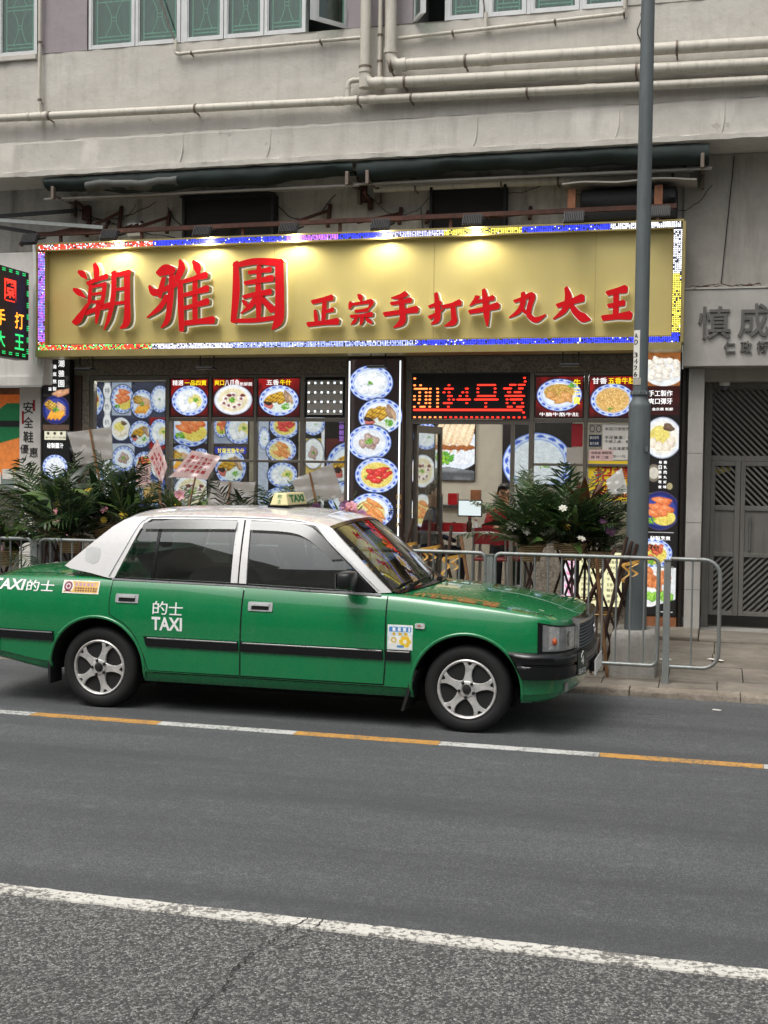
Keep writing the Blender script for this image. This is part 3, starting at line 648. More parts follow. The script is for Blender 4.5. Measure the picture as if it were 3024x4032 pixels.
GLYPHS = [
 [[(-6.886,3.949,0.039),(-6.835,3.922,0.073),(-6.783,3.869,0.029)],[(-6.948,3.756,0.034),(-6.885,3.723,0.073),(-6.799,3.660,0.024)],[(-6.941,3.381,0.063),(-6.884,3.421,0.087),(-6.799,3.540,0.053),(-6.720,3.638,0.015)],[(-6.688,4.030,0.049),(-6.665,3.958,0.073),(-6.664,3.841,0.058)],[(-6.777,3.813,0.049),(-6.653,3.856,0.049),(-6.534,3.888,0.063)],[(-6.732,3.791,0.053),(-6.743,3.705,0.049),(-6.748,3.598,0.049)],[(-6.749,3.771,0.034),(-6.652,3.787,0.034),(-6.554,3.802,0.053)],[(-6.562,3.807,0.053),(-6.576,3.701,0.053),(-6.595,3.584,0.049)],[(-6.731,3.694,0.032),(-6.652,3.700,0.032),(-6.581,3.709,0.032)],[(-6.742,3.608,0.034),(-6.666,3.611,0.034),(-6.578,3.619,0.034)],[(-6.804,3.486,0.053),(-6.651,3.534,0.053),(-6.499,3.572,0.068)],[(-6.640,3.605,0.058),(-6.651,3.498,0.058),(-6.667,3.376,0.029)],[(-6.456,3.937,0.063),(-6.460,3.673,0.063),(-6.509,3.445,0.053),(-6.570,3.303,0.019)],[(-6.467,3.891,0.053),(-6.372,3.909,0.053),(-6.266,3.921,0.073)],[(-6.299,3.927,0.078),(-6.292,3.644,0.073),(-6.296,3.390,0.087),(-6.374,3.315,0.024)],[(-6.438,3.738,0.036),(-6.371,3.747,0.036),(-6.309,3.755,0.036)],[(-6.448,3.586,0.036),(-6.370,3.595,0.036),(-6.308,3.603,0.036)],],
 [[(-5.922,3.897,0.073),(-5.832,3.939,0.122),(-5.736,3.927,0.083)],[(-5.850,3.855,0.049),(-5.877,3.760,0.063),(-5.898,3.645,0.049)],[(-6.026,3.769,0.034),(-5.965,3.697,0.083),(-5.855,3.724,0.058),(-5.707,3.781,0.063)],[(-5.757,3.882,0.063),(-5.772,3.632,0.073),(-5.803,3.406,0.068),(-5.879,3.312,0.019)],[(-5.810,3.658,0.063),(-5.897,3.534,0.063),(-6.051,3.426,0.019)],[(-5.666,4.040,0.034),(-5.643,3.954,0.087),(-5.702,3.831,0.073),(-5.772,3.722,0.019)],[(-5.658,3.814,0.063),(-5.651,3.579,0.073),(-5.638,3.278,0.063)],[(-5.513,4.025,0.034),(-5.464,3.961,0.092),(-5.447,3.874,0.039)],[(-5.647,3.804,0.044),(-5.517,3.831,0.049),(-5.355,3.871,0.078)],[(-5.641,3.654,0.044),(-5.516,3.681,0.049),(-5.338,3.727,0.078)],[(-5.629,3.518,0.044),(-5.515,3.541,0.049),(-5.337,3.587,0.078)],[(-5.638,3.353,0.058),(-5.459,3.370,0.058),(-5.270,3.387,0.087)],[(-5.485,3.860,0.058),(-5.488,3.625,0.063),(-5.481,3.366,0.063)],],
 [[(-5.014,3.995,0.063),(-5.006,3.689,0.087),(-5.035,3.363,0.068)],[(-5.035,3.956,0.053),(-4.797,3.999,0.073),(-4.493,3.975,0.083)],[(-4.519,3.980,0.097),(-4.510,3.628,0.102),(-4.518,3.383,0.112),(-4.590,3.276,0.029)],[(-5.051,3.373,0.044),(-4.791,3.373,0.049),(-4.555,3.398,0.049)],[(-4.865,3.882,0.044),(-4.744,3.894,0.044),(-4.618,3.910,0.063)],[(-4.750,3.953,0.053),(-4.749,3.879,0.058),(-4.748,3.776,0.053)],[(-4.911,3.770,0.044),(-4.769,3.791,0.053),(-4.596,3.816,0.073)],[(-4.926,3.623,0.044),(-4.794,3.649,0.053),(-4.615,3.674,0.068)],[(-4.759,3.801,0.058),(-4.751,3.609,0.073),(-4.749,3.402,0.053)],[(-4.773,3.634,0.058),(-4.835,3.537,0.063),(-4.951,3.450,0.019)],[(-4.736,3.633,0.034),(-4.667,3.553,0.063),(-4.587,3.478,0.083)],[(-4.936,3.588,0.024),(-4.904,3.558,0.053),(-4.882,3.523,0.024)],],
 [[(-4.147,3.551,0.049),(-4.040,3.573,0.049),(-3.927,3.595,0.068)],[(-4.009,3.573,0.053),(-4.013,3.471,0.053),(-4.021,3.340,0.049)],[(-4.013,3.452,0.039),(-3.967,3.455,0.039),(-3.916,3.469,0.053)],[(-4.115,3.468,0.029),(-4.104,3.400,0.049),(-4.098,3.332,0.044)],[(-4.196,3.319,0.053),(-4.037,3.331,0.049),(-3.863,3.347,0.073)],],
 [[(-3.644,3.618,0.024),(-3.618,3.593,0.058),(-3.603,3.549,0.029)],[(-3.729,3.547,0.029),(-3.723,3.513,0.049),(-3.738,3.470,0.019)],[(-3.729,3.518,0.034),(-3.608,3.530,0.034),(-3.497,3.542,0.053),(-3.531,3.466,0.019)],[(-3.672,3.445,0.032),(-3.607,3.451,0.032),(-3.536,3.461,0.044)],[(-3.722,3.393,0.036),(-3.606,3.400,0.036),(-3.491,3.412,0.053)],[(-3.601,3.405,0.044),(-3.600,3.352,0.044),(-3.615,3.304,0.019)],[(-3.661,3.372,0.039),(-3.681,3.339,0.039),(-3.716,3.310,0.015)],[(-3.560,3.375,0.024),(-3.530,3.351,0.044),(-3.494,3.321,0.029)],],
 [[(-3.123,3.619,0.063),(-3.197,3.587,0.049),(-3.281,3.575,0.019)],[(-3.285,3.517,0.039),(-3.186,3.530,0.041),(-3.073,3.551,0.058)],[(-3.358,3.409,0.049),(-3.184,3.429,0.049),(-3.007,3.454,0.073)],[(-3.182,3.592,0.053),(-3.165,3.453,0.063),(-3.163,3.334,0.073),(-3.252,3.268,0.019)],],
 [[(-2.880,3.476,0.034),(-2.827,3.493,0.039),(-2.759,3.516,0.049)],[(-2.809,3.616,0.039),(-2.793,3.493,0.058),(-2.790,3.351,0.063),(-2.853,3.300,0.019)],[(-2.874,3.366,0.049),(-2.815,3.394,0.039),(-2.733,3.449,0.015)],[(-2.744,3.473,0.039),(-2.647,3.490,0.044),(-2.555,3.516,0.068)],[(-2.632,3.499,0.053),(-2.621,3.395,0.058),(-2.620,3.319,0.068),(-2.711,3.278,0.019)],],
 [[(-2.374,3.573,0.053),(-2.402,3.522,0.049),(-2.454,3.476,0.015)],[(-2.397,3.513,0.034),(-2.311,3.530,0.036),(-2.211,3.555,0.058)],[(-2.457,3.415,0.044),(-2.309,3.440,0.053),(-2.162,3.475,0.073)],[(-2.313,3.642,0.039),(-2.292,3.529,0.068),(-2.280,3.412,0.068),(-2.268,3.271,0.024)],],
 [[(-1.909,3.600,0.044),(-1.908,3.497,0.058),(-1.953,3.410,0.049),(-2.046,3.351,0.015)],[(-1.997,3.513,0.034),(-1.908,3.539,0.044),(-1.815,3.570,0.063),(-1.841,3.450,0.053),(-1.844,3.371,0.053),(-1.773,3.323,0.058),(-1.676,3.372,0.019)],[(-1.944,3.456,0.019),(-1.911,3.432,0.044),(-1.878,3.394,0.029)],],
 [[(-1.562,3.458,0.049),(-1.442,3.492,0.058),(-1.310,3.535,0.083)],[(-1.477,3.640,0.039),(-1.452,3.534,0.073),(-1.487,3.419,0.058),(-1.596,3.329,0.019)],[(-1.442,3.497,0.034),(-1.376,3.394,0.068),(-1.301,3.337,0.092),(-1.232,3.318,0.024)],],
 [[(-1.069,3.571,0.053),(-0.988,3.592,0.058),(-0.889,3.612,0.083)],[(-1.057,3.447,0.044),(-0.985,3.459,0.049),(-0.904,3.476,0.063)],[(-1.110,3.329,0.058),(-0.983,3.341,0.058),(-0.839,3.352,0.087)],[(-0.983,3.601,0.058),(-0.981,3.477,0.058),(-0.983,3.341,0.058)],],
]
# ------------------------------------------------------------------ the big gold shop sign
SG = thing('shop_sign', 'large gold shop sign with red raised characters and a flashing bulb border', 'sign', (-3.88, 12.6, 3.02))
x0, x1, z0, z1 = -7.41, -.355, 3.085, 4.265
PB = 12.60
MB().box(x0+.09, x1-.09, PB, PB+.02, z0+.07, z1-.07).build('board', 'gold_board', SG)
for jx in (-4.62, -2.86, -1.2): box('board_joint', 'gold_trim', SG, jx-.002, jx+.002, PB-.0015, PB+.001, z0+.075, z1-.075)
MB().box(x0+.085,x1-.085,12.51,PB-.001,z0+.055,z0+.07).box(x0+.085,x1-.085,12.51,PB-.001,z1-.07,z1-.055).box(x0+.085,x0+.09,12.51,PB-.001,z0+.071,z1-.071).box(x1-.09,x1-.085,12.51,PB-.001,z0+.071,z1-.071).build('inner_lip', 'gold_trim', SG)
bd = MB()
bd.box(x0,x1,12.515,PB+.2,z0,z0+.085-.03).box(x0,x1,12.515,PB+.2,z1-.055,z1).box(x0,x0+.085,12.515,PB+.2,z0+.0552,z1-.0552).box(x1-.085,x1,12.515,PB+.2,z0+.0552,z1-.0552)
bd.build('border_frame', 'black_plastic', SG)
MB().box(x0-.012,x1+.012,12.50,PB+.22,z1+.0005,z1+.018).box(x0-.012,x1+.012,12.48,PB+.22,z0-.075,z0-.0005).box(x1+.0005,x1+.03,12.50,PB+.22,z0,z1).box(x0-.02,x0-.0005,12.50,PB+.22,z0,z1).build('outer_trim', 'gold_trim', SG)
# bulbs: thousands of tiny lamps in four rows along the border
def bulb_colour(x, z, r):
    top, bot = z > z1-.1, z < z0+.1; u = (x-x0)/(x1-x0)
    white, blue, red, yel, pur = (.9,.92,1), (.04,.06,1), (1,.08,.04), (1,.85,.12), (.55,.18,1)
    if top:
        c = red if u < .20 else blue if u < .42 else pur if u < .50 else blue if u < .58 else (.6,.6,1) if u < .66 else yel if u < .775 else blue if u < .90 else white
        if u < .2 and r.random() < .35: c = white
    elif bot:
        c = red if u < .2 else (.75,.75,1) if u < .33 else (.35,.42,1) if u < .62 else blue
        if u < .2 and r.random() < .3: c = (.2,1,.2)
        if .2 <= u < .7 and r.random() < .12: c = white
    elif u < .5: c = (.3,.3,1) if r.random() < .5 else pur
    else: c = yel if z < 3.75 else white
    if r.random() < .03: c = white
    if r.random() < .10: c = (.03,.03,.05)
    k = r.uniform(.55, 1.2)
    return [min(1.4, a*k) for a in c]
mb = MB(); cols = []; r = random.Random(1); pt = .0180; h = .0056
def bulb(x, z):
    y = 12.512; c = bulb_colour(x, z, r)
    mb.add([(x-h,y,z-h),(x+h,y,z-h),(x+h,y,z+h),(x-h,y,z+h),(x,y-.006,z)], [(0,1,4),(1,2,4),(2,3,4),(3,0,4)]); cols.extend([c]*5)
n = int((x1-x0-.02)/pt)
for i in range(n+1):
    for j in range(4):
        bulb(x0+.012+i*pt, z0+.007+j*.0145); bulb(x0+.012+i*pt, z1-.007-j*.0145)
nz = int((z1-z0-.14)/pt)
for i in range(nz+1):
    for j in range(5):
        bulb(x0+.009+j*.0168, z0+.069+i*pt); bulb(x1-.009-j*.0168, z0+.069+i*pt)
o = mb.build('border_bulbs', 'led', SG); tag(o, kind='stuff')
ca = o.data.color_attributes.new('Col', 'FLOAT_COLOR', 'POINT'); ca.data.foreach_set('color', np.array([[*c,1] for c in cols], np.float32).ravel())
# raised brush characters: red face, dull side, pale back plate
def brush(st):
    P = [Vector((a[0], a[1])) for a in st]; W = [a[2] for a in st]; n = len(P); S = []
    for i in range(n-1):
        p0 = P[max(i-1,0)]; p1 = P[i]; p2 = P[i+1]; p3 = P[min(i+2,n-1)]
        for q in range(7):
            t = q/7; S.append((.5*((2*p1)+(p2-p0)*t+(2*p0-5*p1+4*p2-p3)*t*t+(3*p1-p0-3*p2+p3)*t**3), W[i]+(W[i+1]-W[i])*t*t*(3-2*t)))
    S.append((P[-1], W[-1])); L = []; R = []
    for i, (p, w) in enumerate(S):
        d = (S[min(i+1,len(S)-1)][0]-S[max(i-1,0)][0]).normalized(); nn = Vector((-d.y, d.x))
        if i == 0:
            L.append(p+nn*w*.28-d*w*.28); R.append(p-nn*w*.42-d*w*.02)
        L.append(p+nn*w/2); R.append(p-nn*w/2)
        if i == len(S)-1: L.append(p+nn*w*.18+d*w*.30); R.append(p-nn*w*.34+d*w*.16)
    return [tuple(p) for p in L]+[tuple(p) for p in R[::-1]]
for gi, g in enumerate(GLYPHS):
    mb = MB(); back = .07 if gi < 3 else .05
    for si, st in enumerate(g):
        poly = brush(st); e = si*.0007
        mb.prism(poly, 12.470+e, 12.482+e, 0, 1)
        cx = sum(p[0] for p in poly)/len(poly); cz = sum(p[1] for p in poly)/len(poly)
        mb.prism(poly, 12.4825+e, 12.55+e, 1)
        wide = brush([(a[0], a[1], a[2]+.016) for a in st])
        mb.prism(wide, 12.551+e, 12.570+e, 2)
    mb.build('character', ['sign_red', 'letter_side', 'letter_halo'], SG)
# stand-off shadow comes from real light: four lit floodlights shine down the board
def floodlight(x, z, y, label, lit, tilt=0.):
    t = thing('floodlight', label, 'floodlight', (x, y, z), 'floodlights along the top of the sign')
    w, dpt = .20, .13
    h = MB(); c, s = math.cos(tilt), math.sin(tilt)
    def T(px, py, pz): return (x+px, y+py*c-pz*s, z+py*s+pz*c)
    def tb(mb, a, b, e, f, g, hh):
        m2 = MB().box(a,b,e,f,g,hh); mb.add([T(*v) for v in m2.v], m2.f)
    tb(h, -w/2, w/2, -dpt/2, dpt/2, -.012, .012)
    h.build('housing', 'black_metal', t)
    for i in range(11):
        f = MB(); xx = -w/2+.012+i*(w-.024)/10; tb(f, xx-.003, xx+.003, -dpt/2, dpt/2, .0125, .034); f.build('cooling_fin', 'black_metal', t)
    g = MB(); tb(g, -w/2+.015, w/2-.015, -dpt/2+.015, dpt/2-.015, -.016, -.0125); g.build('lens', 'flood_glass' if lit else 'black_plastic', t)
    b = MB(); b.bar(T(-w/2-.008,0,0), (x-w/2-.008, y+.16, z+.05), .006, .018); b.bar(T(w/2+.008,0,0), (x+w/2+.008, y+.16, z+.05), .006, .018); b.bar((x-w/2-.008,y+.16,z+.05),(x+w/2+.008,y+.16,z+.05),.018,.006); b.build('bracket', 'black_metal', t)
    if lit:
        L = bpy.data.lights.new('lamp', 'SPOT'); L.energy = 22; L.spot_size = math.radians(150); L.spot_blend = .9; L.color = (1,.95,.78); L.shadow_soft_size = .05
        lo = bpy.data.objects.new('lamp', L); COL.objects.link(lo); lo.parent = t; lo.location = (0, .05, -.05)
        lo.rotation_euler = Vector((0, -.5, 1)).to_track_quat('Z', 'Y').to_euler()
    return t
fl = [(-7.43,4.30,0,'unlit floodlight at the left corner of the sign'),(-6.45,4.31,1,'lit floodlight above the first big character of the sign'),(-5.36,4.31,1,'lit floodlight above the second big character of the sign'),
      (-4.38,4.31,1,'lit floodlight above the third big character of the sign'),(-3.38,4.31,1,'lit floodlight above the middle of the sign'),(-2.42,4.32,1,'lit floodlight above the sign, below the middle boxed vent'),
      (-1.40,4.31,0,'unlit floodlight above the sign left of the lamp post'),(-.57,4.33,0,'unlit floodlight above the sign right of the lamp post')]
for x, z, lit, lab in fl: floodlight(x, z, 12.37, lab, lit, 1.0)
# rusty steel bracket frame carrying the sign
t = thing('steel_sign_frame', 'rusty steel angle frame bracing the top of the gold sign', 'steel frame', (-4, 12.9, 4.4))
MB().bar((-7.6,12.62,4.405),(-.42,12.62,4.435),.05,.045).build('long_rail', 'rust', t)
for x, zt in [(-7.1,4.56),(-6.7,4.70),(-6.1,4.62),(-5.1,4.5),(-4.2,4.62),(-3.4,4.55),(-3.1,4.5),(-2.0,4.5),(-1.2,4.5)]:
    MB().bar((x-.3,12.62,4.40),(x+.08,12.98,zt),.035,.035).bar((x+.08,12.9,4.42),(x+.08,12.98,zt+.06),.035,.035).build('brace', 'rust', t)
for x in (-7.2,-6.2,-5.0,-3.9,-2.7,-1.5,-.6): MB().bar((x,12.64,4.29),(x,12.64,4.40),.03,.03).build('upright', 'rust', t)
for x, y_, z_ in [(-7.55,12.5,4.42)]: MB().bar((-7.6,12.62,4.405),(-7.7,12.62,4.29),.04,.04).build('brace', 'rust', t)
rr = random.Random(12)
for i in range(6):
    xx = -7.1+i*.13; MB().bar((xx,12.7,4.41),(xx+rr.uniform(-.2,.35),12.95,4.45+rr.uniform(0,.18)),.03,.03).build('brace', 'rust', t)
# three grey bars from the neighbour's sign
for i, (p, q) in enumerate([((-8.6,12.55,4.60),(-7.15,12.9,4.72)),((-8.6,12.45,4.62),(-6.65,12.6,4.45)),((-8.6,12.4,4.60),(-7.5,12.6,4.42))]):
    tag(MB().bar(p, q, .04, .04).build('steel_bar', 'black_metal' if i != 1 else 'galvanised', None), ['black steel bar reaching in from the left above the neighbour sign','pale steel bar lying across the left end of the sign frame','short dark steel bar sloping down at the left sign corner'][i], 'bar')
# ------------------------------------------------------------------ painted pictures for the menu boards (colour per vertex)
class Canvas:
    def __init__(s, W, H, base=(20,16,16), res=.0062, seed=0):
        s.W, s.H = W, H; s.nx = max(4, int(W/res)); s.ny = max(4, int(H/res)); s.r = np.random.default_rng(seed)
        s.X, s.Y = np.meshgrid(np.linspace(0, W, s.nx), np.linspace(0, H, s.ny)); s.c = np.ones((s.ny, s.nx, 3))*np.array(base)/255.
    def noise(s, sc):
        gx, gy = int(s.W/sc)+3, int(s.H/sc)+3; g = s.r.random((gy, gx)); fx, fy = s.X/sc, s.Y/sc
        i, j = np.minimum(fx.astype(int), gx-2), np.minimum(fy.astype(int), gy-2); u, v = fx-i, fy-j; u = u*u*(3-2*u); v = v*v*(3-2*v)
        return (g[j,i]*(1-u)+g[j,i+1]*u)*(1-v)+(g[j+1,i]*(1-u)+g[j+1,i+1]*u)*v
    def mixc(s, m, col):
        m = np.clip(m, 0, 1)[..., None]; col = np.asarray(col, float); col = col/255. if col.max() > 1.01 else col
        s.c = s.c*(1-m)+col*m
    def loc(s, cx, cy, rx, ry, ang=0.):
        dx, dy = s.X-cx, s.Y-cy; ca, sa = math.cos(ang), math.sin(ang); x = (dx*ca+dy*sa)/rx; y = (-dx*sa+dy*ca)/ry; return x, y, np.hypot(x, y)
    def ell(s, cx, cy, rx, ry, col, ang=0., soft=None):
        x, y, r = s.loc(cx, cy, rx, ry, ang); e = soft or .006/min(rx, ry); s.mixc((1-r)/e+.5, col)
    def rect(s, x0, y0, x1, y1, col): s.mixc(((s.X >= x0) & (s.X <= x1) & (s.Y >= y0) & (s.Y <= y1)).astype(float), col)
    def blob(s, cx, cy, rx, ry, lite, dark, ang=0., gloss=.5, clip=None, stripe=None):
        x, y, r = s.loc(cx, cy, rx, ry, ang); wob = 1+.10*np.sin(3*np.arctan2(y, x)+cx*90)+.06*np.sin(5*np.arctan2(y, x)+cy*70)
        m = np.clip((wob-r)/(.005/min(rx, ry))+.5, 0, 1)
        if clip is not None: m = m*clip
        hgt = np.sqrt(np.clip(1-(r/wob)**2, 0, 1)); sh = np.clip(.35+.65*hgt-.28*(x+y)*.5+(s.noise(.012)-.5)*.3+(s.noise(.0075)-.5)*.45, 0, 1)
        col = np.array(dark)/255.+(np.array(lite)/255.-np.array(dark)/255.)*sh[..., None]
        if stripe: 
            st = (np.sin(x*stripe)*.5+.5)**3; st2 = (np.sin(y*stripe*.8+x*3)*.5+.5)**4; k = np.clip(st*.55+st2*.45, 0, 1)[..., None]; col = col*(1-k*.62)
        hl = np.clip((hgt-.82)*5-(x+.3)**2*6-(y+.35)**2*6, 0, 1)*gloss; col = col+(1-col)*hl[..., None]
        s.c = s.c*(1-m[..., None])+col*m[..., None]
    def garnish(s, cx, cy, rad, n=22):
        for _ in range(n):
            a, q = s.r.random()*6.3, rad*math.sqrt(s.r.random()); g = s.r.random()
            s.blob(cx+q*math.cos(a), cy+q*.7*math.sin(a), rad*.28, rad*.16, (90+g*90,170+g*50,60), (20,80,20), s.r.random()*3, .1)
    def strands(s, cx, cy, rx, ry, lite, dark, sc=.01):
        x, y, r = s.loc(cx, cy, rx, ry); n = s.noise(sc*2); w = np.sin((x*1.0+n*2.2)*rx/sc*.9+y*4)*.5+.5; w2 = np.sin((y*1.2+n*1.6)*ry/sc-x*3)*.5+.5
        k = np.clip(w*.6+w2*.5, 0, 1)[..., None]; col = np.array(dark)/255.*(1-k)+np.array(lite)/255.*k
        m = np.clip((1-r)*12, 0, 1)[..., None]; s.c = s.c*(1-m)+col*m
    def plate(s, cx, cy, rx, ry, rim='blue'):
        x, y, r = s.loc(cx, cy, rx, ry); th = np.arctan2(y, x)
        s.mixc(np.clip((1.10-r)*8, 0, .55), (4,4,8))
        if rim == 'blue':
            e = .006/min(rx, ry); s.mixc((1-r)/e+.5, (214,226,248))
            pat = (np.sin(th*16)*.5+.5)*np.exp(-((r-.89)/.055)**2); vine = np.exp(-((r-.885-.03*np.sin(th*16))/.02)**2)*.6
            s.mixc(((r < .985) & (r > .79))*np.clip(pat*1.6-.35+vine+(s.noise(.014)-.5)*.7, 0, .92), (44,80,198))
            s.mixc(np.exp(-((r-.985)/.014)**2)*.9, (70,110,220)); s.mixc(np.exp(-((r-.785)/.014)**2)*.7, (96,130,226))
            s.mixc(np.clip((.77-r)*20, 0, 1), (226,236,250)); s.mixc(np.clip((.77-r)*4, 0, .5)*np.clip(.5-y, 0, 1), (250,252,255))
        else:
            base = (236,238,240) if rim == 'white' else (30,40,110); e = .006/min(rx, ry); s.mixc((1-r)/e+.5, base); s.mixc(np.exp(-((r-.97)/.02)**2)*.6, (120,140,190) if rim == 'white' else (120,80,60)); s.mixc(np.clip((.80-r)*20, 0, 1), (244,240,226) if rim == 'white' else (60,70,150))
    def dish(s, cx, cy, rx, ry, kind, rim='blue'):
        s.plate(cx, cy, rx, ry, rim); q = .74; R = s.r
        B = lambda a, b, u, v, l, d, g=0, gl=.4, st=None: s.blob(cx+a*rx, cy+b*ry, u*rx, v*ry, l, d, g, gl, None, st)
        if kind == 'slices':
            s.strands(cx, cy, rx*.7, ry*.7, (245,250,252), (200,214,230))
            for a, b, u, v, g in [(-.35,-.1,.34,.3,.5),(.05,-.3,.36,.3,-.3),(.35,0,.36,.42,.6),(-.25,.35,.3,.28,-.4),(.2,.4,.34,.26,.2)]: B(a, b, u, v, (252,253,253), (176,188,204), g, .2)
            s.garnish(cx-.05*rx, cy+.02*ry, .13*rx, 16)
        elif kind == 'tripe':
            s.strands(cx+.1*rx, cy+.3*ry, rx*.7, ry*.48, (240,246,240), (190,206,196))
            for a, b, g in [(-.42,-.1,.9),(-.12,-.22,.9),(.18,-.14,.9)]: B(a, b, .20, .50, (246,196,70), (140,84,20), g, .1, 11)
            B(.45,-.22,.18,.44,(170,140,116),(92,66,50),-.5); B(.60,-.1,.1,.34,(206,176,140),(120,80,50),-.4)
            B(-.5,.32,.24,.2,(214,120,110),(120,52,46),.2); B(-.55,.18,.22,.12,(60,44,40),(24,16,14),.2); s.garnish(cx+.35*rx, cy+.38*ry, .2*rx)
        elif kind == 'beefball':
            s.strands(cx, cy, rx*.74, ry*.74, (246,248,250), (206,216,226))
            for a, b in [(-.28,.05),(.12,.14),(-.05,-.28),(.26,-.1),(-.02,.05)]: B(a, b, .2, .26, (196,170,158), (104,78,70), 0, .7)
            s.garnish(cx, cy-.06*ry, .17*rx)
        elif kind == 'sausage':
            s.strands(cx, cy, rx*.76, ry*.76, (250,236,140), (206,176,72))
            for a, b, u, v, g in [(-.2,.05,.34,.17,-.3),(.2,-.28,.36,.17,-.2),(-.05,.3,.32,.17,.1),(.42,-.02,.3,.17,-.5),(.0,-.1,.28,.15,.4),(-.3,-.2,.2,.16,.2)]: B(a, b, u, v, (232,70,62), (120,14,20), g, .8)
            s.garnish(cx-.5*rx, cy+.1*ry, .1*rx, 6)
        elif kind == 'wing':
            s.strands(cx-.1*rx, cy+.1*ry, rx*.74, ry*.72, (248,236,170), (206,184,100))
            for a, b, u, v, g in [(.1,-.42,.42,.15,.5),(.0,-.05,.46,.15,.7),(.3,.1,.42,.15,.7),(.12,.34,.46,.15,.55),(-.25,.3,.34,.15,.5)]: B(a, b, u, v, (244,166,96), (150,62,24), g, .6)
        elif kind == 'fourtreasure':
            s.strands(cx+.3*rx, cy+.05*ry, rx*.4, ry*.5, (246,238,160), (206,196,110)); B(-.1,-.45,.3,.24,(240,244,246),(170,180,190)); B(-.4,-.2,.3,.26,(246,250,250),(176,188,198))
            for a, b in [(-.45,.2),(-.1,.42),(.22,.38),(-.3,.5)]: B(a, b, .24, .28, (255,255,253), (168,178,188), 0, .3)
            s.garnish(cx+.36*rx, cy-.05*ry, .15*rx)
        elif kind == 'octopus':
            s.mixc(np.clip((.78-s.loc(cx,cy,rx,ry)[2])*20, 0, 1), (232,220,180))
            for a, b in [(-.4,-.1),(.0,-.35),(.4,-.1),(.3,.3),(-.25,.35),(.05,.45),(-.5,.2)]:
                B(a, b, .2, .2, (255,250,240), (190,170,150)); B(a+.02, b+.02, .08, .09, (150,90,96), (80,40,50))
            B(-.2,-.3,.14,.1,(120,50,60),(60,20,30)); B(.5,-.3,.13,.1,(120,50,60),(60,20,30)); s.garnish(cx-.05*rx, cy+.02*ry, .18*rx)
        elif kind == 'noodle':
            s.strands(cx, cy, rx*.8, ry*.8, (255,222,150), (178,122,52), .007)
            s.garnish(cx-.1*rx, cy+.55*ry, .12*rx, 10)
        elif kind == 'threebeef':
            s.strands(cx, cy-.2*ry, rx*.72, ry*.5, (240,206,120), (150,104,40), .009)
            for a, b, u, v, g in [(-.2,.2,.34,.2,.3),(.3,.1,.26,.3,.2),(.1,.35,.3,.18,-.3),(-.4,0,.22,.24,.1),(.42,.28,.2,.16,.4)]: B(a, b, u, v, (232,176,108), (140,78,30), g, .5)
            s.garnish(cx+.55*rx, cy-.6*ry, .16*rx)
        elif kind == 'wonton':
            s.strands(cx-.15*rx, cy-.1*ry, rx*.55, ry*.5, (250,240,150), (214,190,80), .008); B(.3,-.5,.3,.18,(120,96,76),(50,36,28),.4)
            for a, b in [(-.5,.25),(-.15,.42),(.2,.42),(.45,.2)]: B(a, b, .25, .24, (250,240,222), (180,160,130), 0, .3)
        elif kind == 'roast':
            s.strands(cx+.2*rx, cy+.35*ry, rx*.6, ry*.42, (250,236,130), (210,180,60)); s.garnish(cx-.45*rx, cy+.5*ry, .22*rx)
            for a, b, u, v, g in [(.1,-.5,.5,.2,.15),(-.15,-.15,.44,.2,.3),(.3,-.1,.4,.2,.2),(-.3,.15,.4,.18,.3),(.1,.1,.3,.16,.4)]: B(a, b, u, v, (246,150,90), (176,52,28), g, .8)
        elif kind == 'stew':
            s.strands(cx, cy+.1*ry, rx*.74, ry*.7, (246,230,120), (200,170,60)); s.garnish(cx, cy+.55*ry, .3*rx, 14)
            for _ in range(10): B(R.uniform(-.45,.45), R.uniform(-.45,.3), .2, .17, (238,120,84), (130,40,26), R.random()*3, .6)
        elif kind == 'mix':
            for i in range(6): B(-.5+.05*i, -.35+.02*i, .3, .3, (250,206,96), (150,90,24), .8, .1, 12)
            for i in range(4): B(.35, -.3+.16*i, .36, .12, (232,190,150), (150,92,60), .5, .3)
            for i in range(6): B(-.4+.16*i, .35+.04*(i % 2), .12, .36, (255,190,70), (190,90,20), .6, .4)
            s.garnish(cx, cy, .2*rx)
        elif kind == 'white':
            s.strands(cx, cy, rx*.76, ry*.76, (252,253,254), (206,218,230)); s.garnish(cx+.2*rx, cy+.1*ry, .14*rx, 10)
    def to_mesh(s, name, mt, parent, x0, ztop, y, P=None):
        F = P or (lambda u, v: (x0+u, y, ztop-v)); org = wloc(parent) if parent else Vector((0,0,0))
        n, m = s.ny, s.nx; co = np.empty((n*m, 3), np.float32)
        X, Y = s.X.ravel(), s.Y.ravel(); a = F(X, Y); co[:,0] = a[0]; co[:,1] = a[1]; co[:,2] = a[2]; co -= np.array(org, np.float32)
        idx = np.arange(n*m).reshape(n, m); q = np.stack([idx[:-1,:-1], idx[1:,:-1], idx[1:,1:], idx[:-1,1:]], -1).reshape(-1, 4)
        s.c = np.clip(s.c*(1+(s.noise(.0085)-.5)[...,None]*.10+(s.noise(.03)-.5)[...,None]*.10), 0, 1)
        me = bpy.data.meshes.new(name); me.vertices.add(n*m); me.vertices.foreach_set('co', co.ravel()); me.loops.add(q.size); me.loops.foreach_set('vertex_index', q.ravel().astype(np.int32))
        me.polygons.add(len(q)); me.polygons.foreach_set('loop_start', np.arange(0, q.size, 4, dtype=np.int32)); me.update(calc_edges=True)
        ca = me.color_attributes.new('Col', 'FLOAT_COLOR', 'POINT'); col = np.ones((n*m, 4), np.float32); col[:,:3] = lin(np.clip(s.c, 0, 1)).reshape(-1, 3); ca.data.foreach_set('color', col.ravel())
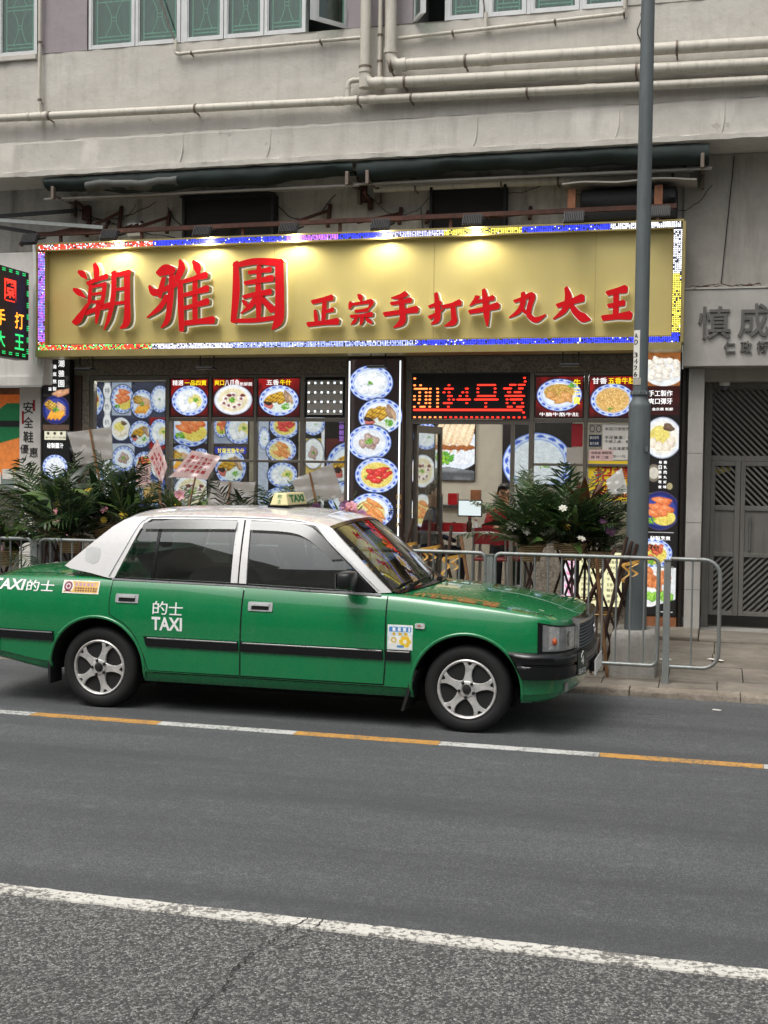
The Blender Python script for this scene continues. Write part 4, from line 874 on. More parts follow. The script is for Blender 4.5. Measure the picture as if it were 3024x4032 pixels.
        me.materials.append(MATS[mt]); o = bpy.data.objects.new(name, me); COL.objects.link(o); o.parent = parent; return o
# ------------------------------------------------------------------ shop front under the sign
SH = thing('restaurant_shopfront', 'bronze framed restaurant shopfront glazed below the gold sign', 'shopfront', (-3.9, 13.0, .235))
FY = 12.95
MB().box(-7.19,-.72,12.94,13.1,2.835,3.075).build('header_band', 'speckle_stone', SH)
MB().box(-7.19,-.72,12.90,12.938,3.0,3.074).build('header_trim', 'bronze_alu', SH)
MB().box(-7.19,-7.09,12.93,13.1,.235,2.834).build('door_jamb', 'dark_wood', SH); MB().box(-7.088,-7.0,12.945,13.1,.235,2.834).build('tiled_jamb', 'speckle_stone', SH)
MB().box(-6.0,-3.88,12.94,13.08,.235,1.02).build('low_wall', 'speckle_stone', SH); MB().box(-1.86,-.72,12.94,13.08,.235,1.02).build('low_wall', 'speckle_stone', SH)
def frame(name, boxes, mt='bronze_alu'):
    for b in boxes: MB().box(*b).build(name, mt, SH, bevel=.003)
frame('mullion', [(-6.998,-6.945,FY,13.03,.24,2.833),(-6.04,-6.0,FY,13.03,.24,2.833),(-5.515,-5.485,FY,13.03,1.022,2.833),(-4.975,-4.945,FY,13.03,1.022,2.833),(-4.43,-4.385,FY,13.03,1.022,2.833),(-3.915,-3.87,FY,13.03,.24,2.833),
    (-3.225,-3.165,FY,13.03,.24,2.833),(-1.895,-1.845,FY,13.03,.24,2.833),(-1.325,-1.285,FY,13.03,1.022,2.833),(-.785,-.722,FY,13.03,.24,2.833)])
tr = []
for a, b in [(-5.998,-5.517),(-5.483,-4.977),(-4.943,-4.432),(-4.383,-3.917),(-1.843,-1.327),(-1.283,-.787)]:
    tr += [(a,b,FY+.004,13.026,2.312,2.352),(a,b,FY+.004,13.026,1.855,1.885),(a,b,FY+.004,13.026,1.022,1.06),(a,b,FY+.004,13.026,2.80,2.832)]
tr += [(-6.943,-6.042,FY+.004,13.026,2.775,2.832),(-6.943,-6.042,FY+.004,13.026,.24,.32),(-3.163,-1.897,FY+.004,13.026,2.29,2.34)]
frame('transom', tr)
for a, b, c, d in [(-6.943,-6.042,.322,2.773)]+[(a,b,c,d) for a,b in [(-5.998,-5.517),(-5.483,-4.977),(-4.943,-4.432),(-4.383,-3.917),(-1.843,-1.327),(-1.283,-.787)] for c,d in [(1.887,2.310),(1.062,1.853)]]:
    MB().box(a,b,12.985,12.99,c,d).build('pane', 'shop_glass', SH)
# open glass door leaf swung inward and the fixed right leaf
D = thing('glass_door', 'bronze framed glass door swung open into the restaurant', 'door', (-3.14,13.03,.25))
c, s = math.cos(1.36), math.sin(1.36)
def leafmesh(L): 
    m = MB(); [m.box(*q) for q in L]; m.v = [(-3.14+x*c-y*s, 13.035+x*s+y*c, z) for x, y, z in m.v]; return m
leafmesh([(0,.05,-.02,.02,.25,2.28),(.62,.67,-.02,.02,.25,2.28),(.05,.62,-.02,.02,2.2,2.28),(.05,.62,-.02,.02,.25,.4)]).build('door_frame', 'bronze_alu', D)
leafmesh([(.05,.62,-.003,.003,.4,2.2)]).build('pane', 'shop_glass', D); leafmesh([(.60,.62,-.06,-.03,1.0,1.5)]).build('handle', 'steel', D)
frame('sidelight_post', [(-2.09,-2.05,12.96,13.02,.24,2.288)]); MB().box(-2.048,-1.897,12.985,12.99,.3,2.286).build('pane', 'shop_glass', SH)

# interior room
def room(name, mt, *b): return tag(MB().box(*b).build(name, mt), kind='structure')
room('interior_floor', 'floor_inside', -7.6, -.5, 13.10, 16.6, .10, .36); room('interior_wall', 'wall_inside', -7.6, -.5, 16.3, 16.5, .24, 2.95); room('interior_wall', 'wall_inside', -7.6, -7.5, 13.2, 16.29, .24, 2.95); room('interior_wall', 'wall_inside', -.60, -.5, 13.2, 16.29, .24, 2.95); room('interior_ceiling', 'wall_inside', -7.6, -.5, 13.12, 16.5, 2.952, 3.05)
for i, (x, y, lab) in enumerate([(-5.1,13.55,'bright tube light on the restaurant ceiling behind the upper panels'),(-6.5,14.0,'tube light on the restaurant ceiling at the left bay'),(-2.6,14.6,'tube light on the ceiling inside the doorway'),(-1.2,14.2,'tube light on the ceiling behind the right bay'),(-4.2,15.2,'tube light deep inside on the restaurant ceiling')]):
    t = thing('tube_light', lab, 'light', (x, y, 2.94)); MB().box(x-.32,x+.32,y-.05,y+.05,2.915,2.951).build('fitting', 'white_gloss', t); MB().box(x-.30,x+.30,y-.04,y+.04,2.885,2.914).build('tube', 'tube_light', t)

# ---- light boxes
def lightbox(name, label, x0, x1, z0, z1, y0, y1, frame_m='black_plastic', group=None, edge=.012):
    t = thing(name, label, 'light box', ((x0+x1)/2, y1, z0), group)
    MB().box(x0,x0+edge,y0-.006,y1,z0,z1).box(x1-edge,x1,y0-.006,y1,z0,z1).box(x0+edge,x1-edge,y0-.006,y1,z1-edge,z1).box(x0+edge,x1-edge,y0-.006,y1,z0,z0+edge).box(x0+edge,x1-edge,y0+.01,y1,z0+edge,z1-edge).build('case', frame_m, t)
    return t
def small_panel(label, x0, x1, z0, z1, kind, seed, bgc=(150,24,26), text=(), under=None, rim='blue', cy=.58):
    t = lightbox('menu_light_panel', label, x0, x1, z0, z1, 12.968, 13.02, 'dark_alu', 'menu panels above the shop windows')
    W, H = x1-x0-.024, z1-z0-.024; C = Canvas(W, H, bgc, seed=seed); n = C.noise(.09)
    C.mixc(np.clip(n*1.4-.35, 0, .75), tuple(np.array(bgc)*.35)); C.mixc(np.clip((C.Y/H-.8)*3, 0, .5), (30,8,8))
    C.dish(W*.5, H*cy, W*.48, H*.40, kind, rim); C.to_mesh('picture', 'print_backlit', t, x0+.012, z1-.012, 12.966)
    for (s_, a, b, c_, d_, mt, bo) in text:
        m = MB(); text_into(m, s_, x0+.012+a*W, x0+.012+b*W, z1-.012-d_*H, z1-.012-c_*H, 12.9635, 0, bo); m.build('lettering', mt, t)
    if under:
        m = MB(); text_into(m, under, x0+.1*W, x1-.1*W, z0+.02, z0+.06, 12.9635, 0, .01); m.build('lettering', 'text_backlit', t)
    return t
YL, WT = 'text_backlit_yellow', 'text_backlit'
small_panel('red lit menu panel of a four treasures dish, first of the upper row', -5.995,-5.52,2.355,2.798, 'fourtreasure', 1, text=[('精選',.04,.33,.03,.17,WT,.03),('一品四寶',.37,.95,.03,.17,YL,.03)])
small_panel('red lit menu panel with an octopus soup bowl, second of the upper row', -5.48,-4.98,2.355,2.798, 'octopus', 2, text=[('爽口',.03,.27,.03,.17,YL,.03),('八爪魚',.29,.66,.02,.19,WT,.03),('新鮮靚',.67,.98,.09,.19,WT,.01)], rim='white', cy=.56)
small_panel('red lit menu panel with golden tripe on a plate, third of the upper row', -4.94,-4.435,2.355,2.798, 'tripe', 3, text=[('五香',.2,.5,.03,.17,WT,.03),('牛什',.53,.80,.03,.17,YL,.03)])
small_panel('red lit menu panel with a round beef plate and yellow vertical characters', -1.84,-1.33,2.355,2.798, 'threebeef', 4, text=[('牛',.80,.95,.06,.24,YL,.03),('三',.80,.95,.29,.44,YL,.03),('寶',.80,.95,.50,.68,YL,.03)], under='牛腩牛筋牛肚', cy=.45)
small_panel('red lit menu panel of spiced tripe beside the lamp post', -1.28,-.79,2.355,2.798, 'noodle', 5, text=[('甘香',.05,.37,.03,.18,WT,.03),('五香牛肚',.40,.98,.03,.18,YL,.03)])
# bare panel with only its LEDs
t = lightbox('bare_led_panel', 'uncovered light panel showing four rows of bare white LEDs', -4.38,-3.92,2.357,2.80,12.968,13.02,'mesh_black')
MB().box(-4.355,-3.945,12.962,12.9675,2.385,2.765).build('backing', 'card_grey', t)
for i in range(6):
    for j in range(4):
        x, z = -4.335+i*.074, 2.735-j*.104; MB().box(x-.010,x+.010,12.954,12.9615,z-.010,z+.010).build('led_chip', 'tube_edge', t)
wm = MB()
for i in range(5):
    for j in range(4): wm.tube([(-4.325+i*.074,12.958,2.735-j*.104),(-4.30+i*.074,12.958,2.735-j*.104-.02*(-1)**i),(-4.27+i*.074,12.958,2.735-j*.104)], .0022, 4)
wm.build('wiring', 'mesh_black', t)
# tall centre light box with six plates
t = lightbox('plate_light_box', 'tall dark light box with a column of blue rimmed plates left of the doorway', -3.86,-3.235,.32,2.99,12.86,12.99,'dark_wood')
C = Canvas(.60, 2.62, (26,18,18), seed=6); C.mixc(np.clip(C.noise(.3)*.5, 0, .4), (50,30,26)); C.mixc(np.exp(-((C.X-.05)/.02)**2)*.12, (255,255,255))
for cx, cy, kd in [(.25,.255,'slices'),(.36,.61,'tripe'),(.24,.895,'beefball'),(.33,1.245,'sausage'),(.275,1.63,'wing'),(.36,2.0,'fourtreasure'),(.26,2.35,'noodle')]: C.dish(cx, cy, .245, .19, kd)
C.to_mesh('picture', 'print_backlit', t, -3.848, 2.978, 12.858)
for x in (-3.838, -3.272): MB().box(x-.006,x+.006,12.845,12.857,.36,2.96).build('edge_tube', 'tube_edge', t)
m = MB(); column_text(m, '秘製香汁滷味', -3.345, .085, 1.60, .105, 12.8555, 0, .012); m.build('lettering', 'ink_black', t)
m = MB(); column_text(m, '回味無窮', -3.268, .05, 1.55, .10, 12.8440, 0, .0); m.build('lettering', 'text_backlit_gold', t)
# right light box
t = lightbox('picture_light_box', 'tall light box of bowls and dumplings between lamp post and stone pillar', -.70,-.345,.34,3.03,12.86,12.99)
C = Canvas(.33, 2.665, (18,14,14), seed=8); zt = lambda y: (y-762)*.004718-.005
C.rect(0,0,1,zt(835),(150,92,48)); C.mixc((C.Y < zt(835))*np.clip(C.noise(.05)-.4,0,1), (90,50,24)); C.ell(.17,.20,.2,.14,(236,238,240))
for i in range(26): C.blob(C.r.uniform(.02,.31), C.r.uniform(.07,.27), .035, .035, (255,250,238), (178,164,146), 0, .3)
C.rect(0,zt(836),1,zt(897),(58,16,14)); C.mixc(((C.Y > zt(836)) & (C.Y < zt(897)))*np.clip(C.noise(.08)-.3,0,.8), (24,8,8))
C.dish(.17, zt(946), .19, .21, 'wonton', 'white'); C.dish(.16, zt(1103), .20, .20, 'roast', 'navy'); C.dish(.10, zt(1195), .19, .15, 'stew', 'blue')
C.rect(0,zt(1226),1,zt(1312),(238,238,236)); C.mixc(((C.Y > zt(1226)) & (C.Y < zt(1312)) & (C.X+C.Y*.3 > .9)).astype(float)*.4, (200,206,210))
for i in range(16): C.blob(C.r.uniform(.0,.24), zt(1232)+C.r.uniform(0,.17), .06, .035, (240,150,90), (130,56,24), C.r.uniform(0,3), .6)
for i in range(8): C.blob(.02+.035*i, zt(1287)+C.r.uniform(-.02,.02), .05, .04, (170,220,90), (50,120,30), C.r.uniform(0,3), .3)
C.mixc(((C.Y > zt(1318)-C.X*.35)).astype(float), (16,14,14))
C.ell(.09, zt(1022), .07, .09, (120,110,96)); C.ell(.09, zt(1022), .05, .06, (206,200,186)); C.ell(.25,zt(1050),.03,.035,(170,160,120)); C.rect(0,zt(1149),.30,zt(1150.5),(200,200,200))
C.to_mesh('picture', 'print_backlit', t, -.688, 3.018, 12.858)
for a_ in (('手工製作',-.665,-.43,2.575,2.635,.03),('爽口彈牙',-.665,-.43,2.495,2.555,.03),('金衣裹 新鮮',-.63,-.42,2.43,2.46,.01),('秘製烹煮',-.62,-.42,1.115,1.155,.02)):
    m = MB(); text_into(m,*a_[:5],12.8555,0,a_[5]); m.build('lettering', 'text_backlit', t)
for s_, xx in (('每日新鮮現做',-.535),('南乳肉丸好味',-.485)):
    m = MB(); column_text(m,s_,xx,.03,1.93,.05,12.8555,0,.02); m.build('lettering', 'text_backlit', t)
box('wooden_base', 'wood', t, -.70, -.345, 12.86, 12.98, .22, .338)
# left light box
t = lightbox('noodle_light_box', 'narrow black light box at the left end of the shopfront with a noodle bowl', -7.56,-7.195,.36,3.06,12.86,12.99)
C = Canvas(.34, 2.675, (14,13,15), seed=9); zl = lambda y: (y-772)*.004755
C.dish(.17, zl(901), .18, .17, 'mix', 'navy'); C.blob(.24, zl(860), .12, .04, (226,170,130), (120,70,50), -.2); C.mixc(np.clip(C.noise(.05)-.55,0,.5)*((C.Y > zl(820)) & (C.Y < zl(870))), (120,110,100))
C.rect(.0,zl(938),1,zl(950),(90,70,58)); C.rect(.02,zl(953),.30,zl(974),(226,222,196))
for i in range(3): C.ell(.07+.085*i, zl(958.5), .017, .017, (60,56,50))
C.dish(.16, zl(1040), .16, .14, 'white'); C.dish(.2, zl(1110), .17, .15, 'wonton', 'white'); C.rect(0,zl(1160),1,zl(1215),(236,226,230))
for i in range(14): C.blob(C.r.uniform(.02,.32), zl(1160)+C.r.uniform(0,.26), .05, .045, (250,200,214), (220,80,120), C.r.uniform(0,3), .4)
C.to_mesh('picture', 'print_backlit', t, -7.548, 3.048, 12.858)
for s_, xx, ww, zz, dd in (('潮雅園',-7.31,.075,3.02,.115),('湯底熬製',-7.395,.045,2.97,.085),('牛香四溢',-7.455,.04,2.97,.085)):
    for q_, ch in enumerate(s_): m = MB(); column_text(m,ch,xx,ww,zz-q_*dd,dd,12.8555,0,.02); m.build('lettering', 'text_backlit', t)
m = MB(); text_into(m,'秘製醬汁',-7.49,-7.28,1.99,2.05,12.8555,0,.02); m.build('lettering', 'text_backlit', t)
m = MB(); text_into(m,'鮮牛肉丸粉麵',-7.51,-7.25,2.10,2.125,12.8555,0,.0); m.build('lettering', 'ink_black', t)
# red scrolling LED sign over the doorway
t = thing('scrolling_led_sign', 'black LED sign with red scrolling characters over the doorway', 'sign', (-2.54,12.95,2.345))
MB().box(-3.163,-1.897,12.93,13.0,2.345,2.832).build('case', 'black_plastic', t); MB().box(-3.145,-1.915,12.926,12.9295,2.36,2.815).build('screen', 'mesh_black', t)
LX = lambda p: -3.16+(p-150)/890*1.257; LZ = lambda p: 2.834-(p-235)/355*.494
rowsL = [(278,[172,1010]),(305,[1015]),(330,[172,218,438,(652,798),(895,950),(960,1018)]),(357,[(165,275),295,350,(400,476),(560,590),660,790,(850,918),(962,1005)]),(385,[212,262,292,352,400,440,545,577,660,790,(880,912),(930,990)]),(413,[172,212,262,292,352,(424,468),525,577,(652,798),(862,1016)]),
  (440,[172,212,262,292,352,440,475,(497,608),(632,818),882,(900,998)]),(467,[205,262,292,352,(392,468),577,722,882,935,998]),(495,[172,(212,260),292,352,436,722,(880,925),(950,1012)]),(519,[(162,998)]),(538,[1006]),(575,[175+40*i for i in range(22)])]
for mt, test in (('led_red', lambda x: x > 380), ('led_hot', lambda x: x <= 380)):
    m = MB()
    for y, L in rowsL:
        for e in L:
            a, b = e if isinstance(e, tuple) else (e-11, e+11)
            if (test(a) if y != 519 else mt == 'led_red'):
                z = LZ(y); hh = .0085 if y != 519 else .011; pts = []
                xa, xb = LX(a), LX(b); 
                m.prism([(xa,z),(xa+.006,z-hh),(xb-.006,z-hh),(xb,z),(xb-.006,z+hh),(xa+.006,z+hh)], 12.922, 12.9255)
    m.build('lit_diodes', mt, t)
# hanging lamps under the sign
for i, x in enumerate((-6.85,-5.39,-3.45,-1.43)):
    lab = ['black hanging lamp under the sign over the left bay','black hanging lamp under the sign above the octopus panel','black hanging lamp under the sign in front of the plate light box','black hanging lamp under the sign above the right menu panels'][i]
    t = thing('hanging_lamp', lab, 'lamp', (x, 12.55, 3.0), 'black lamps hanging under the sign')
    MB().bar((x-.08,12.6,2.885),(x-.08,12.6,3.01),.008,.012).bar((x+.08,12.6,2.885),(x+.08,12.6,3.01),.008,.012).build('bracket', 'black_metal', t)
    MB().box(x-.10,x+.10,12.5,12.64,2.86,2.885).build('housing', 'black_metal', t, bevel=.006)
    MB().tube([(x+.03,12.6,3.0),(x+.01,12.6,2.96),(x+.05,12.6,2.93),(x+.02,12.6,2.89)], .003, 5).build('wire', 'black_metal', t)
# ---- posters hung inside, seen through the glass
def poster(label, x0, x1, z0, z1, y, dishes, seed, bgc=(28,22,22), bands=(), text=(), mt='print_backlit', extra=None):
    t = thing('menu_poster', label, 'poster', ((x0+x1)/2, y, z0), 'lit menu posters inside the restaurant')
    MB().box(x0-.008,x1+.008,y,y+.03,z0-.008,z1+.008).build('board', 'dark_alu', t)
    C = Canvas(x1-x0, z1-z0, bgc, res=.0075, seed=seed); C.mixc(np.clip(C.noise(.12)*.8-.3,0,.5), tuple(np.array(bgc)*.5))
    for (a,b,c_,d_,col) in bands: C.rect(a,b,c_,d_,col)
    if extra: extra(C)
    for (cx,cy,rx,ry,kd,*rm) in dishes: C.dish(cx,cy,rx,ry,kd,*(rm or ['blue']))
    C.to_mesh('picture', mt, t, x0, z1, y-.003)
    for (s_,a,b,c_,d_,mm,bo) in text:
        m = MB(); text_into(m, s_, x0+a, x0+b, z1-d_, z1-c_, y-.006, 0, bo, keep=len(s_) == 1); m.build('lettering', mm, t)
    return t
def strip(C):
    C.rect(.26,0,.335,9,(206,208,214))
    for i in range(8): C.ell(.297, .10+.19*i, .055, .09, (246,246,248))
poster('tall lit poster with white character discs behind the left bay glass', -7.42,-6.36,1.25,2.80,13.62, [(.03,.22,.22,.22,'sausage'),(.03,.70,.22,.22,'white'),(.03,1.18,.22,.22,'wing'),(.50,.20,.15,.17,'roast'),(.76,.26,.15,.17,'mix'),(.99,.20,.12,.16,'slices'),(.48,.56,.13,.14,'wonton','white'),(.74,.62,.15,.16,'tripe'),(.99,.60,.13,.16,'fourtreasure'),(.52,.92,.15,.15,'beefball'),(.80,.98,.15,.15,'stew'),(1.0,1.0,.12,.15,'octopus','white'),(.55,1.3,.17,.16,'fourtreasure'),(.9,1.32,.16,.16,'noodle')], 21, bgc=(58,62,84), bands=[(.36,.0,.62,.40,(166,176,196)),(.86,.42,1.06,.80,(150,32,34)),(.36,.74,.66,1.08,(190,198,212)),(.66,1.12,1.06,1.55,(60,84,170))], extra=strip,
    text=[(ch,.265,.33,.045+.19*i,.155+.19*i,'ink_black',.0) for i, ch in enumerate('特色扒麵自選煲')])
poster('lit poster with a half bowl behind the second window of the shop', -6.42,-5.98,1.2,2.50,14.0, [(.22,.20,.28,.26,'roast'),(.10,.62,.17,.18,'mix'),(.36,.64,.13,.16,'stew'),(.25,1.0,.24,.2,'octopus','white')], 22, bgc=(120,126,140), bands=[(0,.42,.44,.84,(50,40,44))], text=[('招牌牛腩',.04,.30,.80,.86,WT,.02)])
poster('narrow lit poster with yellow tripe and a blue heading', -5.90,-5.46,1.2,2.42,14.02, [(.1,.13,.10,.13,'stew'),(.33,.16,.18,.18,'fourtreasure'),(.22,.62,.2,.22,'tripe'),(.2,1.0,.2,.2,'threebeef')], 23, bgc=(70,60,60), bands=[(.02,.38,.42,.46,(40,60,190)),(.0,.0,.44,.34,(150,160,180)),(.0,.84,.44,1.2,(150,110,40))], text=[('甘香五香牛什',.05,.40,.395,.45,YL,.03)])
poster('narrow lit poster with round plates in a column behind the glass', -5.36,-4.84,1.2,2.45,14.05, [(.1,.3,.07,.13,'white'),(.36,.15,.19,.15,'sausage'),(.32,.44,.19,.15,'wing'),(.34,.74,.19,.15,'fourtreasure'),(.3,1.04,.19,.15,'slices')], 24, bands=[(0,0,.16,1.25,(176,184,200))])
poster('lit poster with a large golden tripe bowl at the right window', -4.72,-4.05,1.2,2.45,14.0, [(.10,.12,.14,.14,'white'),(.10,.48,.13,.18,'beefball','white'),(.55,.62,.28,.28,'tripe'),(.55,1.0,.26,.2,'beefball')], 25, bands=[(.20,0,.24,1.2,(230,232,236)),(0,.30,.20,.72,(196,170,90)),(.26,.30,.67,.9,(90,40,36))], text=[(ch,.42,.48,.06+.07*i,.12+.07*i,'text_purple',.01) for i, ch in enumerate('頂級靚雪')])
def toast(C):
    for i in range(6): C.blob(.06+.085*i, .17+.006*i, .05, .23, (252,232,196), (190,130,80), .35, .2)
    for i in range(9): C.blob(.03+.06*i, .36+.012*(i % 2), .05, .03, (170,100,50), (80,36,14), .1, .2)
def ptoast(C):
    C.ell(.24,.38,.42,.30,(226,234,246)); C.strands(.34,.42,.3,.18,(250,252,253),(206,214,224)); toast(C); C.garnish(.15,.50,.11,40); C.mixc((C.Y > .62+.15*np.abs(C.X-.2)).astype(float)*.9, (120,124,126)); C.mixc((C.Y > .70).astype(float)*np.clip(C.noise(.06),0,.6), (60,62,66))
poster('big lit poster of sliced toast and greens on the back wall in the doorway', -3.66,-3.10,1.66,2.46,16.26, [], 26, extra=ptoast)
poster('big lit poster of a blue rimmed noodle bowl right inside the doorway', -2.72,-1.82,1.62,2.52,16.26, [(.46,.62,.46,.40,'white')], 27, text=[(ch,.34,.40,.03+.07*i,.09+.07*i,'text_purple',.01) for i, ch in enumerate('薑蔥鮮')])
poster('small lit poster of plates beside the open door inside', -3.62,-3.28,.9,2.4,14.6, [(.24,.2,.16,.16,'white'),(.2,.62,.16,.2,'octopus','white'),(.2,1.1,.15,.2,'wing','white')], 28)
# ---- notices taped to the right bay
def notice(label, x0, x1, z0, z1, mt, lines=(), ink='ink_black', y=12.980, lh=.03, bold=.0):
    t = thing('taped_notice', label, 'notice', ((x0+x1)/2, y, z0)); MB().box(x0,x1,y,y+.003,z0,z1).build('sheet', mt, t)
    for (s_,a,b,c_,d_) in lines: m = MB(); text_into(m, s_, x0+a, x0+b, z0+c_, z0+d_, y-.002, 0, bold); m.build('lettering', ink, t)
    return t
notice('yellow recruiting notice with red characters in the right bay', -1.27,-.79,1.50,1.915,'paper_yellow',[('招請',.07,.44,.20,.36),('執碼樓面',.07,.44,.04,.16)],'ink_red',12.978,bold=.03)
notice('pale notice with lines of small print in the right bay', -1.13,-.79,1.93,2.30,'paper_white',[('本店只接受現金',.02,.32,.30,.335),('手足蘇業：敬',.02,.30,.21,.245),('不便之處：敬請',.02,.32,.17,.2),('本店逢星期三',.06,.32,.10,.13),('加一元',.1,.24,.02,.05)])
notice('small pink handwritten note taped above the yellow notice', -1.265,-1.02,1.918,2.03,'paper_pink',[('收銀處 轉賬碼',.02,.23,.065,.095),('請 掃 二維',.02,.2,.02,.05)],y=12.976)
notice('blue payment sticker in the right bay window', -1.27,-1.14,2.06,2.185,'cloth_navy',[('歡迎使用',.01,.10,.08,.11),('電子消費',.01,.10,.02,.05)],'ink_white')
notice('round pale hygiene stickers on the right bay glass', -1.27,-1.14,2.20,2.295,'card_grey',[('○○',.005,.125,.01,.085)])
notice('dark red paper on the window left of the notices', -1.45,-1.335,2.06,2.30,'paper_red')
notice('plain grey sheet on the window under the red paper', -1.50,-1.335,1.89,2.05,'card_grey')
notice('pink paper strip on the left bay glass', -6.42,-6.24,1.55,1.82,'paper_pink',[('堂食外賣',.03,.15,.16,.22),('歡迎光臨',.03,.15,.06,.12)])
# pale yellow lit menu board low on the right wall
t = lightbox('menu_board', 'pale yellow lit menu board low behind the railing near the lamp post', -1.345,-.885,.40,.985,12.87,12.935,'black_plastic')
C = Canvas(.436,.561,(240,236,186),seed=40); C.to_mesh('picture','print_backlit',t,-1.333,.973,12.868); m = MB()
for i in range(9):
    z = .945-.058*i; m = MB(); text_into(m,['豬手湯麵','咖喱牛腩麵','酸辣雞翼麵','多士套餐','奶醬多士','奶油豬仔包','鮮油多士','沙爹牛麵','公司三文治'][i],-1.31,-1.19,z-.030,z,12.8655,0,.02); text_into(m,['$33','$35','$32','$33','$27','$28','$23','$33','$34'][i],-1.155,-1.10,z-.026,z-.002,12.8655,0,.02); text_into(m,['牛油多士','花生醬多士','鮮牛丸粉','西多士','牛三星','五香牛什','豬扒麵','腸仔麵','通心粉'][i],-1.05,-.93,z-.030,z,12.8655,0,.02); m.build('lettering','ink_black',t)
t = lightbox('flower_picture_box', 'lit picture of pink flowers left of the low menu board', -1.50,-1.36,.40,.985,12.87,12.935)
C = Canvas(.116,.561,(236,230,236),seed=41)
for i in range(22): C.blob(C.r.uniform(0,.12),C.r.uniform(0,.56),.04,.035,(255,200,225),(230,60,140) if i % 3 else (250,250,250),C.r.uniform(0,3),.3)
C.mixc(np.clip(C.noise(.1)*3-2,0,1),(50,20,60)); C.to_mesh('picture','print_backlit',t,-1.488,.973,12.868)
# ------------------------------------------------------------------ entrance of the flats on the right
E = thing('flats_entrance', 'grey marble faced entrance with slatted metal gate right of the shop', 'entrance', (.2, 12.9, .2))
MB().box(-.272,-.118,12.86,13.3,.2,2.855).build('marble_pillar', 'marble', E, bevel=.004)
MB().box(-.33,3,12.98,13.2,2.857,3.615).build('lintel', 'wall_grey', E)
for z in (.62, 1.3, 2.0): box('marble_joint', 'slot_dark', E, -.2725,-.1175,12.8585,12.9,z,z+.003)
N_ = thing('stone_name_slab', 'grey marble slab with dark raised characters over the entrance', 'sign', (.6, 12.7, 2.86))
MB().box(-.335,2.0,12.70,12.978,2.862,3.62).build('slab', 'marble', N_, bevel=.006)
for s_, a, b, c_, d_, bo in [('慎',-.19,.12,3.13,3.45,.012),('成',.19,.48,3.14,3.47,.012),('樓',.56,.86,3.14,3.47,.012),('仁',.06,.17,2.985,3.105,.012),('政',.215,.325,2.985,3.105,.012),('街',.37,.48,2.985,3.105,.012)]:
    m = MB(); text_into(m, s_, a, b, c_, d_, 12.675, 0, bo, depth=.024); m.build('character', 'stone_letter', N_)
MB().box(-.35,2.0,12.69,12.99,3.622,3.64).build('ledge', 'wall_grime', N_)
t = tag(MB().tube([(-.318,12.90,.235),(-.318,12.90,1.2),(-.32,12.90,2.85)], .030, 10).build('conduit', 'dark_alu', None, smooth=50), 'dark upright conduit between the right light box and the marble pillar', 'pipe')
# recess behind
tag(MB().box(-.4,3.2,15.0,15.1,.1,2.95).build('entrance_back_wall','wall_grey'), kind='structure'); tag(MB().box(-.498,-.40,13.31,15.0,.1,2.95).build('entrance_side_wall','wall_grey'), kind='structure'); tag(MB().box(-.49,3.2,13.0,15.1,2.74,2.855).build('entrance_ceiling','wall_grey'), kind='structure'); tag(MB().box(-.11,3.2,12.905,15.0,.05,.2).build('entrance_floor','concrete'), kind='structure')
for i,(x,y) in enumerate([(.44,13.5),(.47,13.9)]):
    t = thing('downlight', ['round white downlight on the entrance ceiling, nearer one','round white downlight on the entrance ceiling, farther one'][i], 'light', (x,y,2.73)); MB().lathe([(.10,2.738),(.10,2.728),(.085,2.724)],20,(x,y,0)).build('ring','white_gloss',t,smooth=40); MB().lathe([(.083,2.726),(.0001,2.722)],20,(x,y,0)).build('diffuser','tube_edge',t,smooth=40)
t = thing('security_camera', 'white dome camera under the entrance ceiling', 'camera', (.08,13.2,2.73)); MB().lathe([(.055,2.738),(.055,2.71),(.045,2.70)],16,(.08,13.2,0)).build('base','white_gloss',t,smooth=40); MB().lathe([(.043,2.70),(.036,2.672),(.018,2.655),(.0001,2.65)],16,(.08,13.2,0)).build('dome','lamp_paint',t,smooth=60)
# gate
G = thing('metal_gate', 'dark bronze entrance gate with diagonal slats and solid middle panel', 'gate', (.5,13.3,.25))
GY = 13.30
gx0, gx1 = -.108, 1.45
def gf(name, *b): MB().box(*b).build(name, 'gate_metal', G, bevel=.003)
gf('jamb', gx0,gx0+.07,GY-.06,GY+.04,.2,2.735); gf('transom', gx0+.071,gx1,GY-.03,GY+.03,1.93,1.985); gf('head', gx0+.071,gx1,GY-.03,GY+.03,2.68,2.735)
for (a, b) in [(-.035,.21),(.265,1.4)]:
    gf('stile', a,a+.045,GY-.032,GY+.032,.33,1.928); gf('stile', b-.003,b+.05,GY-.032,GY+.032,.33,1.928)
    gf('rail', a+.046,b-.004,GY-.03,GY+.03,1.88,1.927); gf('rail', a+.046,b-.004,GY-.03,GY+.03,1.42,1.47); gf('rail', a+.046,b-.004,GY-.03,GY+.03,.94,.985); gf('rail', a+.046,b-.004,GY-.03,GY+.03,.33,.375)
    MB().box(a+.046,b-.004,GY-.012,GY+.012,.986,1.419).build('solid_panel','aluminium' if False else 'gate_metal',G)
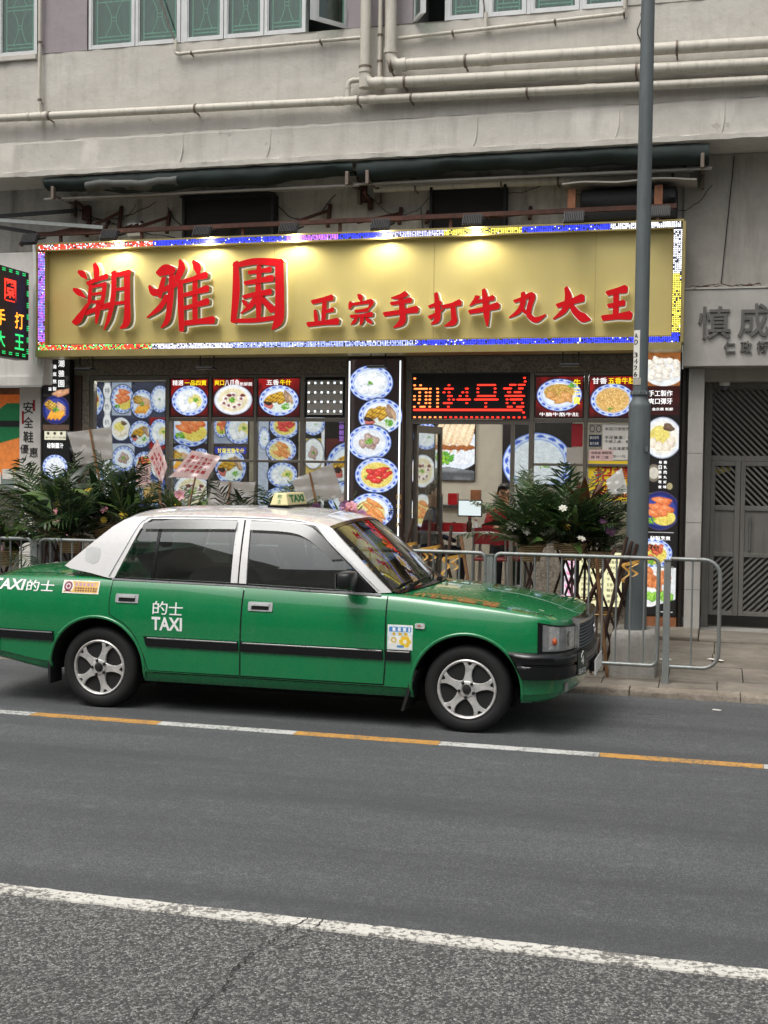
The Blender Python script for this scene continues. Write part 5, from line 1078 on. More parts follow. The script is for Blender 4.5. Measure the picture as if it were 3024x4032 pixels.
def slats(x0, x1, z0, z1, slope, pitch=.046, w=.021):
    """diagonal slats clipped to the opening, each one its own piece"""
    H = z1-z0; c = x0-H if slope < 0 else x0-H
    c = x0-H
    while c < x1+H:
        # line x = c + t, z = z0 + t (slope>0) or z = z1 - t
        def clip(cc):
            t0, t1 = max(0, x0-cc), min(H, x1-cc); return (t0, t1) if t1 > t0 else None
        a = clip(c); b = clip(c+w*1.414)
        if a and b:
            Z = (lambda t: z0+t) if slope > 0 else (lambda t: z1-t)
            poly = [(c+a[0],Z(a[0])),(c+a[1],Z(a[1])),(c+w*1.414+b[1],Z(b[1])),(c+w*1.414+b[0],Z(b[0]))]
            MB().prism(poly, GY-.016, GY+.004).build('slat','gate_metal',G)
        c += pitch*1.414
slats(gx0+.072,.66,1.986,2.679,-1); slats(.012,.206,1.471,1.879,-1); slats(.312,.66,1.471,1.879,-1); slats(.012,.206,.376,.939,1); slats(.312,.66,.376,.939,1)
MB().box(gx0+.072,1.4,GY+.03,GY+.036,.38,2.67).build('pane','visor',G)
MB().tube([(.36,GY-.06,1.02),(.36,GY-.06,1.36)],.010,8).box(.35,.37,GY-.06,GY-.012,1.03,1.045).box(.35,.37,GY-.06,GY-.012,1.335,1.35).build('handle','steel',G,smooth=50)
MB().box(.37,.372,GY-.05,GY-.03,1.45,1.46).build('lock','steel',G)
# ------------------------------------------------------------------ neighbour shop on the left
t = thing('white_sign_casing', 'white painted casing of the neighbouring shop left of the gold sign', 'casing', (-8.3,12.8,2.7))
MB().box(-10,-7.425,12.66,12.975,2.72,4.22).build('case','white_render',t,bevel=.01); MB().box(-10.02,-7.42,12.63,12.659,2.70,2.80).build('lower_trim','white_render',t)
MB().tube([(-7.47,12.62,4.25),(-7.52,12.60,4.36),(-7.50,12.6,4.05),(-7.46,12.62,3.9)],.018,8).build('conduit_loop','white_gloss',t,smooth=60)
box('edge_post','white_gloss',t,-7.50,-7.445,12.56,12.655,2.95,4.2)
P_ = thing('projecting_led_sign', 'black projecting LED sign with red, orange and green characters at the left edge', 'sign', (-7.6,12,2.97))
xs = -7.50
MB().box(-7.66,xs,11.1,12.47,2.97,3.95).build('case','black_plastic',P_,bevel=.006)
fnl = lambda a, z, e=0: (xs+.003-e, a, z)       # face looks towards +x: text runs with +y
for s_, a, b, c_, d_, mt in [('園',11.97,12.20,3.58,3.82,'led_red'),('打',12.17,12.37,3.30,3.48,'led_orange'),('王',12.17,12.37,3.07,3.24,'led_green'),('雅',11.6,11.82,3.58,3.82,'led_red'),('手',11.80,12.0,3.30,3.48,'led_orange'),('大',11.80,12.0,3.07,3.24,'led_green')]:
    m = MB(); text_into(m, s_, a, b, c_, d_, 0, 0, .012, fn=fnl, keep=True); m.build('character', mt, P_)
m = MB(); r = random.Random(2)
for i in range(60):
    a = 11.12+i*.0225
    for z in (3.0, 3.02, 3.90, 3.92):
        if (i//3) % 2 == 0: m.box(xs+.001, xs+.004, a, a+.012, z, z+.010)
for i in range(40):
    if (i//3) % 2 == 0:
        for a in (12.425, 12.445): m.box(xs+.001, xs+.004, a, a+.012, 3.04+i*.0215, 3.05+i*.0215)
m.build('border_diodes','led_green',P_)
rough = rough_wall
t = thing('painted_column', 'white painted column with brushed black characters at the left edge', 'column', (-7.74,13,.13))
MB().box(-7.88,-7.60,12.90,13.15,.13,2.70).build('shaft','white_render',t,bevel=.008)
m = MB(); column_text(m,'安全鞋',-7.76,.13,2.54,.17,12.897,0,.028); column_text(m,'優',-7.81,.11,2.04,.13,12.897,0,.025); column_text(m,'惠',-7.69,.11,2.00,.13,12.897,0,.025); m.build('lettering','ink_black',t)
m = MB().box(-7.70,-7.675,12.895,12.899,2.42,2.55).box(-7.845,-7.82,12.895,12.899,2.27,2.42); m.build('red_mark','paper_red',t)
t = thing('neighbour_window', 'shop window with orange and green poster at the far left', 'shop window', (-8.5,13,.3))
MB().box(-9.6,-7.885,13.0,13.05,.2,2.7).build('frame','bronze_alu',t)
C = Canvas(1.6,1.15,(232,120,52),seed=50); C.mixc(((C.Y > .12) & (C.Y < .62+.0*C.X)).astype(float)*((C.Y > .05+.18*np.abs(np.sin(C.X*4.2)))), (34,120,72)); C.mixc(((C.Y > .33) & (C.Y < .40)).astype(float), (30,34,34)); C.mixc((C.Y > .52+.22*np.clip((C.X-.9)*1.2,0,1)*0+.25*np.clip(1.6-C.X,0,.5)).astype(float), (238,140,70)); C.mixc((C.Y > .98).astype(float),(120,130,126))
C.to_mesh('poster','print_dim',t,-9.5,2.64,12.996)
m = MB()
for i,(a,b,c_,d_) in enumerate([(-8.16,-8.02,1.62,1.74),(-8.0,-7.93,1.52,1.72),(-8.3,-8.18,1.56,1.7)]): m.box(a,b,12.990,12.993,c_,d_)
m.build('price_cards','paper_white',t); box('awning_edge','wood',t,-9.6,-7.89,12.95,12.999,2.62,2.69)
# ------------------------------------------------------------------ lamp post
L = thing('lamp_post', 'tall grey steel lamp post with number plate in a concrete block', 'lamp post', (-.625,10.7,.13))
MB().lathe([(.093,.12),(.092,2.36),(.090,2.385),(.066,2.42),(.064,2.46)],28,(-.625,10.7,0)).build('base_column','lamp_paint',L,smooth=40)
MB().lathe([(.062,2.461),(.061,3.5),(.056,6),(.048,9.2),(.0001,9.21)],24,(-.625,10.7,0)).build('shaft','lamp_paint',L,smooth=40)
MB().lathe([(.075,2.455),(.078,2.47),(.075,2.49),(.063,2.492)],24,(-.625,10.7,0)).build('collar','lamp_paint',L,smooth=40)
for i in range(8): MB().lathe([(.006,2.462),(.006,2.485)],6,(-.625+.079*math.cos(i*PI/4),10.7+.079*math.sin(i*PI/4),0)).build('bolt','galvanised',L)
# curved number plate on the road side, left of the shaft
rows = [[(-.625+.0655*math.cos(a), 10.7+.0655*math.sin(a), z) for a in [math.radians(205+i*6) for i in range(11)]] for z in (2.60, 3.0)]
MB().grid(rows).build('number_plate','paper_white',L,smooth=60); rows = [[(p[0],p[1],p[2]-.47+.03) for p in rows[0]],[(p[0],p[1],2.598) for p in rows[0]]]
rows2 = [[(-.625+.0655*math.cos(a), 10.7+.0655*math.sin(a), z) for a in [math.radians(205+i*6) for i in range(13)]] for z in (2.54,2.598)]
MB().grid(rows2).build('plate_strap','card_grey',L,smooth=60)
fnp = lambda u, z, e=0: (-.625+.067*math.cos(math.radians(u)), 10.7+.067*math.sin(math.radians(u)), z)
m = MB()
for i, ch in enumerate('AD 3426'):
    if ch != ' ': text_into(m, ch, 218, 250, 2.955-i*.054-.022, 2.955-i*.054+.020, 0, 0, .02, fn=fnp)
m.build('lettering','ink_black',L)
MB().box(-.57,-.545,10.61,10.64,1.98,2.02).build('inspection_lug','lamp_paint',L)
# concrete block round the foot
mb = MB(); r = random.Random(8); rows = []
for z, g in [(.06,0),(.2,.004),(.3,0),(.40,.006),(.45,.012),(.47,.045)]:
    ring = []
    for (ax, ay, bx, by) in [(-.815,10.48,-.445,10.48),(-.445,10.48,-.445,10.92),(-.445,10.92,-.815,10.92),(-.815,10.92,-.815,10.48)]:
        for q in range(7):
            u = q/7; px, py = ax+(bx-ax)*u, ay+(by-ay)*u; cx, cy = -.63, 10.7
            ring.append((px+(cx-px)*g*3+r.uniform(-.006,.006), py+(cy-py)*g*3+r.uniform(-.006,.006), z+r.uniform(-.008,.008)))
    rows.append(ring)
mb.grid(rows, close=True); n = 28; mb.f.append(tuple(range(len(mb.v)-n, len(mb.v)))); mb.m.append(0)
tag(mb.build('concrete_block','concrete',None,smooth=50),'rough concrete block round the foot of the lamp post','concrete block')
# ------------------------------------------------------------------ railings
RY = 10.35
def rail_panel(x0, x1, label, z0=.215, z1=1.10, bars=None, rc=.055):
    t = thing('railing', label, 'railing', ((x0+x1)/2, RY, z0), 'steel railings along the kerb')
    pts = []
    for (cx, cz, a0) in [(x1-rc,z1-rc,0),(x0+rc,z1-rc,90),(x0+rc,z0+rc,180),(x1-rc,z0+rc,270)]:
        for q in range(6):
            a = math.radians(a0+90*q/5); pts.append((cx+rc*math.cos(a), RY, cz+rc*math.sin(a)))
    pts.append(pts[0]); MB().tube(pts, .0165, 8, caps=False).build('frame','galvanised',t,smooth=60)
    n = bars or max(1, round((x1-x0)/.112)-1)
    for i in range(n):
        x = x0+(x1-x0)*(i+1)/(n+1); MB().tube([(x,RY,z0+.01),(x,RY,z1-.01)],.0085,6,caps=False).build('bar','galvanised',t,smooth=60)
    return t
def rail_post(x, label, w=.055):
    t = thing('railing_post', label, 'post', (x, RY, .13), 'posts between the railings')
    MB().box(x-w/2,x+w/2,RY-.02,RY+.02,.055,1.085).build('upright','galvanised',t,bevel=.004); MB().box(x-w/2-.006,x+w/2+.006,RY-.026,RY+.026,1.086,1.094).build('cap','galvanised',t)
    for z in (.27,.66,1.03):
        MB().tube([(x-w/2-.02,RY,z),(x+w/2+.02,RY,z)],.007,6).build('bolt','galvanised',t)
    return t
rail_panel(-1.785,-.425,'steel railing panel in front of the lamp post and flower stands'); rail_panel(-3.225,-1.865,'steel railing panel behind the front wing of the taxi'); t = thing('railing', 'short rounded steel railing end panel near the entrance', 'railing', (-.15, RY, .215), 'steel railings along the kerb')
pts = [(-.33,RY,1.10)]+[(.062-.13+.13*math.cos(a),RY,.97+.13*math.sin(a)) for a in [PI/2-PI/2*q/8 for q in range(9)]]+[(.062-.13+.13*math.cos(a),RY,.345+.13*math.sin(a)) for a in [-PI/2*q/8 for q in range(9)]]+[(-.33,RY,.215)]
MB().tube(pts,.0165,8,caps=False).build('frame','galvanised',t,smooth=60); MB().tube([(-.155,RY,.22),(-.155,RY,1.09)],.0085,6,caps=False).build('bar','galvanised',t,smooth=60)
rail_panel(-4.665,-3.305,'steel railing panel hidden behind the taxi cabin'); rail_panel(-6.105,-4.745,'steel railing panel behind the taxi rear window'); rail_panel(-7.545,-6.185,'steel railing panel at the left behind the taxi boot'); rail_panel(-8.985,-7.625,'steel railing panel at the far left edge behind potted flowers')
rail_post(-.355,'steel post right of the lamp post block'); rail_post(-1.825,'steel post between the two railing panels right of the taxi windscreen'); rail_post(-3.265,'steel post behind the taxi windscreen'); rail_post(-4.705,'steel post behind the taxi doors'); rail_post(-6.145,'steel post behind the taxi rear pillar'); rail_post(-7.585,'steel post at the left behind the taxi boot')
# ------------------------------------------------------------------ people and furniture inside
def person(label, loc, face, shirt, pose, hairlen=.0):
    """one skinned body, seated; face = direction the person looks (radians from +x)"""
    T = thing('person', label, 'person', loc)
    J = {'pelvis':((0,0,.46),.13),'belly':((.02,0,.62),.125),'chest':((.05,0,.82),.135),'neckb':((.06,0,.97),.062),'neck':((.075,0,1.03),.05),'head0':((.085,0,1.08),.068),'head1':((.085,0,1.16),.088),'head2':((.078,0,1.24),.07)}
    for sd, s in (('l',1),('r',-1)):
        J['sh'+sd] = ((.05,.16*s,.93),.06); J['kn'+sd] = ((.44,.11*s,.48),.065); J['hip'+sd] = ((.03,.09*s,.46),.10); J['an'+sd] = ((.42,.11*s,.09),.042); J['toe'+sd] = ((.56,.12*s,.04),.036)
        if pose == 'table': J['el'+sd] = ((.20,.23*s,.72),.043); J['wr'+sd] = ((.42,.14*s,.76),.030); J['ha'+sd] = ((.49,.12*s,.765),.032)
        else: J['el'+sd] = ((.10,.24*s,.70),.043); J['wr'+sd] = ((.30,.12*s,.78 if s > 0 else .62),.030); J['ha'+sd] = ((.36,.09*s,.80 if s > 0 else .60),.032)
    ed = [('pelvis','belly'),('belly','chest'),('chest','neckb'),('neckb','neck'),('neck','head0'),('head0','head1'),('head1','head2')]
    for sd in 'lr': ed += [('chest','sh'+sd),('sh'+sd,'el'+sd),('el'+sd,'wr'+sd),('wr'+sd,'ha'+sd),('pelvis','hip'+sd),('hip'+sd,'kn'+sd),('kn'+sd,'an'+sd),('an'+sd,'toe'+sd)]
    names = list(J); c, s = math.cos(face), math.sin(face)
    me = bpy.data.meshes.new('body'); me.from_pydata([J[n][0] for n in names], [(names.index(a), names.index(b)) for a, b in ed], [])
    ob = bpy.data.objects.new('body', me); COL.objects.link(ob)
    sk = ob.modifiers.new('skin','SKIN'); sk.use_smooth_shade = True
    for i, n in enumerate(names):
        q = me.skin_vertices[0].data[i]; q.radius = (J[n][1],)*2; q.use_root = (n == 'pelvis')
    sb = ob.modifiers.new('sub','SUBSURF'); sb.levels = sb.render_levels = 2
    dg = bpy.context.evaluated_depsgraph_get(); m2 = bpy.data.meshes.new_from_object(ob.evaluated_get(dg)); ob.modifiers.clear(); ob.data = m2; bpy.data.meshes.remove(me)
    m2.materials.clear()
    for k_ in ('skin', shirt, 'cloth_dark', 'shoe'): m2.materials.append(MATS[k_])
    mi = []
    for p in m2.polygons:
        x, y, z = p.center; hand = abs(y) < .19 and x > .37 and z > .56
        mi.append(3 if (z < .09 and x > .3) else 0 if (z > 1.0 or (hand and z > .55)) else 1 if (z > .55 or (x < .15 and z > .5)) else 2)
    m2.polygons.foreach_set('material_index', mi); ob.parent = T; ob.rotation_euler = (0,0,face)
    # hair cap, facial features, fingers
    hv = MB(); rows = []
    for i in range(9):
        a = PI*i/8*.62; row = []
        for j in range(16):
            b = 2*PI*j/16; rr = .098*math.sin(a+.001)*(1.0); drop = 1 if math.cos(b) < .35 else .45
            row.append((.078+rr*math.cos(b), rr*math.sin(b)*.9, 1.185+.105*math.cos(a*(1 if drop == 1 else .62))-hairlen*(i/8)*(1 if math.cos(b) < .2 else 0)))
        rows.append(row)
    hv.grid(rows, close=True); h = hv.build('hair','hair_black',T,smooth=70,local=True); h.rotation_euler = (0,0,face)
    fm = MB(); fm.lathe([(.0001,-.012),(.011,0),(.0001,.012)],8,(.165,.03,1.165)); fm.lathe([(.0001,-.012),(.011,0),(.0001,.012)],8,(.165,-.03,1.165)); f = fm.build('eyes','hair_black',T,smooth=70,local=True); f.rotation_euler = (0,0,face)
    fm = MB(); fm.tube([(.168,0,1.17),(.19,0,1.135),(.17,0,1.125)],[.008,.013,.009],6); fm.tube([(.165,-.02,1.095),(.172,0,1.093),(.165,.02,1.095)],.006,5)
    for s_ in (-1, 1):
        hx, hy, hz = J['ha'+('l' if s_ > 0 else 'r')][0]
        for q in range(4): fm.tube([(hx,hy+(q-1.5)*.018,hz),(hx+.05,hy+(q-1.5)*.020,hz+.005),(hx+.082-.008*abs(q-1.4),hy+(q-1.5)*.018,hz-.018)],[.009,.009,.007],6)
        fm.tube([(hx-.02,hy-s_*.03,hz),(hx+.03,hy-s_*.055,hz-.008)],[.010,.008],6); fm.tube([(.07,s_*.088,1.15),(.075,s_*.10,1.16),(.07,s_*.088,1.18)],.012,6)
    f = fm.build('face_and_fingers','skin',T,smooth=70,local=True); f.rotation_euler = (0,0,face)
    return T
person('seated person in a red shirt behind the table inside the doorway',(-2.45,14.75,.36),-PI/2+.3,'shirt_red','table')
person('seated person in dark clothes bent over the table at the left of the doorway',(-3.30,14.30,.36),.2,'cloth_navy','hold')
def stool(loc, label):
    t = thing('stool', label, 'stool', loc, 'stools inside the restaurant'); x,y,z = loc
    MB().lathe([(.0001,z+.46),(.16,z+.46),(.17,z+.44),(.16,z+.42),(.0001,z+.42)],18,(x,y,0)).build('seat','red_plastic',t,smooth=40)
    for a in range(4): MB().tube([(x+.11*math.cos(a*PI/2+.7),y+.11*math.sin(a*PI/2+.7),z+.42),(x+.16*math.cos(a*PI/2+.7),y+.16*math.sin(a*PI/2+.7),z)],.012,6).build('leg','steel',t,smooth=50)
stool((-2.45,14.75,.36),'round red stool under the person in red'); stool((-3.30,14.30,.36),'round red stool under the person in dark clothes')
def table(label, x0, x1, y0, y1, h):
    t = thing('dining_table', label, 'table', ((x0+x1)/2,(y0+y1)/2,.36)); MB().box(x0,x1,y0,y1,h-.03,h).build('table_top','aluminium',t,bevel=.006)
    for x in (x0+.05,x1-.05):
        for y in (y0+.05,y1-.05): MB().tube([(x,y,.36),(x,y,h-.03)],.018,8).build('leg','steel',t,smooth=50)
    return t
table('pale dining table with a red tray just inside the doorway',-3.12,-2.55,13.62,14.12,1.10); table('pale dining table holding the monitor farther inside',-2.95,-2.05,14.22,14.52,1.12)
def tray(label, x0,x1,y0,y1,z,h,mt='red_plastic',name='tray'):
    t = thing(name, label, name, ((x0+x1)/2,(y0+y1)/2,z)); e=.012
    MB().box(x0,x1,y0,y1,z,z+.01).build('base',mt,t); MB().box(x0,x0+e,y0,y1,z+.0101,z+h).box(x1-e,x1,y0,y1,z+.0101,z+h).box(x0+e,x1-e,y0,y0+e,z+.0101,z+h).box(x0+e,x1-e,y1-e,y1,z+.0101,z+h).build('rim',mt,t)
tray('long red plastic tray on the dining table in the doorway',-3.10,-2.72,13.66,13.95,1.102,.09); tray('small red box on the far table beside the monitor',-2.62,-2.50,14.26,14.4,1.122,.05,name='box'); tray('small orange lidded box on the far table by the red shirt',-2.42,-2.26,14.26,14.42,1.122,.06,'wood','box')
t = thing('computer_monitor','flat lit monitor on a stand inside the doorway','monitor',(-2.78,14.32,1.12)); MB().box(-2.92,-2.63,14.31,14.33,1.25,1.45).build('housing','black_plastic',t,bevel=.006); MB().box(-2.908,-2.642,14.304,14.309,1.265,1.438).build('screen','monitor_screen',t); MB().box(-2.79,-2.76,14.32,14.35,1.132,1.27).box(-2.85,-2.70,14.26,14.38,1.1205,1.132).build('stand','black_plastic',t)
def chair(label, x, y, rz):
    t = thing('red_chair', label, 'chair', (x,y,.36), 'red dining chairs'); t.rotation_euler=(0,0,rz)
    MB().box(-.2,.2,-.2,.2,.43,.46).build('seat','chair_red',t,local=True,bevel=.01)
    MB().grid([[(-.17+.34*i/6, -.20-.04*math.cos((i/6-.5)*2.6)-.10*(z-.55)*.3, z) for i in range(7)] for z in (.62,.70,.78,.80)]).build('backrest','chair_red',t,local=True,smooth=60)
    for sx in (-1,1):
        MB().tube([(sx*.18,.18,.43),(sx*.2,.2,0)],.011,6).build('leg','steel',t,local=True); MB().tube([(sx*.18,-.24,.80),(sx*.18,-.19,.43),(sx*.2,-.24,0)],.011,6).build('leg','steel',t,local=True)
chair('red dining chair with its back to the street in the doorway',-2.40,13.75,0); chair('red dining chair beside the right door post inside',-2.02,13.9,.4)
# yellow cloth caught behind the gate
mb = MB(); mb.tube([(-.05,13.345,1.84),(.0,13.35,1.835),(.06,13.35,1.83),(.11,13.35,1.845),(.15,13.345,1.85),(.175,13.345,1.875)],[.035,.042,.040,.036,.028,.012],10)
tag(mb.build('yellow_cloth','sleeve_yellow',None,smooth=60),'small yellow cloth roll caught behind the entrance gate','cloth')
# clutter on the tables
def bottle(x, y, z, h, mt, lab):
    t = thing('condiment_bottle', lab, 'bottle', (x,y,z)); MB().lathe([(.0001,z),(.03,z),(.032,z+h*.6),(.012,z+h*.8),(.012,z+h*.92)],12,(x,y,0)).build('body',mt,t,smooth=40); MB().lathe([(.016,z+h*.92),(.016,z+h),(.0001,z+h)],10,(x,y,0)).build('cap','red_plastic',t,smooth=40)
bottle(-2.66,13.7,1.10,.17,'bottle_brown','brown sauce bottle on the front dining table'); bottle(-2.6,13.78,1.10,.14,'white_gloss','white sauce bottle on the front dining table'); bottle(-2.14,14.35,1.12,.18,'bottle_brown','brown sauce bottle at the right end of the far table')
for i,(x,y,z,lab) in enumerate([(-2.62,13.92,1.10,'white bowl on the front dining table'),(-2.24,14.3,1.122,'white bowl on the far table'),(-2.48,14.44,1.122,'white cup beside the small boxes on the far table')]):
    tag(MB().lathe([(.025,z),(.03,z+.01),(.06,z+.05),(.064,z+.055),(.056,z+.05),(.02,z+.015)],16,(x,y,0)).build('bowl','white_gloss',None,smooth=50), lab, 'bowl')
t = thing('back_counter','pale counter along the back wall of the restaurant','counter',(-2.6,16.0,.36)); MB().box(-4.2,-1.4,15.75,16.28,.36,1.30).build('body','wall_inside',t); MB().box(-4.25,-1.35,15.7,16.28,1.301,1.34).build('counter_top','steel',t)
for i in range(7):
    x = -3.6+i*.3; tag(MB().box(x-.06,x+.06,15.8,15.95,1.341,1.341+.10+.05*((i*7)%3)).build('box',['paper_white','red_plastic','wood','card_grey'][i%4],None,bevel=.006),['white box first from the left on the back counter','red box second from the left on the back counter','brown box third from the left on the back counter','grey box in the middle of the back counter','white box fifth from the left on the back counter','red box sixth from the left on the back counter','brown box at the right end of the back counter'][i],'box')
# ------------------------------------------------------------------ congratulatory flower stands on the pavement
def frond_mesh(name, L, n, arch, ll, seed, mt='palm_leaf'):
    """a palm frond: arching rib with paired narrow leaflets; base at origin, rising along +z and bending to +x"""
    r = random.Random(seed); mb = MB(); P = []
    for i in range(13):
        u = i/12; P.append(Vector((arch*L*u*u, 0, L*u*(1-.28*arch*u))))
    mb.tube(P, [.007*(1-.8*i/12) for i in range(13)], 5, 1)
    for i in range(n):
        u = .16+.84*i/(n-1); k = u*12; a = int(min(k, 11)); p = P[a].lerp(P[a+1], k-a); d = (P[a+1]-P[a]).normalized()
        lg = 1.22*ll*(math.sin(PI*min(1, .22+u*.74))**.7)*r.uniform(.65,1.12)
        for s in (-1, 1):
            side = Vector((0,s,0)); out = (side*r.uniform(.45,.8)+d*r.uniform(.6,1.0)+Vector((.06,0,-.16))*r.uniform(.2,1.5)).normalized(); w = .0068*r.uniform(.7,1.3)+.002
            nn = out.cross(d).normalized(); wv = nn.cross(out).normalized()*w; p1 = p+out*lg*.5+Vector((0,0,-.012)); p2 = p+out*lg+Vector((r.uniform(-.02,.02),0,-.08*r.uniform(.2,1.4)*lg/.25))
            o = len(mb.v); mb.v += [tuple(p-wv*.4), tuple(p+wv*.4), tuple(p1-wv), tuple(p1+wv), tuple(p2)]
            mb.f += [(o,o+1,o+3,o+2),(o+2,o+3,o+4)]; mb.m += [0,0]
    return mb.mesh(name, [mt, 'stem'])
def leaf_mesh(name, L, W, mt, fold=.25, droop=.35):
    mb = MB(); rows = []
    for i in range(8):
        u = i/7; w = W*math.sin(PI*min(1, u*.93+.05))**.8*(1-.35*u) if i < 7 else .0005; x = droop*L*u*u; z = L*u*(1-.35*droop*u)
        rows.append([(x-fold*w, -w, z), (x+.0, 0, z-fold*w*.2), (x-fold*w, w, z)])
    mb.grid(rows); return mb.mesh(name, mt, smooth=80)
FR = [frond_mesh('frond', .70, 20, .35, .24, 1), frond_mesh('frond', .62, 18, .6, .22, 2), frond_mesh('frond', .80, 22, .18, .26, 3), frond_mesh('frond', .66, 16, .12, .28, 4)]
FD = [frond_mesh('frond', .60, 18, .5, .22, 5, 'dark_leaf'), frond_mesh('frond', .72, 20, .25, .24, 6, 'dark_leaf'), frond_mesh('frond', .74, 16, .1, .27, 7, 'dark_leaf')]
LB = [leaf_mesh('leaf', .34, .042, 'broad_leaf'), leaf_mesh('leaf', .28, .05, 'broad_leaf', .3, .6), leaf_mesh('leaf', .40, .035, 'broad_leaf', .2, .2)]
LD = [leaf_mesh('leaf', .30, .05, 'dark_leaf', .2, .5), leaf_mesh('leaf', .42, .045, 'dark_leaf', .2, .3)]
LR = [leaf_mesh('leaf', .40, .05, 'brown_leaf', .25, .2)]
def bloom_mesh(mt, R, n, cup):
    mb = MB()
    for k in range(n):
        a = 2*PI*k/n; c, s = math.cos(a), math.sin(a); rows = []
        for i in range(5):
            u = i/4; w = R*.34*math.sin(PI*(.12+.8*u)); x = R*u; z = cup*R*(u-.6*u*u)+.002*k
            rows.append([(x*c+w*s, x*s-w*c, z+.06*R), (x*c, x*s, z), (x*c-w*s, x*s+w*c, z+.06*R)])
        mb.grid(rows)
    mb.lathe([(.0001,.02*R),(R*.16,.1*R),(R*.12,.26*R),(.0001,.3*R)], 8, m=1)
    return mb.mesh('flower', [mt, 'petal_yellow'], smooth=60)
BL = {'pink': bloom_mesh('petal_pink', .055, 6, .9), 'white': bloom_mesh('petal_white', .05, 7, .8), 'yellow': bloom_mesh('petal_yellow', .045, 9, .5), 'purple': bloom_mesh('petal_purple', .055, 7, .8), 'red': bloom_mesh('petal_red', .05, 8, .9), 'orange': bloom_mesh('petal_orange', .06, 3, 2.0)}
def put(name, me, parent, loc, az, tilt, sc, roll=0.):
    """place a shared mesh as a part: leans by tilt towards azimuth az"""
    o = bpy.data.objects.new(name, me); COL.objects.link(o); o.parent = parent; o.location = loc
    o.rotation_mode = 'QUATERNION'
    from mathutils import Quaternion
    o.rotation_quaternion = Quaternion((0,0,1), az) @ Quaternion((0,1,0), tilt) @ Quaternion((0,0,1), roll); o.scale = (sc,)*3
    return o
def flower_stand(label, x, y, zb, fronds=8, leaves=10, flowers=(), seed=0, fset=FR, lset=LB, h=1.0, spread=.75, basket=True, legs=True, lean=0., size=1.):
    t = thing('flower_stand', label, 'flower stand', (x, y, .115), 'congratulatory flower stands'); r = random.Random(seed); zb -= .115
    if basket:
        prof = [(.0001,-.13),(.085,-.13),(.10,-.06),(.125,0),(.132,.012),(.120,.02),(.09,-.01),(.0001,-.01)]
        MB().lathe([(a*size,b*size+zb) for a,b in prof],20).build('basket','wicker',t,smooth=45,local=True)
        MB().tube([(.13*size*math.cos(i*2*PI/20),.13*size*math.sin(i*2*PI/20),zb+.012) for i in range(21)],.012,6,caps=False).build('basket_rim','wicker',t,smooth=60,local=True)
    if legs:
        for i in range(3):
            a = i*2*PI/3+.5+r.uniform(-.2,.2); MB().tube([(-.10*math.cos(a),-.10*math.sin(a),zb-.02),(.30*math.cos(a),.24*math.sin(a),0)],[.011,.012],7).build('leg','dark_wood',t,smooth=50,local=True)
        MB().tube([(.13*math.cos(i*PI/6),.12*math.sin(i*PI/6),zb*.45) for i in range(13)],.006,5,caps=False).build('leg_tie','yellow_ribbon',t,smooth=60,local=True)
    for i in range(fronds):
        az = 2*PI*i/fronds+r.uniform(-.4,.4); ti = r.uniform(.15, spread)
        put('frond', r.choice(fset), t, (.05*math.cos(az),.05*math.sin(az),zb-.02), az, ti, r.uniform(.75,1.1)*h, r.uniform(-.5,.5))
    for i in range(leaves):
        az = r.uniform(0,2*PI); ti = r.uniform(.2, 1.35); q = r.uniform(.02,.12); put('leaf', r.choice(lset), t, (q*math.cos(az),q*math.sin(az),zb+r.uniform(-.02,.22)*h), az, ti, r.uniform(.7,1.2)*h, r.uniform(-1,1))
    for i, (kd, nfl) in enumerate(flowers):
        for j in range((nfl+1)//2 if kd != 'pink' or nfl < 12 else nfl):
            az = r.uniform(PI*.9,2.1*PI); q = r.uniform(.05,.26)*size; zz = zb+r.uniform(.02,.34)*h; put('flower', BL[kd], t, (q*math.cos(az),q*math.sin(az)-.05,zz), r.uniform(-2.2,-.9), r.uniform(.5,1.3), r.uniform(.7,1.2))
            MB().tube([(.02*math.cos(az),.02*math.sin(az),zb-.02),(q*math.cos(az)*.7,q*math.sin(az)*.7-.03,zb+(zz-zb)*.6),(q*math.cos(az),q*math.sin(az)-.05,zz)],.0035,4).build('stem','stem',t,local=True)
    return t
flower_stand('low flower stand with red and pink blooms at the left edge behind the boot', -7.0,10.62,1.0, 9,50,[('red',10),('pink',8)],1,FR,LB+LD,.95,1.3)
flower_stand('second low flower stand of pink blooms beside the taxi boot', -6.62,10.58,.95, 8,50,[('pink',8),('purple',5)],2,FD,LB+LD,1.0,1.4)
flower_stand('tall palm flower stand in a wicker basket next to the white column', -6.30,11.0,1.20, 17,30,[('yellow',2)],3,FR+FD,LB+LD,1.15,1.05)
flower_stand('tall sparse palm stand rising in front of the white column', -6.62,11.35,1.24, 12,10,[],31,FR,LB,1.15,.6)
flower_stand('bushy dark palm flower stand left of the rear taxi pillar', -5.85,11.1,1.22, 18,30,[('yellow',4)],4,FD+FR,LD+LB,1.1,1.15)
flower_stand('broad palm flower stand with yellow blooms behind the taxi rear pillar', -5.45,10.95,1.18, 16,26,[('yellow',4),('pink',2)],5,FR+FD,LB+LD,1.05,1.2)
flower_stand('dense green palm stand between the boot and the left bay glass', -6.02,10.75,1.08, 14,30,[('pink',3)],32,FD+FR,LD,1.0,1.35)
flower_stand('palm flower stand with pale leaves behind the taxi rear door', -4.95,11.1,1.18, 14,18,[('pink',3),('yellow',2)],6,FR+FD,LB,1.0,1.0)
flower_stand('sparse palm flower stand under the grey wrapped boards behind the taxi roof', -4.35,11.1,1.1, 9,10,[],7,FD,LD,.95,.9)
flower_stand('palm and orange strelitzia stand left of the taxi roof sign', -3.98,11.15,1.15, 12,8,[('orange',1)],8,FR,LB,1.0,.95)
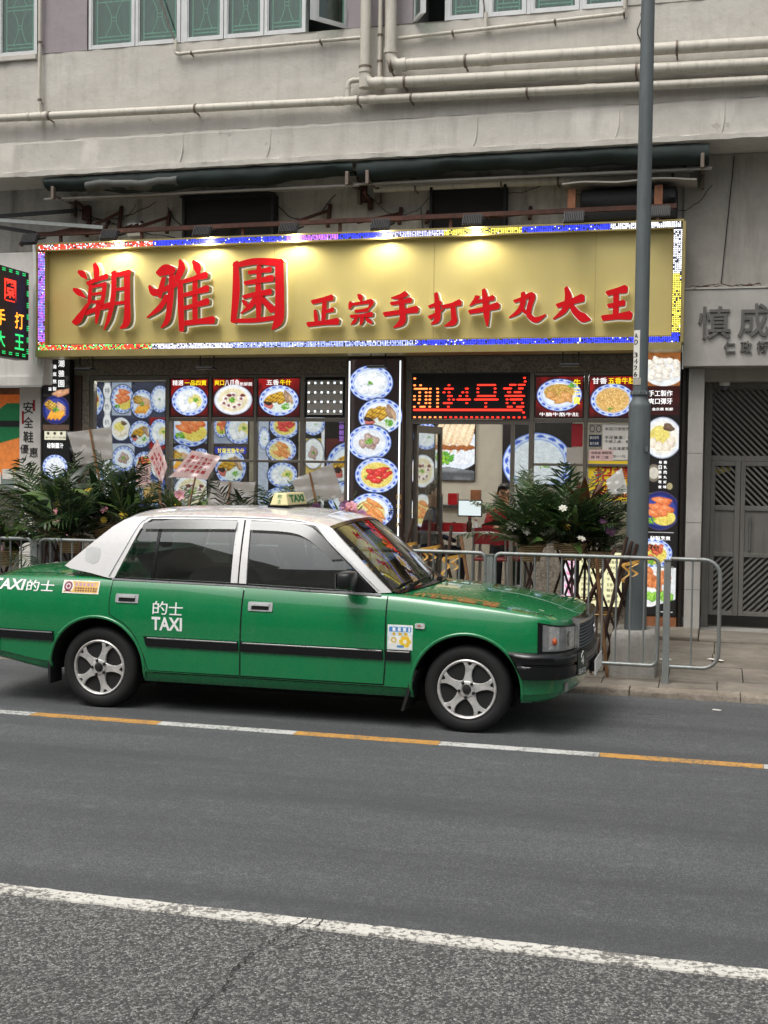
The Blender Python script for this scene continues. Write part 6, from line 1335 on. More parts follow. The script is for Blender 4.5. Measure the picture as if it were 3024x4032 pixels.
flower_stand('round arrangement of pink lilies behind the taxi roof sign', -3.42,11.2,1.26, 3,44,[('pink',16),('purple',10),('white',4)],9,FD,LD+LB,.55,1.3,size=1.4)
flower_stand('white and green palm flower stand in a pale basket right of the doorway', -1.57,10.95,1.13, 22,60,[('white',12)],10,FR,LB+LB+LD,.92,.8)
flower_stand('dark palm flower stand with white blooms in the middle of the right group', -1.20,10.95,1.15, 20,40,[('white',5),('yellow',4)],11,FD+FR,LD+LB,1.05,.85)
flower_stand('dark palm flower stand with lilac blooms nearest the lamp post', -.98,11.05,1.08, 15,22,[('purple',5),('yellow',2)],12,FD,LD,.92,1.0)
flower_stand('tall green palm stand behind the middle right baskets', -1.32,11.3,1.22, 12,8,[],33,FR+FD,LD,1.1,.8)
t = flower_stand('stand of brown cordyline leaves behind the right flower stands', -1.12,11.3,1.3, 2,0,[],13,FD,LD,.9,.5)
for i in range(11): put('leaf', LR[0], t, (.02*math.cos(i*2),.02*math.sin(i*2),1.25), i*2.4, .1+.07*i, 1.15)
# ---- message boards wrapped in film
def board(label, pts, y0, tilt, mt, lines=0, stick=None, seed=0, wrap=True, ink='ink_red'):
    cx = sum(p[0] for p in pts)/len(pts); cz = sum(p[1] for p in pts)/len(pts)
    t = thing('message_board', label, 'board', (cx, y0, min(p[1] for p in pts)), 'wrapped message boards'); r = random.Random(seed)
    fy = lambda x, z, e=0: (x, y0+tilt*(x-cx)+.15*(z-cz)+e, z)
    n = len(pts); v = [fy(*p) for p in pts]+[fy(p[0],p[1],.008) for p in pts]
    f = [tuple(range(n)), tuple(range(2*n-1,n-1,-1))]+[(i,n+i,n+(i+1)%n,(i+1)%n) for i in range(n)]
    MB().add(v, f).build('card', mt, t, fix=True)
    a, b, c_, d_ = pts[:4]
    Q = lambda u, w: ((a[0]*(1-u)+b[0]*u)*(1-w)+(d_[0]*(1-u)+c_[0]*u)*w, (a[1]*(1-u)+b[1]*u)*(1-w)+(d_[1]*(1-u)+c_[1]*u)*w)
    if wrap:
        rows = [[fy(*Q(-.03+1.06*i/14,-.03+1.06*j/12), -.012+.008*math.sin(i*.9+j*.5+seed)+.006*math.sin(j*1.3-i*.4+seed*2)+r.uniform(-.003,.003)) for i in range(15)] for j in range(13)]
        MB().grid(rows).build('film_wrap','clear_wrap',t,smooth=50)
    if lines:
        m = MB(); words = ['開張誌慶','生意興隆','客似雲來','財源廣進','大展鴻圖']
        for k_ in range(lines):
            u0 = .12+.76*k_/lines; u1 = u0+.55/lines
            for q, ch in enumerate(words[k_ % 5]):
                w0 = .15+.17*q; w1 = w0+.13; vv, ff = text_polys(ch, .02); xs_ = [p[0] for p in vv]; zs_ = [p[1] for p in vv]
                U = lambda p: fy(*Q(u0+(u1-u0)*(p[0]-min(xs_))/(max(xs_)-min(xs_)), w1-(w1-w0)*(p[1]-min(zs_))/(max(zs_)-min(zs_))), -.0025)
                m.add([U(p) for p in vv], ff)
        m.build('lettering', ink, t)
    if stick: MB().bar(fy(stick[0][0],stick[0][1],.014 if not wrap else -.022), fy(stick[1][0],stick[1][1],.014 if not wrap else -.022), .022, .010).build('stick','bamboo',t)
    return t
board('grey film wrapped board seen from behind above the left palms', [(-6.21,2.12),(-5.76,2.18),(-5.72,1.87),(-6.08,1.80)], 11.05, .1, 'card_grey', stick=((-5.97,2.16),(-5.80,1.55)), seed=1)
board('narrow pink message board with red characters turned edgewise', [(-5.36,1.90),(-5.24,2.06),(-5.08,1.80),(-5.14,1.62)], 11.0, -.5, 'paper_pink', 3, seed=2, wrap=True, stick=((-5.16,1.66),(-5.10,1.3)))
board('tan message board with red characters leaning right of the pink one', [(-4.86,1.955),(-4.58,1.90),(-4.70,1.68),(-5.05,1.70)], 11.0, .2, 'paper_pink', 5, seed=3, wrap=True, stick=((-4.80,1.70),(-4.86,1.3)))
board('grey film wrapped board standing just above the taxi roof', [(-4.62,1.67),(-4.20,1.655),(-4.22,1.33),(-4.68,1.33)], 10.95, .05, 'card_grey', stick=((-4.44,1.66),(-4.45,1.2)), seed=4)
board('grey film wrapped board behind the taxi roof sign', [(-3.83,1.68),(-3.46,1.85),(-3.34,1.54),(-3.74,1.46)], 11.0, .1, 'card_grey', stick=((-3.66,1.76),(-3.56,1.4)), seed=5)
board('small pale film wrapped board at the lamp post', [(-.93,1.73),(-.80,1.84),(-.74,1.62),(-.90,1.60)], 11.15, .3, 'paper_white', seed=6, stick=((-.85,1.6),(-.85,1.2)))
board('crumpled grey wrapped card leaning low behind the railing', [(-2.0,.72),(-1.62,.80),(-1.55,.35),(-1.85,.25)], 10.75, .1, 'card_grey', seed=7)
# ---- stands with yellow ribbon near the doorway, bundle of sticks by the lamp post
def trestle(label, x, y, sticks, ribbon):
    t = thing('stick_stand', label, 'stand', (x, y, .135), 'tied stick stands'); r = random.Random(label)
    for (a, b, mt) in sticks: MB().tube([a, ((a[0]+b[0])/2+r.uniform(-.006,.006),(a[1]+b[1])/2,(a[2]+b[2])/2), b],[.016,.015,.014],7).build('stick',mt,t,smooth=50)
    for (c, rad) in ribbon:
        A = [(c[0]+rad*math.cos(i*PI/12), c[1]+rad*.6*math.sin(i*PI/12), c[2]+.018*math.cos(i*PI/12)) for i in range(25)]; mbr = MB()
        mbr.grid([[(p[0],p[1],p[2]-.013) for p in A],[(p[0],p[1],p[2]+.013) for p in A]])
        for tl, dx in ((.16,-.5),(.11,.35)):
            B_ = [(c[0]+rad*dx+.03*math.sin(j*.9+dx*5), c[1]-rad*.62-.012*j*.3, c[2]-tl*j/9) for j in range(10)]
            mbr.grid([[(p[0]-.013,p[1],p[2]) for p in B_],[(p[0]+.012,p[1]-.006,p[2]+.004) for p in B_]])
        mbr.build('ribbon','yellow_ribbon',t,smooth=60)
    return t
trestle('dark stick stand tied with yellow ribbon right of the windscreen', -2.7,10.9, [((-2.75,10.85,1.32),(-2.55,11.1,.10),'dark_wood'),((-2.62,10.85,1.36),(-2.95,10.8,.10),'dark_wood'),((-2.48,10.9,1.34),(-2.45,10.7,.10),'dark_wood')], [((-2.68,10.83,1.12),.10),((-2.45,10.83,1.10),.09)])
trestle('second dark stick stand tied with yellow ribbon left of the pale basket', -2.25,10.9, [((-2.40,10.9,1.28),(-2.1,11.0,.10),'dark_wood'),((-2.28,10.9,1.30),(-2.35,10.75,.10),'dark_wood'),((-2.20,10.95,1.2),(-1.95,10.7,.07),'bamboo')], [((-2.25,10.86,1.02),.10)])
trestle('bundle of dark sticks tied with ribbon leaning at the lamp post', -.75,10.62, [((-.66,10.62,1.22),(-.98,10.5,.10),'dark_wood'),((-.70,10.56,1.26),(-.93,10.62,.10),'dark_wood'),((-.62,10.60,1.20),(-.88,10.7,.10),'dark_wood'),((-.90,10.56,1.10),(-.60,10.75,.40),'rust'),((-.80,10.6,1.15),(-1.2,10.62,.35),'rust'),((-.94,10.42,1.08),(-.83,10.44,.07),'bamboo')], [((-.66,10.54,1.04),.07)])
# ------------------------------------------------------------------ the taxi (local x forward from the rear axle, -y is the near side)
TX, TY = -4.385, 9.07
T = thing('taxi', 'green saloon taxi with white roof parked along the kerb facing right', 'taxi', (TX, TY, 0))
def ip(tab):
    xs = [p[0] for p in tab]; ys = [p[1] for p in tab]; n = len(xs); d = [(ys[i+1]-ys[i])/(xs[i+1]-xs[i]) for i in range(n-1)]
    m = [d[0]]+[0 if d[i-1]*d[i] <= 0 else 2*d[i-1]*d[i]/(d[i-1]+d[i]) for i in range(1,n-1)]+[d[-1]]
    def f(x):
        if x <= xs[0]: return ys[0]
        if x >= xs[-1]: return ys[-1]
        i = max(j for j in range(n-1) if xs[j] <= x); h = xs[i+1]-xs[i]; t = (x-xs[i])/h
        return ys[i]*(2*t**3-3*t*t+1)+m[i]*h*(t**3-2*t*t+t)+ys[i+1]*(-2*t**3+3*t*t)+m[i+1]*h*(t**3-t*t)
    return f
OUT = [(-1.13,0),(-1.127,.30),(-1.112,.50),(-1.085,.63),(-1.04,.715),(-.97,.775),(-.86,.812),(-.6,.836),(-.2,.845),(.5,.8475),(1.4,.8475),(2.2,.846),(2.7,.841),(3.0,.833),(3.18,.818),(3.29,.795),(3.365,.755),(3.412,.695),(3.445,.61),(3.468,.52),(3.492,.40),(3.510,.26),(3.519,.13),(3.522,0)]
def resample(P, step):
    V = [Vector(p) for p in P]; Q = []
    n = len(V)
    for i in range(n-1):
        p0, p1, p2, p3 = V[max(i-1,0)], V[i], V[i+1], V[min(i+2,n-1)]; k = max(2, int((p2-p1).length/step))
        for q in range(k):
            t = q/k; Q.append(.5*((2*p1)+(p2-p0)*t+(2*p0-5*p1+4*p2-p3)*t*t+(3*p1-p0-3*p2+p3)*t**3))
    Q.append(V[-1]); return Q
RING = resample(OUT, .035)
NRM = []
for i in range(len(RING)):
    d = (RING[min(i+1,len(RING)-1)]-RING[max(i-1,0)]).normalized(); NRM.append(Vector((-d.y, d.x)))
NRM[0] = Vector((-1,0)); NRM[-1] = Vector((1,0))
wp = ip([(-1.04,.715),(-.97,.775),(-.86,.812),(-.6,.836),(-.2,.845),(.5,.8475),(1.4,.8475),(2.2,.846),(2.7,.841),(3.0,.833),(3.18,.818),(3.29,.795),(3.365,.755),(3.412,.695)])
z0f = ip([(-1.13,.36),(-.8,.325),(-.4,.265),(.4,.225),(2.4,.225),(3.1,.225),(3.3,.24),(3.55,.27)])
z1f = ip([(-1.13,.93),(-.8,.957),(.09,.973),(1.1,.962),(1.6,.95),(2.18,.937),(2.6,.905),(3.0,.862),(3.25,.825),(3.38,.803),(3.45,.792),(3.52,.782)])
crown = ip([(-1.13,.012),(-.95,.045),(-.4,.055),(-.15,.03),(.1,.0),(2.0,.0),(2.2,.02),(2.5,.04),(3.0,.042),(3.3,.034),(3.45,.016),(3.52,.004)])
LV = [(0,.065),(.035,.038),(.09,.024),(.105,.010),(.16,.007),(.30,.003),(.47,0),(.60,.001),(.70,.006),(.79,.016),(.87,.031),(.925,.046),(.962,.058),(.985,.070),(.997,.085),(1.0,.105)]
insf = ip(LV)
sharp = ip([(2.6,1.),(3.1,.75),(3.35,.30),(3.52,.22)])
def S(u, z):
    a, b = z0f(u), z1f(u); t = (z-a)/(b-a); return wp(u)-insf(t)*(sharp(u) if t > .6 else 1)
def top(u, y):
    w = max(wp(u)-.105*sharp(u), .05); return z1f(u)+crown(u)*max(0, 1-abs(y/w)**2.2)
rowsN = []
for p, n in zip(RING, NRM):
    a, b = z0f(p.x), z1f(p.x); L = []
    for t, i in LV:
        if t > .6: i = i*sharp(p.x)
        q = p-n*i if p.y > .09 or n.x == 0 else p-n*i
        L.append((q.x, -max(q.y, 0.), a+(b-a)*t))
    rowsN.append(L)
K = 16; rows = []
for L in rowsN:
    e = L[-1]; near = L[:-1]
    mid = []
    for j in range(K+1):
        y = e[1]+(-2*e[1])*j/K; w = max(-e[1], 1e-4); mid.append((e[0], y, e[2]+crown(e[0])*max(0, 1-abs(y/w)**2.2) if w > .02 else e[2]))
    far = [(q[0], -q[1], q[2]) for q in near[::-1]]; bot = []
    b0 = L[0]
    for j in range(1, 8): bot.append((b0[0], -b0[1]*(1-2*j/8), b0[2]))
    rows.append(near+mid+far+bot)
sh = MB(); sh.grid(rows, close=True)
me = sh.mesh('body', ['taxi_green','under_black'], fix=True)
bm = bmesh.new(); bm.from_mesh(me); bmesh.ops.remove_doubles(bm, verts=bm.verts, dist=4e-4); bmesh.ops.dissolve_degenerate(bm, dist=1e-4, edges=bm.edges); bmesh.ops.holes_fill(bm, edges=bm.edges, sides=60); bmesh.ops.recalc_face_normals(bm, faces=bm.faces); bm.to_mesh(me); bm.free()
body = bpy.data.objects.new('body', me); COL.objects.link(body)
cm = MB()
for hx in (0., 2.777):
    for s in (-1, 1):
        n = 64; o = len(cm.v)
        for y in ((-1.0,-.50) if s < 0 else (.50,1.0)):
            for k_ in range(n): cm.v.append((hx+.378*math.cos(2*PI*k_/n), y, .308+.372*math.sin(2*PI*k_/n)))
        for k_ in range(n): q = (k_+1) % n; cm.f.append((o+k_,o+q,o+n+q,o+n+k_)); cm.m.append(1)
        cm.f += [tuple(range(o,o+n)), tuple(range(o+n,o+2*n))]; cm.m += [1,1]
cme = cm.mesh('cutter', ['taxi_green','under_black'], fix=True); cob = bpy.data.objects.new('cutter', cme); COL.objects.link(cob)
bo = body.modifiers.new('b','BOOLEAN'); bo.operation = 'DIFFERENCE'; bo.object = cob; bo.solver = 'EXACT'
dg = bpy.context.evaluated_depsgraph_get(); m2 = bpy.data.meshes.new_from_object(body.evaluated_get(dg)); body.modifiers.clear(); body.data = m2; m2.name = 'body'
bpy.data.objects.remove(cob); body.parent = T
m2.polygons.foreach_set('use_smooth', [True]*len(m2.polygons)); m2.set_sharp_from_angle(angle=math.radians(28))
def G(u, z):
    t = max(0, (u-1.5)/.7); b = max(0, (.25-u)/.55); return .792-(z-.95)*.20-.27*max(0,z-.95)**2-.035*t*t-.045*b*b
def patch(name, poly, off, mt, surf=S, du=.12, dz=.035, thick=.010, parent=T, smooth=40):
    """flat outline (x,z) laid on the curved flank and given an edge"""
    bm = bmesh.new(); vs = [bm.verts.new((p[0], 0, p[1])) for p in poly]; bm.faces.new(vs)
    us = [p[0] for p in poly]; zs = [p[1] for p in poly]
    def cut(co, no): bmesh.ops.bisect_plane(bm, geom=bm.verts[:]+bm.edges[:]+bm.faces[:], plane_co=co, plane_no=no, dist=1e-5)
    u = min(us)+du
    while u < max(us)-1e-3: cut((u,0,0),(1,0,0)); u += du
    z = min(zs)+dz
    while z < max(zs)-1e-3: cut((0,0,z),(0,0,1)); z += dz
    if thick:
        be = [e for e in bm.edges if len(e.link_faces) == 1]; ex = bmesh.ops.extrude_edge_only(bm, edges=be); nv = {v for v in ex['geom'] if isinstance(v, bmesh.types.BMVert)}
    else: nv = set()
    for v in bm.verts: v.co.y = -(surf(v.co.x, v.co.z)+off-(thick if v in nv else 0))
    bmesh.ops.recalc_face_normals(bm, faces=bm.faces)
    fs = [f for f in bm.faces if abs(f.normal.y) > .5]
    if fs and sum(f.normal.y for f in fs) > 0: bmesh.ops.reverse_faces(bm, faces=bm.faces[:])
    me = bpy.data.meshes.new(name); bm.to_mesh(me); bm.free(); me.materials.append(MATS[mt])
    me.polygons.foreach_set('use_smooth', [True]*len(me.polygons)); me.set_sharp_from_angle(angle=math.radians(smooth))
    o = bpy.data.objects.new(name, me); COL.objects.link(o); o.parent = parent; return o
def mirror(o):
    c = o.copy(); COL.objects.link(c); c.scale = (c.scale[0], -c.scale[1], c.scale[2]); c.location = (c.location[0], -c.location[1], c.location[2]); c.parent = o.parent; return c
def line(name, pts, w, off, mt, surf=S, parent=T, h=.004, closed=False, seg=.04):
    """moulded strip following the flank"""
    P = []
    for a, b in zip(pts[:-1], pts[1:]):
        n = max(1, int(math.dist(a, b)/seg)); P += [(a[0]+(b[0]-a[0])*i/n, a[1]+(b[1]-a[1])*i/n) for i in range(n)]
    P.append(pts[-1]); rows = []
    for i, p in enumerate(P):
        a, b = P[max(i-1,0)], P[min(i+1,len(P)-1)]; d = Vector((b[0]-a[0], b[1]-a[1])).normalized(); n = Vector((-d.y, d.x))*w/2
        q = [(p[0]-n.x, p[1]-n.y), (p[0]-n.x*.7, p[1]-n.y*.7), (p[0]+n.x*.7, p[1]+n.y*.7), (p[0]+n.x, p[1]+n.y)]
        e = [off, off+h, off+h, off]; rows.append([(c[0], -(surf(*c)+k_), c[1]) for c, k_ in zip(q, e)])
    return MB().grid(rows).build(name, mt, parent, smooth=50, local=True, fix=True)
def smoothpts(P, n=6):
    V = [Vector(p) for p in P]; Q = []
    for i in range(len(V)-1):
        p0, p1, p2, p3 = V[max(i-1,0)], V[i], V[i+1], V[min(i+2,len(V)-1)]
        for q in range(n):
            t = q/n; Q.append(tuple(.5*((2*p1)+(p2-p0)*t+(2*p0-5*p1+4*p2-p3)*t*t+(3*p1-p0-3*p2+p3)*t**3)))
    Q.append(tuple(V[-1])); return Q
# doors: proud panels with a dark shut line round them
arc = [(0.378*math.cos(a)*1.13, .308+.372*1.12*math.sin(a)) for a in [math.radians(d) for d in (74,60,46,32,18,5)]]
rd = [(.112,.955),(.106,.80),(.112,.715)]+smoothpts([(.112,.715),(.15,.69),(.22,.655),(.295,.59),(.345,.51),(.395,.40),(.418,.315)],4)+[(1.130,.315),(1.140,.945)]
fd = [(1.152,.945),(1.142,.315),(2.196,.315),(2.206,.47),(2.204,.90)]
DR = patch('door', rd, .0035, 'taxi_green'); DF = patch('door', fd, .0035, 'taxi_green')
for o in (DR, DF): mirror(o)
line('shut_line', [(p[0]-.004,p[1]) for p in rd[:-2]]+[(1.13,.310)], .009, .0006, 'under_black', h=.001); line('shut_line', [(1.1365,.31),(1.1465,.955)], .011, .0006, 'under_black', h=.001); line('shut_line', [(1.142,.310),(2.20,.310),(2.211,.47),(2.208,.92)], .009, .0006, 'under_black', h=.001)
line('sill_crease', [(.45,.296),(2.36,.296)], .006, .001, 'under_black', h=.001)
# flank mouldings
def moulding(pts, x0, x1, par=T):
    z = lambda u: .530-.006*(u)/2
    o = patch('side_moulding', [(x0,z(x0)-.037),(x1,z(x1)-.037),(x1-.004,z(x1)+.034),(x0-.02 if pts else x0,z(x0)+.034)], .014, 'trim_black', parent=par, thick=.013)
    line('moulding_highlight', [(x0+.01,z(x0)+.024),(x1-.01,z(x1)+.024)], .009, .0145, 'chrome', h=.002, parent=par)
moulding(1,.41,1.128,DR); moulding(0,1.148,2.198,DF); moulding(0,2.216,2.395); moulding(0,-.86,-.345)
# wheel-arch lips
for hx in (0., 2.777):
    for s in (-1, 1):
        pts = []
        for d in range(-8, 189, 7):
            a = math.radians(d); u, z = hx+.386*math.cos(a), .308+.380*math.sin(a)
            if z > z0f(u)+.01: pts.append((u, s*(S(u, z)-.004), z))
        MB().tube(pts, .013, 8).build('arch_lip', 'taxi_green', T, smooth=60, local=True)
# ---- glasshouse
cp = [(-.325,1.046),(-.27,1.028),(-.09,1.003),(.072,.972),(.118,.974)]+[(.20,1.16),(.268,1.325),(.30,1.375),(.345,1.408),(.40,1.42)]+[(.40,1.432),(.20,1.424),(.13,1.40),(.04,1.345)]
CP = patch('rear_pillar', cp, .004, 'taxi_white', G, .06, .04, .02); mirror(CP)
ze = ip([(.0,1.305),(.06,1.352),(.12,1.392),(.2,1.42),(.35,1.432),(.7,1.44),(1.1,1.442),(1.4,1.434),(1.55,1.424),(1.65,1.408),(1.74,1.388)])
zc = ip([(.0,1.385),(.06,1.425),(.14,1.462),(.3,1.487),(.48,1.497),(.8,1.506),(1.1,1.508),(1.4,1.494),(1.6,1.466),(1.74,1.428)])
rows = []
for i in range(41):
    u = .0+1.74*i/40; e, c_ = ze(u), zc(u); w = G(u, e)+.004; row = [(u,-(G(u,e-.022)+.004),e-.022),(u,-w-.001,e-.008)]
    for j in range(25):
        y = -w+2*w*j/24; k_ = abs(y/w); row.append((u+.05*(1-k_**2)*(max(0,(u-1.2)/.54))**2-.05*(1-k_**2)*(max(0,(.3-u)/.3))**2, y, e+(c_-e)*(1-k_**2.4)))
    row += [(u,w+.001,e-.008),(u,G(u,e-.022)+.004,e-.022)]; rows.append(row)
roof = MB().grid(rows).build('roof', 'taxi_white', T, smooth=50, local=True)
fr, rr_ = rows[-1][2:-2], rows[0][2:-2]
# windscreen and rear screen
def screen(top_row, base, name, bulge, mats):
    n = len(top_row); R = []
    for i in range(13):
        t = i/12; R.append([tuple(Vector(top_row[j]).lerp(Vector(base[j]), t)+Vector((bulge*math.sin(PI*t),0,bulge*.6*math.sin(PI*t)))) for j in range(n)])
    return R
base = []
for j in range(25):
    k_ = -1+2*j/24; base.append((2.205+.135*(1-k_*k_), k_*.742, .952-.0*(1-k_*k_)))
W = screen(fr, base, 'w', .018, None); g = MB(); g.grid([[W[i][j] for j in range(1,24)] for i in range(0,13)]); g.build('windscreen','windscreen_glass',T,smooth=70,local=True)
for side in (0, 1):
    a = 0 if side == 0 else 23; MB().grid([[W[i][a],W[i][a+1]] for i in range(13)]).build('screen_seal','trim_black',T,smooth=70,local=True)
MB().grid([[tuple(Vector(W[0][j])+Vector((-.004,0,.002))) for j in range(25)],[tuple(Vector(W[0][j]).lerp(Vector(W[1][j]),.55)+Vector((.002,0,.003))) for j in range(25)]]).build('screen_seal','trim_black',T,smooth=70,local=True)
rb = [(-.34+.03*k_*k_, k_*.70, 1.035-.02*k_*k_) for k_ in [-1+2*j/24 for j in range(25)]]
RW = screen(rr_, rb, 'r', -.01, None); MB().grid([[RW[i][j] for j in range(3,22)] for i in range(13)]).build('rear_screen','car_glass',T,smooth=70,local=True)
for a in (0, 21): MB().grid([[RW[i][a+j] for j in range(4)] for i in range(13)]).build('rear_screen_surround','taxi_white',T,smooth=70,local=True)
# front pillar (white) on both sides
ap = [(1.60,1.415),(1.655,1.37),(1.74,1.285),(1.93,1.125),(2.135,.938),(2.225,.944),(2.05,1.105),(1.86,1.28),(1.755,1.378),(1.72,1.392),(1.66,1.405)]
AP = patch('front_pillar', ap, .0045, 'taxi_white', G, .05, .04, .03); mirror(AP)
# window frames of the doors
def both(o): mirror(o); return o
both(patch('window_frame', [(1.040,.962),(1.091,.962),(1.083,1.418),(1.030,1.418)], .003, 'taxi_white', G, .1, .05, .015)); both(patch('window_frame', [(1.103,.962),(1.158,.962),(1.136,1.418),(1.096,1.418)], .003, 'taxi_white', G, .1, .05, .015))
line('shut_line', [(1.097,.96),(1.0895,1.42)], .013, -.004, 'under_black', G, h=.002)
rwin = [(.128,.966),(.205,1.14),(.282,1.330),(.315,1.378),(.36,1.402),(1.034,1.416),(1.042,.966)]
fwin = [(1.154,.962),(1.134,1.416),(1.47,1.408),(1.60,1.38),(1.68,1.325),(1.90,1.13),(2.10,.95)]
both(patch('rear_side_window', rwin, -.012, 'car_glass', G, .15, .06, 0)); both(patch('front_side_window', fwin, -.012, 'car_glass', G, .15, .06, 0))
both(patch('window_bar', [(.408,.966),(.432,.966),(.440,1.405),(.416,1.404)], -.008, 'trim_black', G, .1, .06, .01))
drip = smoothpts([(.085,.975),(.175,1.16),(.255,1.335),(.295,1.39),(.36,1.418),(.7,1.428),(1.1,1.430),(1.45,1.420),(1.58,1.40),(1.66,1.362),(1.80,1.235),(2.0,1.06),(2.13,.945)],6)
both(line('window_seal', drip, .026, -.006, 'trim_black', G, h=.006)); both(line('drip_rail', [(p[0]-(.012 if p[0] < .3 else -.010 if p[0] > 1.62 else 0), p[1]+(.012 if .3 <= p[0] <= 1.62 else .010)) for p in drip], .009, .004, 'bright_metal', G, h=.006))
both(line('belt_moulding', [(.10,.965),(1.10,.953),(1.6,.940),(2.16,.926)], .018, .003, 'bright_metal', lambda u,z: max(S(u, min(z,z1f(u)-.03)), G(u, .96))-.01, h=.008)); both(line('window_seal', [(.12,.978),(1.10,.966),(1.6,.953),(2.12,.940)], .012, -.002, 'trim_black', G, h=.006))
# smoked rain visors
def visor(lo, hi): 
    rows = [[(p[0], -(G(*p)+.004+.012*math.sin(PI*.5)), p[1]) for p in hi],[(p[0], -(G(*p)+.026), p[1]) for p in lo]]
    return MB().grid(rows).build('rain_visor','visor',T,smooth=60,local=True)
n = 12
visor([(.292+(1.035-.292)*i/n, 1.338+.016*i/n) for i in range(n+1)], [(.30+(1.035-.30)*i/n, 1.382+.034*min(1,3*i/n)) for i in range(n+1)])
lo = smoothpts([(1.14,1.352),(1.40,1.346),(1.54,1.322),(1.66,1.255),(1.78,1.16)],5); hi = smoothpts([(1.14,1.416),(1.46,1.410),(1.60,1.383),(1.70,1.31),(1.86,1.165)],5); visor(lo, hi)
# ---- interior
MB().box(.0,2.15,-.66,.66,.965,.972).build('cabin_floor','seat_cloth' if False else 'under_black',T,local=True)
def seat(u, y, w, hgt, mt='seat_cloth'):
    rows = []
    for i in range(7):
        t = i/6; z = .97+hgt*t; rows.append([(u-.16*t-.045*math.cos(a)*(1-.25*t), y+w/2*math.sin(a)*(1-.12*t*t), z) for a in [2*PI*k_/14 for k_ in range(14)]])
    m = MB().grid(rows, close=True); m.f.append(tuple(range(len(m.v)-14, len(m.v)))); m.m.append(0); m.build('seat_back',mt,T,smooth=60,local=True)
    h = MB(); rows = []
    for i in range(6):
        t = i/5; s_ = math.sin(PI*(.12+.76*t))**.5; rows.append([(u-.17-.03*t-.04*s_*math.cos(a), y+.12*s_*math.sin(a), .97+hgt+.03+.13*t) for a in [2*PI*k_/12 for k_ in range(12)]])
    h.grid(rows, close=True); h.f += [tuple(range(12))[::-1], tuple(range(len(h.v)-12, len(h.v)))]; h.m += [0,0]; h.build('headrest',mt,T,smooth=60,local=True)
seat(1.22,-.36,.48,.22); seat(1.22,.36,.48,.22); seat(.34,0,1.25,.16)
rows = [[(1.86,y,.968),(1.88,y,1.0),(2.02,y,1.01),(2.2,y,.975)] for y in (-.64,-.3,0,.3,.64)]; MB().grid(rows).build('dashboard','trim_black',T,smooth=40,local=True)
MB().tube([(1.72+.05*math.sin(a),-.36+.18*math.cos(a),1.0+.17*math.sin(a)) for a in [2*PI*i/24 for i in range(25)]],.014,8,caps=False).build('steering_wheel','trim_black',T,smooth=60,local=True)
MB().box(1.60,1.63,-.10,.12,1.28,1.34).bar((1.63,0,1.33),(1.72,0,1.39),.012,.012).build('rear_view_mirror','trim_black',T,local=True,bevel=.01)
for i,(y,z) in enumerate([(.1,1.03),(.32,1.03),(-.12,1.02)]): MB().box(1.98,1.995,y-.06,y+.06,z-.03,z+.07).build('dash_display','black_plastic',T,local=True,bevel=.006)
# ---- cowl, wipers, bonnet lines
rows = []
for j in range(25):
    k_ = -1+2*j/24; y = k_*.735; u = 2.195+.135*(1-k_*k_); rows.append([(u-.01,y,.956),(u+.03,y,max(top(u+.03,y),.945)+.010),(u+.085,y,top(u+.085,y)+.007)])
MB().grid(rows).build('cowl','trim_black',T,smooth=50,local=True)
def wiper(y0, y1):
    f = lambda y: 2.195+.135*(1-(y/.742)**2); m = MB(); m.tube([(f(y0)+.05,y0,.985),(f((y0+y1)/2)+.0,(y0+y1)/2,.99),(f(y1)-.03,y1,1.0)],[.011,.009,.006],6); m.bar((f(y0)-.005,y0-.10,.985),(f(y1)-.055,y1+.12,1.012),.012,.016); m.lathe([(.022,.955),(.022,.99),(.0001,.995)],10,(f(y0)+.05,y0,0)); m.build('wiper','black_plastic',T,smooth=50,local=True)
wiper(-.52,.02); wiper(.12,.60)
def topline(pts, w=.009):
    P = []
    for a, b in zip(pts[:-1], pts[1:]):
        n = max(1, int(math.dist(a,b)/.04)); P += [(a[0]+(b[0]-a[0])*i/n, a[1]+(b[1]-a[1])*i/n) for i in range(n)]
    P.append(pts[-1]); rows = []
    for i, p in enumerate(P):
        a, b = P[max(i-1,0)], P[min(i+1,len(P)-1)]; d = Vector((b[0]-a[0],b[1]-a[1])).normalized(); nn = Vector((-d.y,d.x))*w/2; rows.append([(p[0]-nn.x,p[1]-nn.y,top(p[0]-nn.x,p[1]-nn.y)+.0022),(p[0]+nn.x,p[1]+nn.y,top(p[0]+nn.x,p[1]+nn.y)+.0022)])
    return MB().grid(rows).build('shut_line','under_black',T,local=True)
for s in (-1,1): topline([(2.24,s*.715),(2.8,s*.725),(3.2,s*.705),(3.34,s*.66)]); topline([(-1.02,s*.60),(-.36,s*.66)])

# ---- front: headlamps, grille, bumper
def ring_pt(i, off): p, n = RING[i], NRM[i]; return p.x+n.x*off, -(p.y+n.y*off)
idx = [i for i, p in enumerate(RING) if p.x > 2.9]
def band(name, i0, i1, lo, hi, off, mt, mid=1, smooth=50, ends=True):
    rows = []
    for i in range(i0, i1+1):
        a, b = lo(RING[i].x, RING[i].y), hi(RING[i].x, RING[i].y); r = []
        x0_, y0_ = ring_pt(i, -.03); r.append((x0_,y0_,a))
        for k_ in range(mid+1): x_, y_ = ring_pt(i, off if isinstance(off,(int,float)) else off(k_/mid)); r.append((x_,y_,a+(b-a)*k_/mid))
        r.append((x0_,y0_,b)); rows.append(r)
    m = MB().grid(rows); n = len(rows[0]); o0 = 0; o1 = len(m.v)-n
    m.f += [tuple(range(n)), tuple(range(o1, o1+n))[::-1]]; m.m += [0,0]
    o = m.build(name, mt, T, smooth=smooth, local=True, fix=True); return o
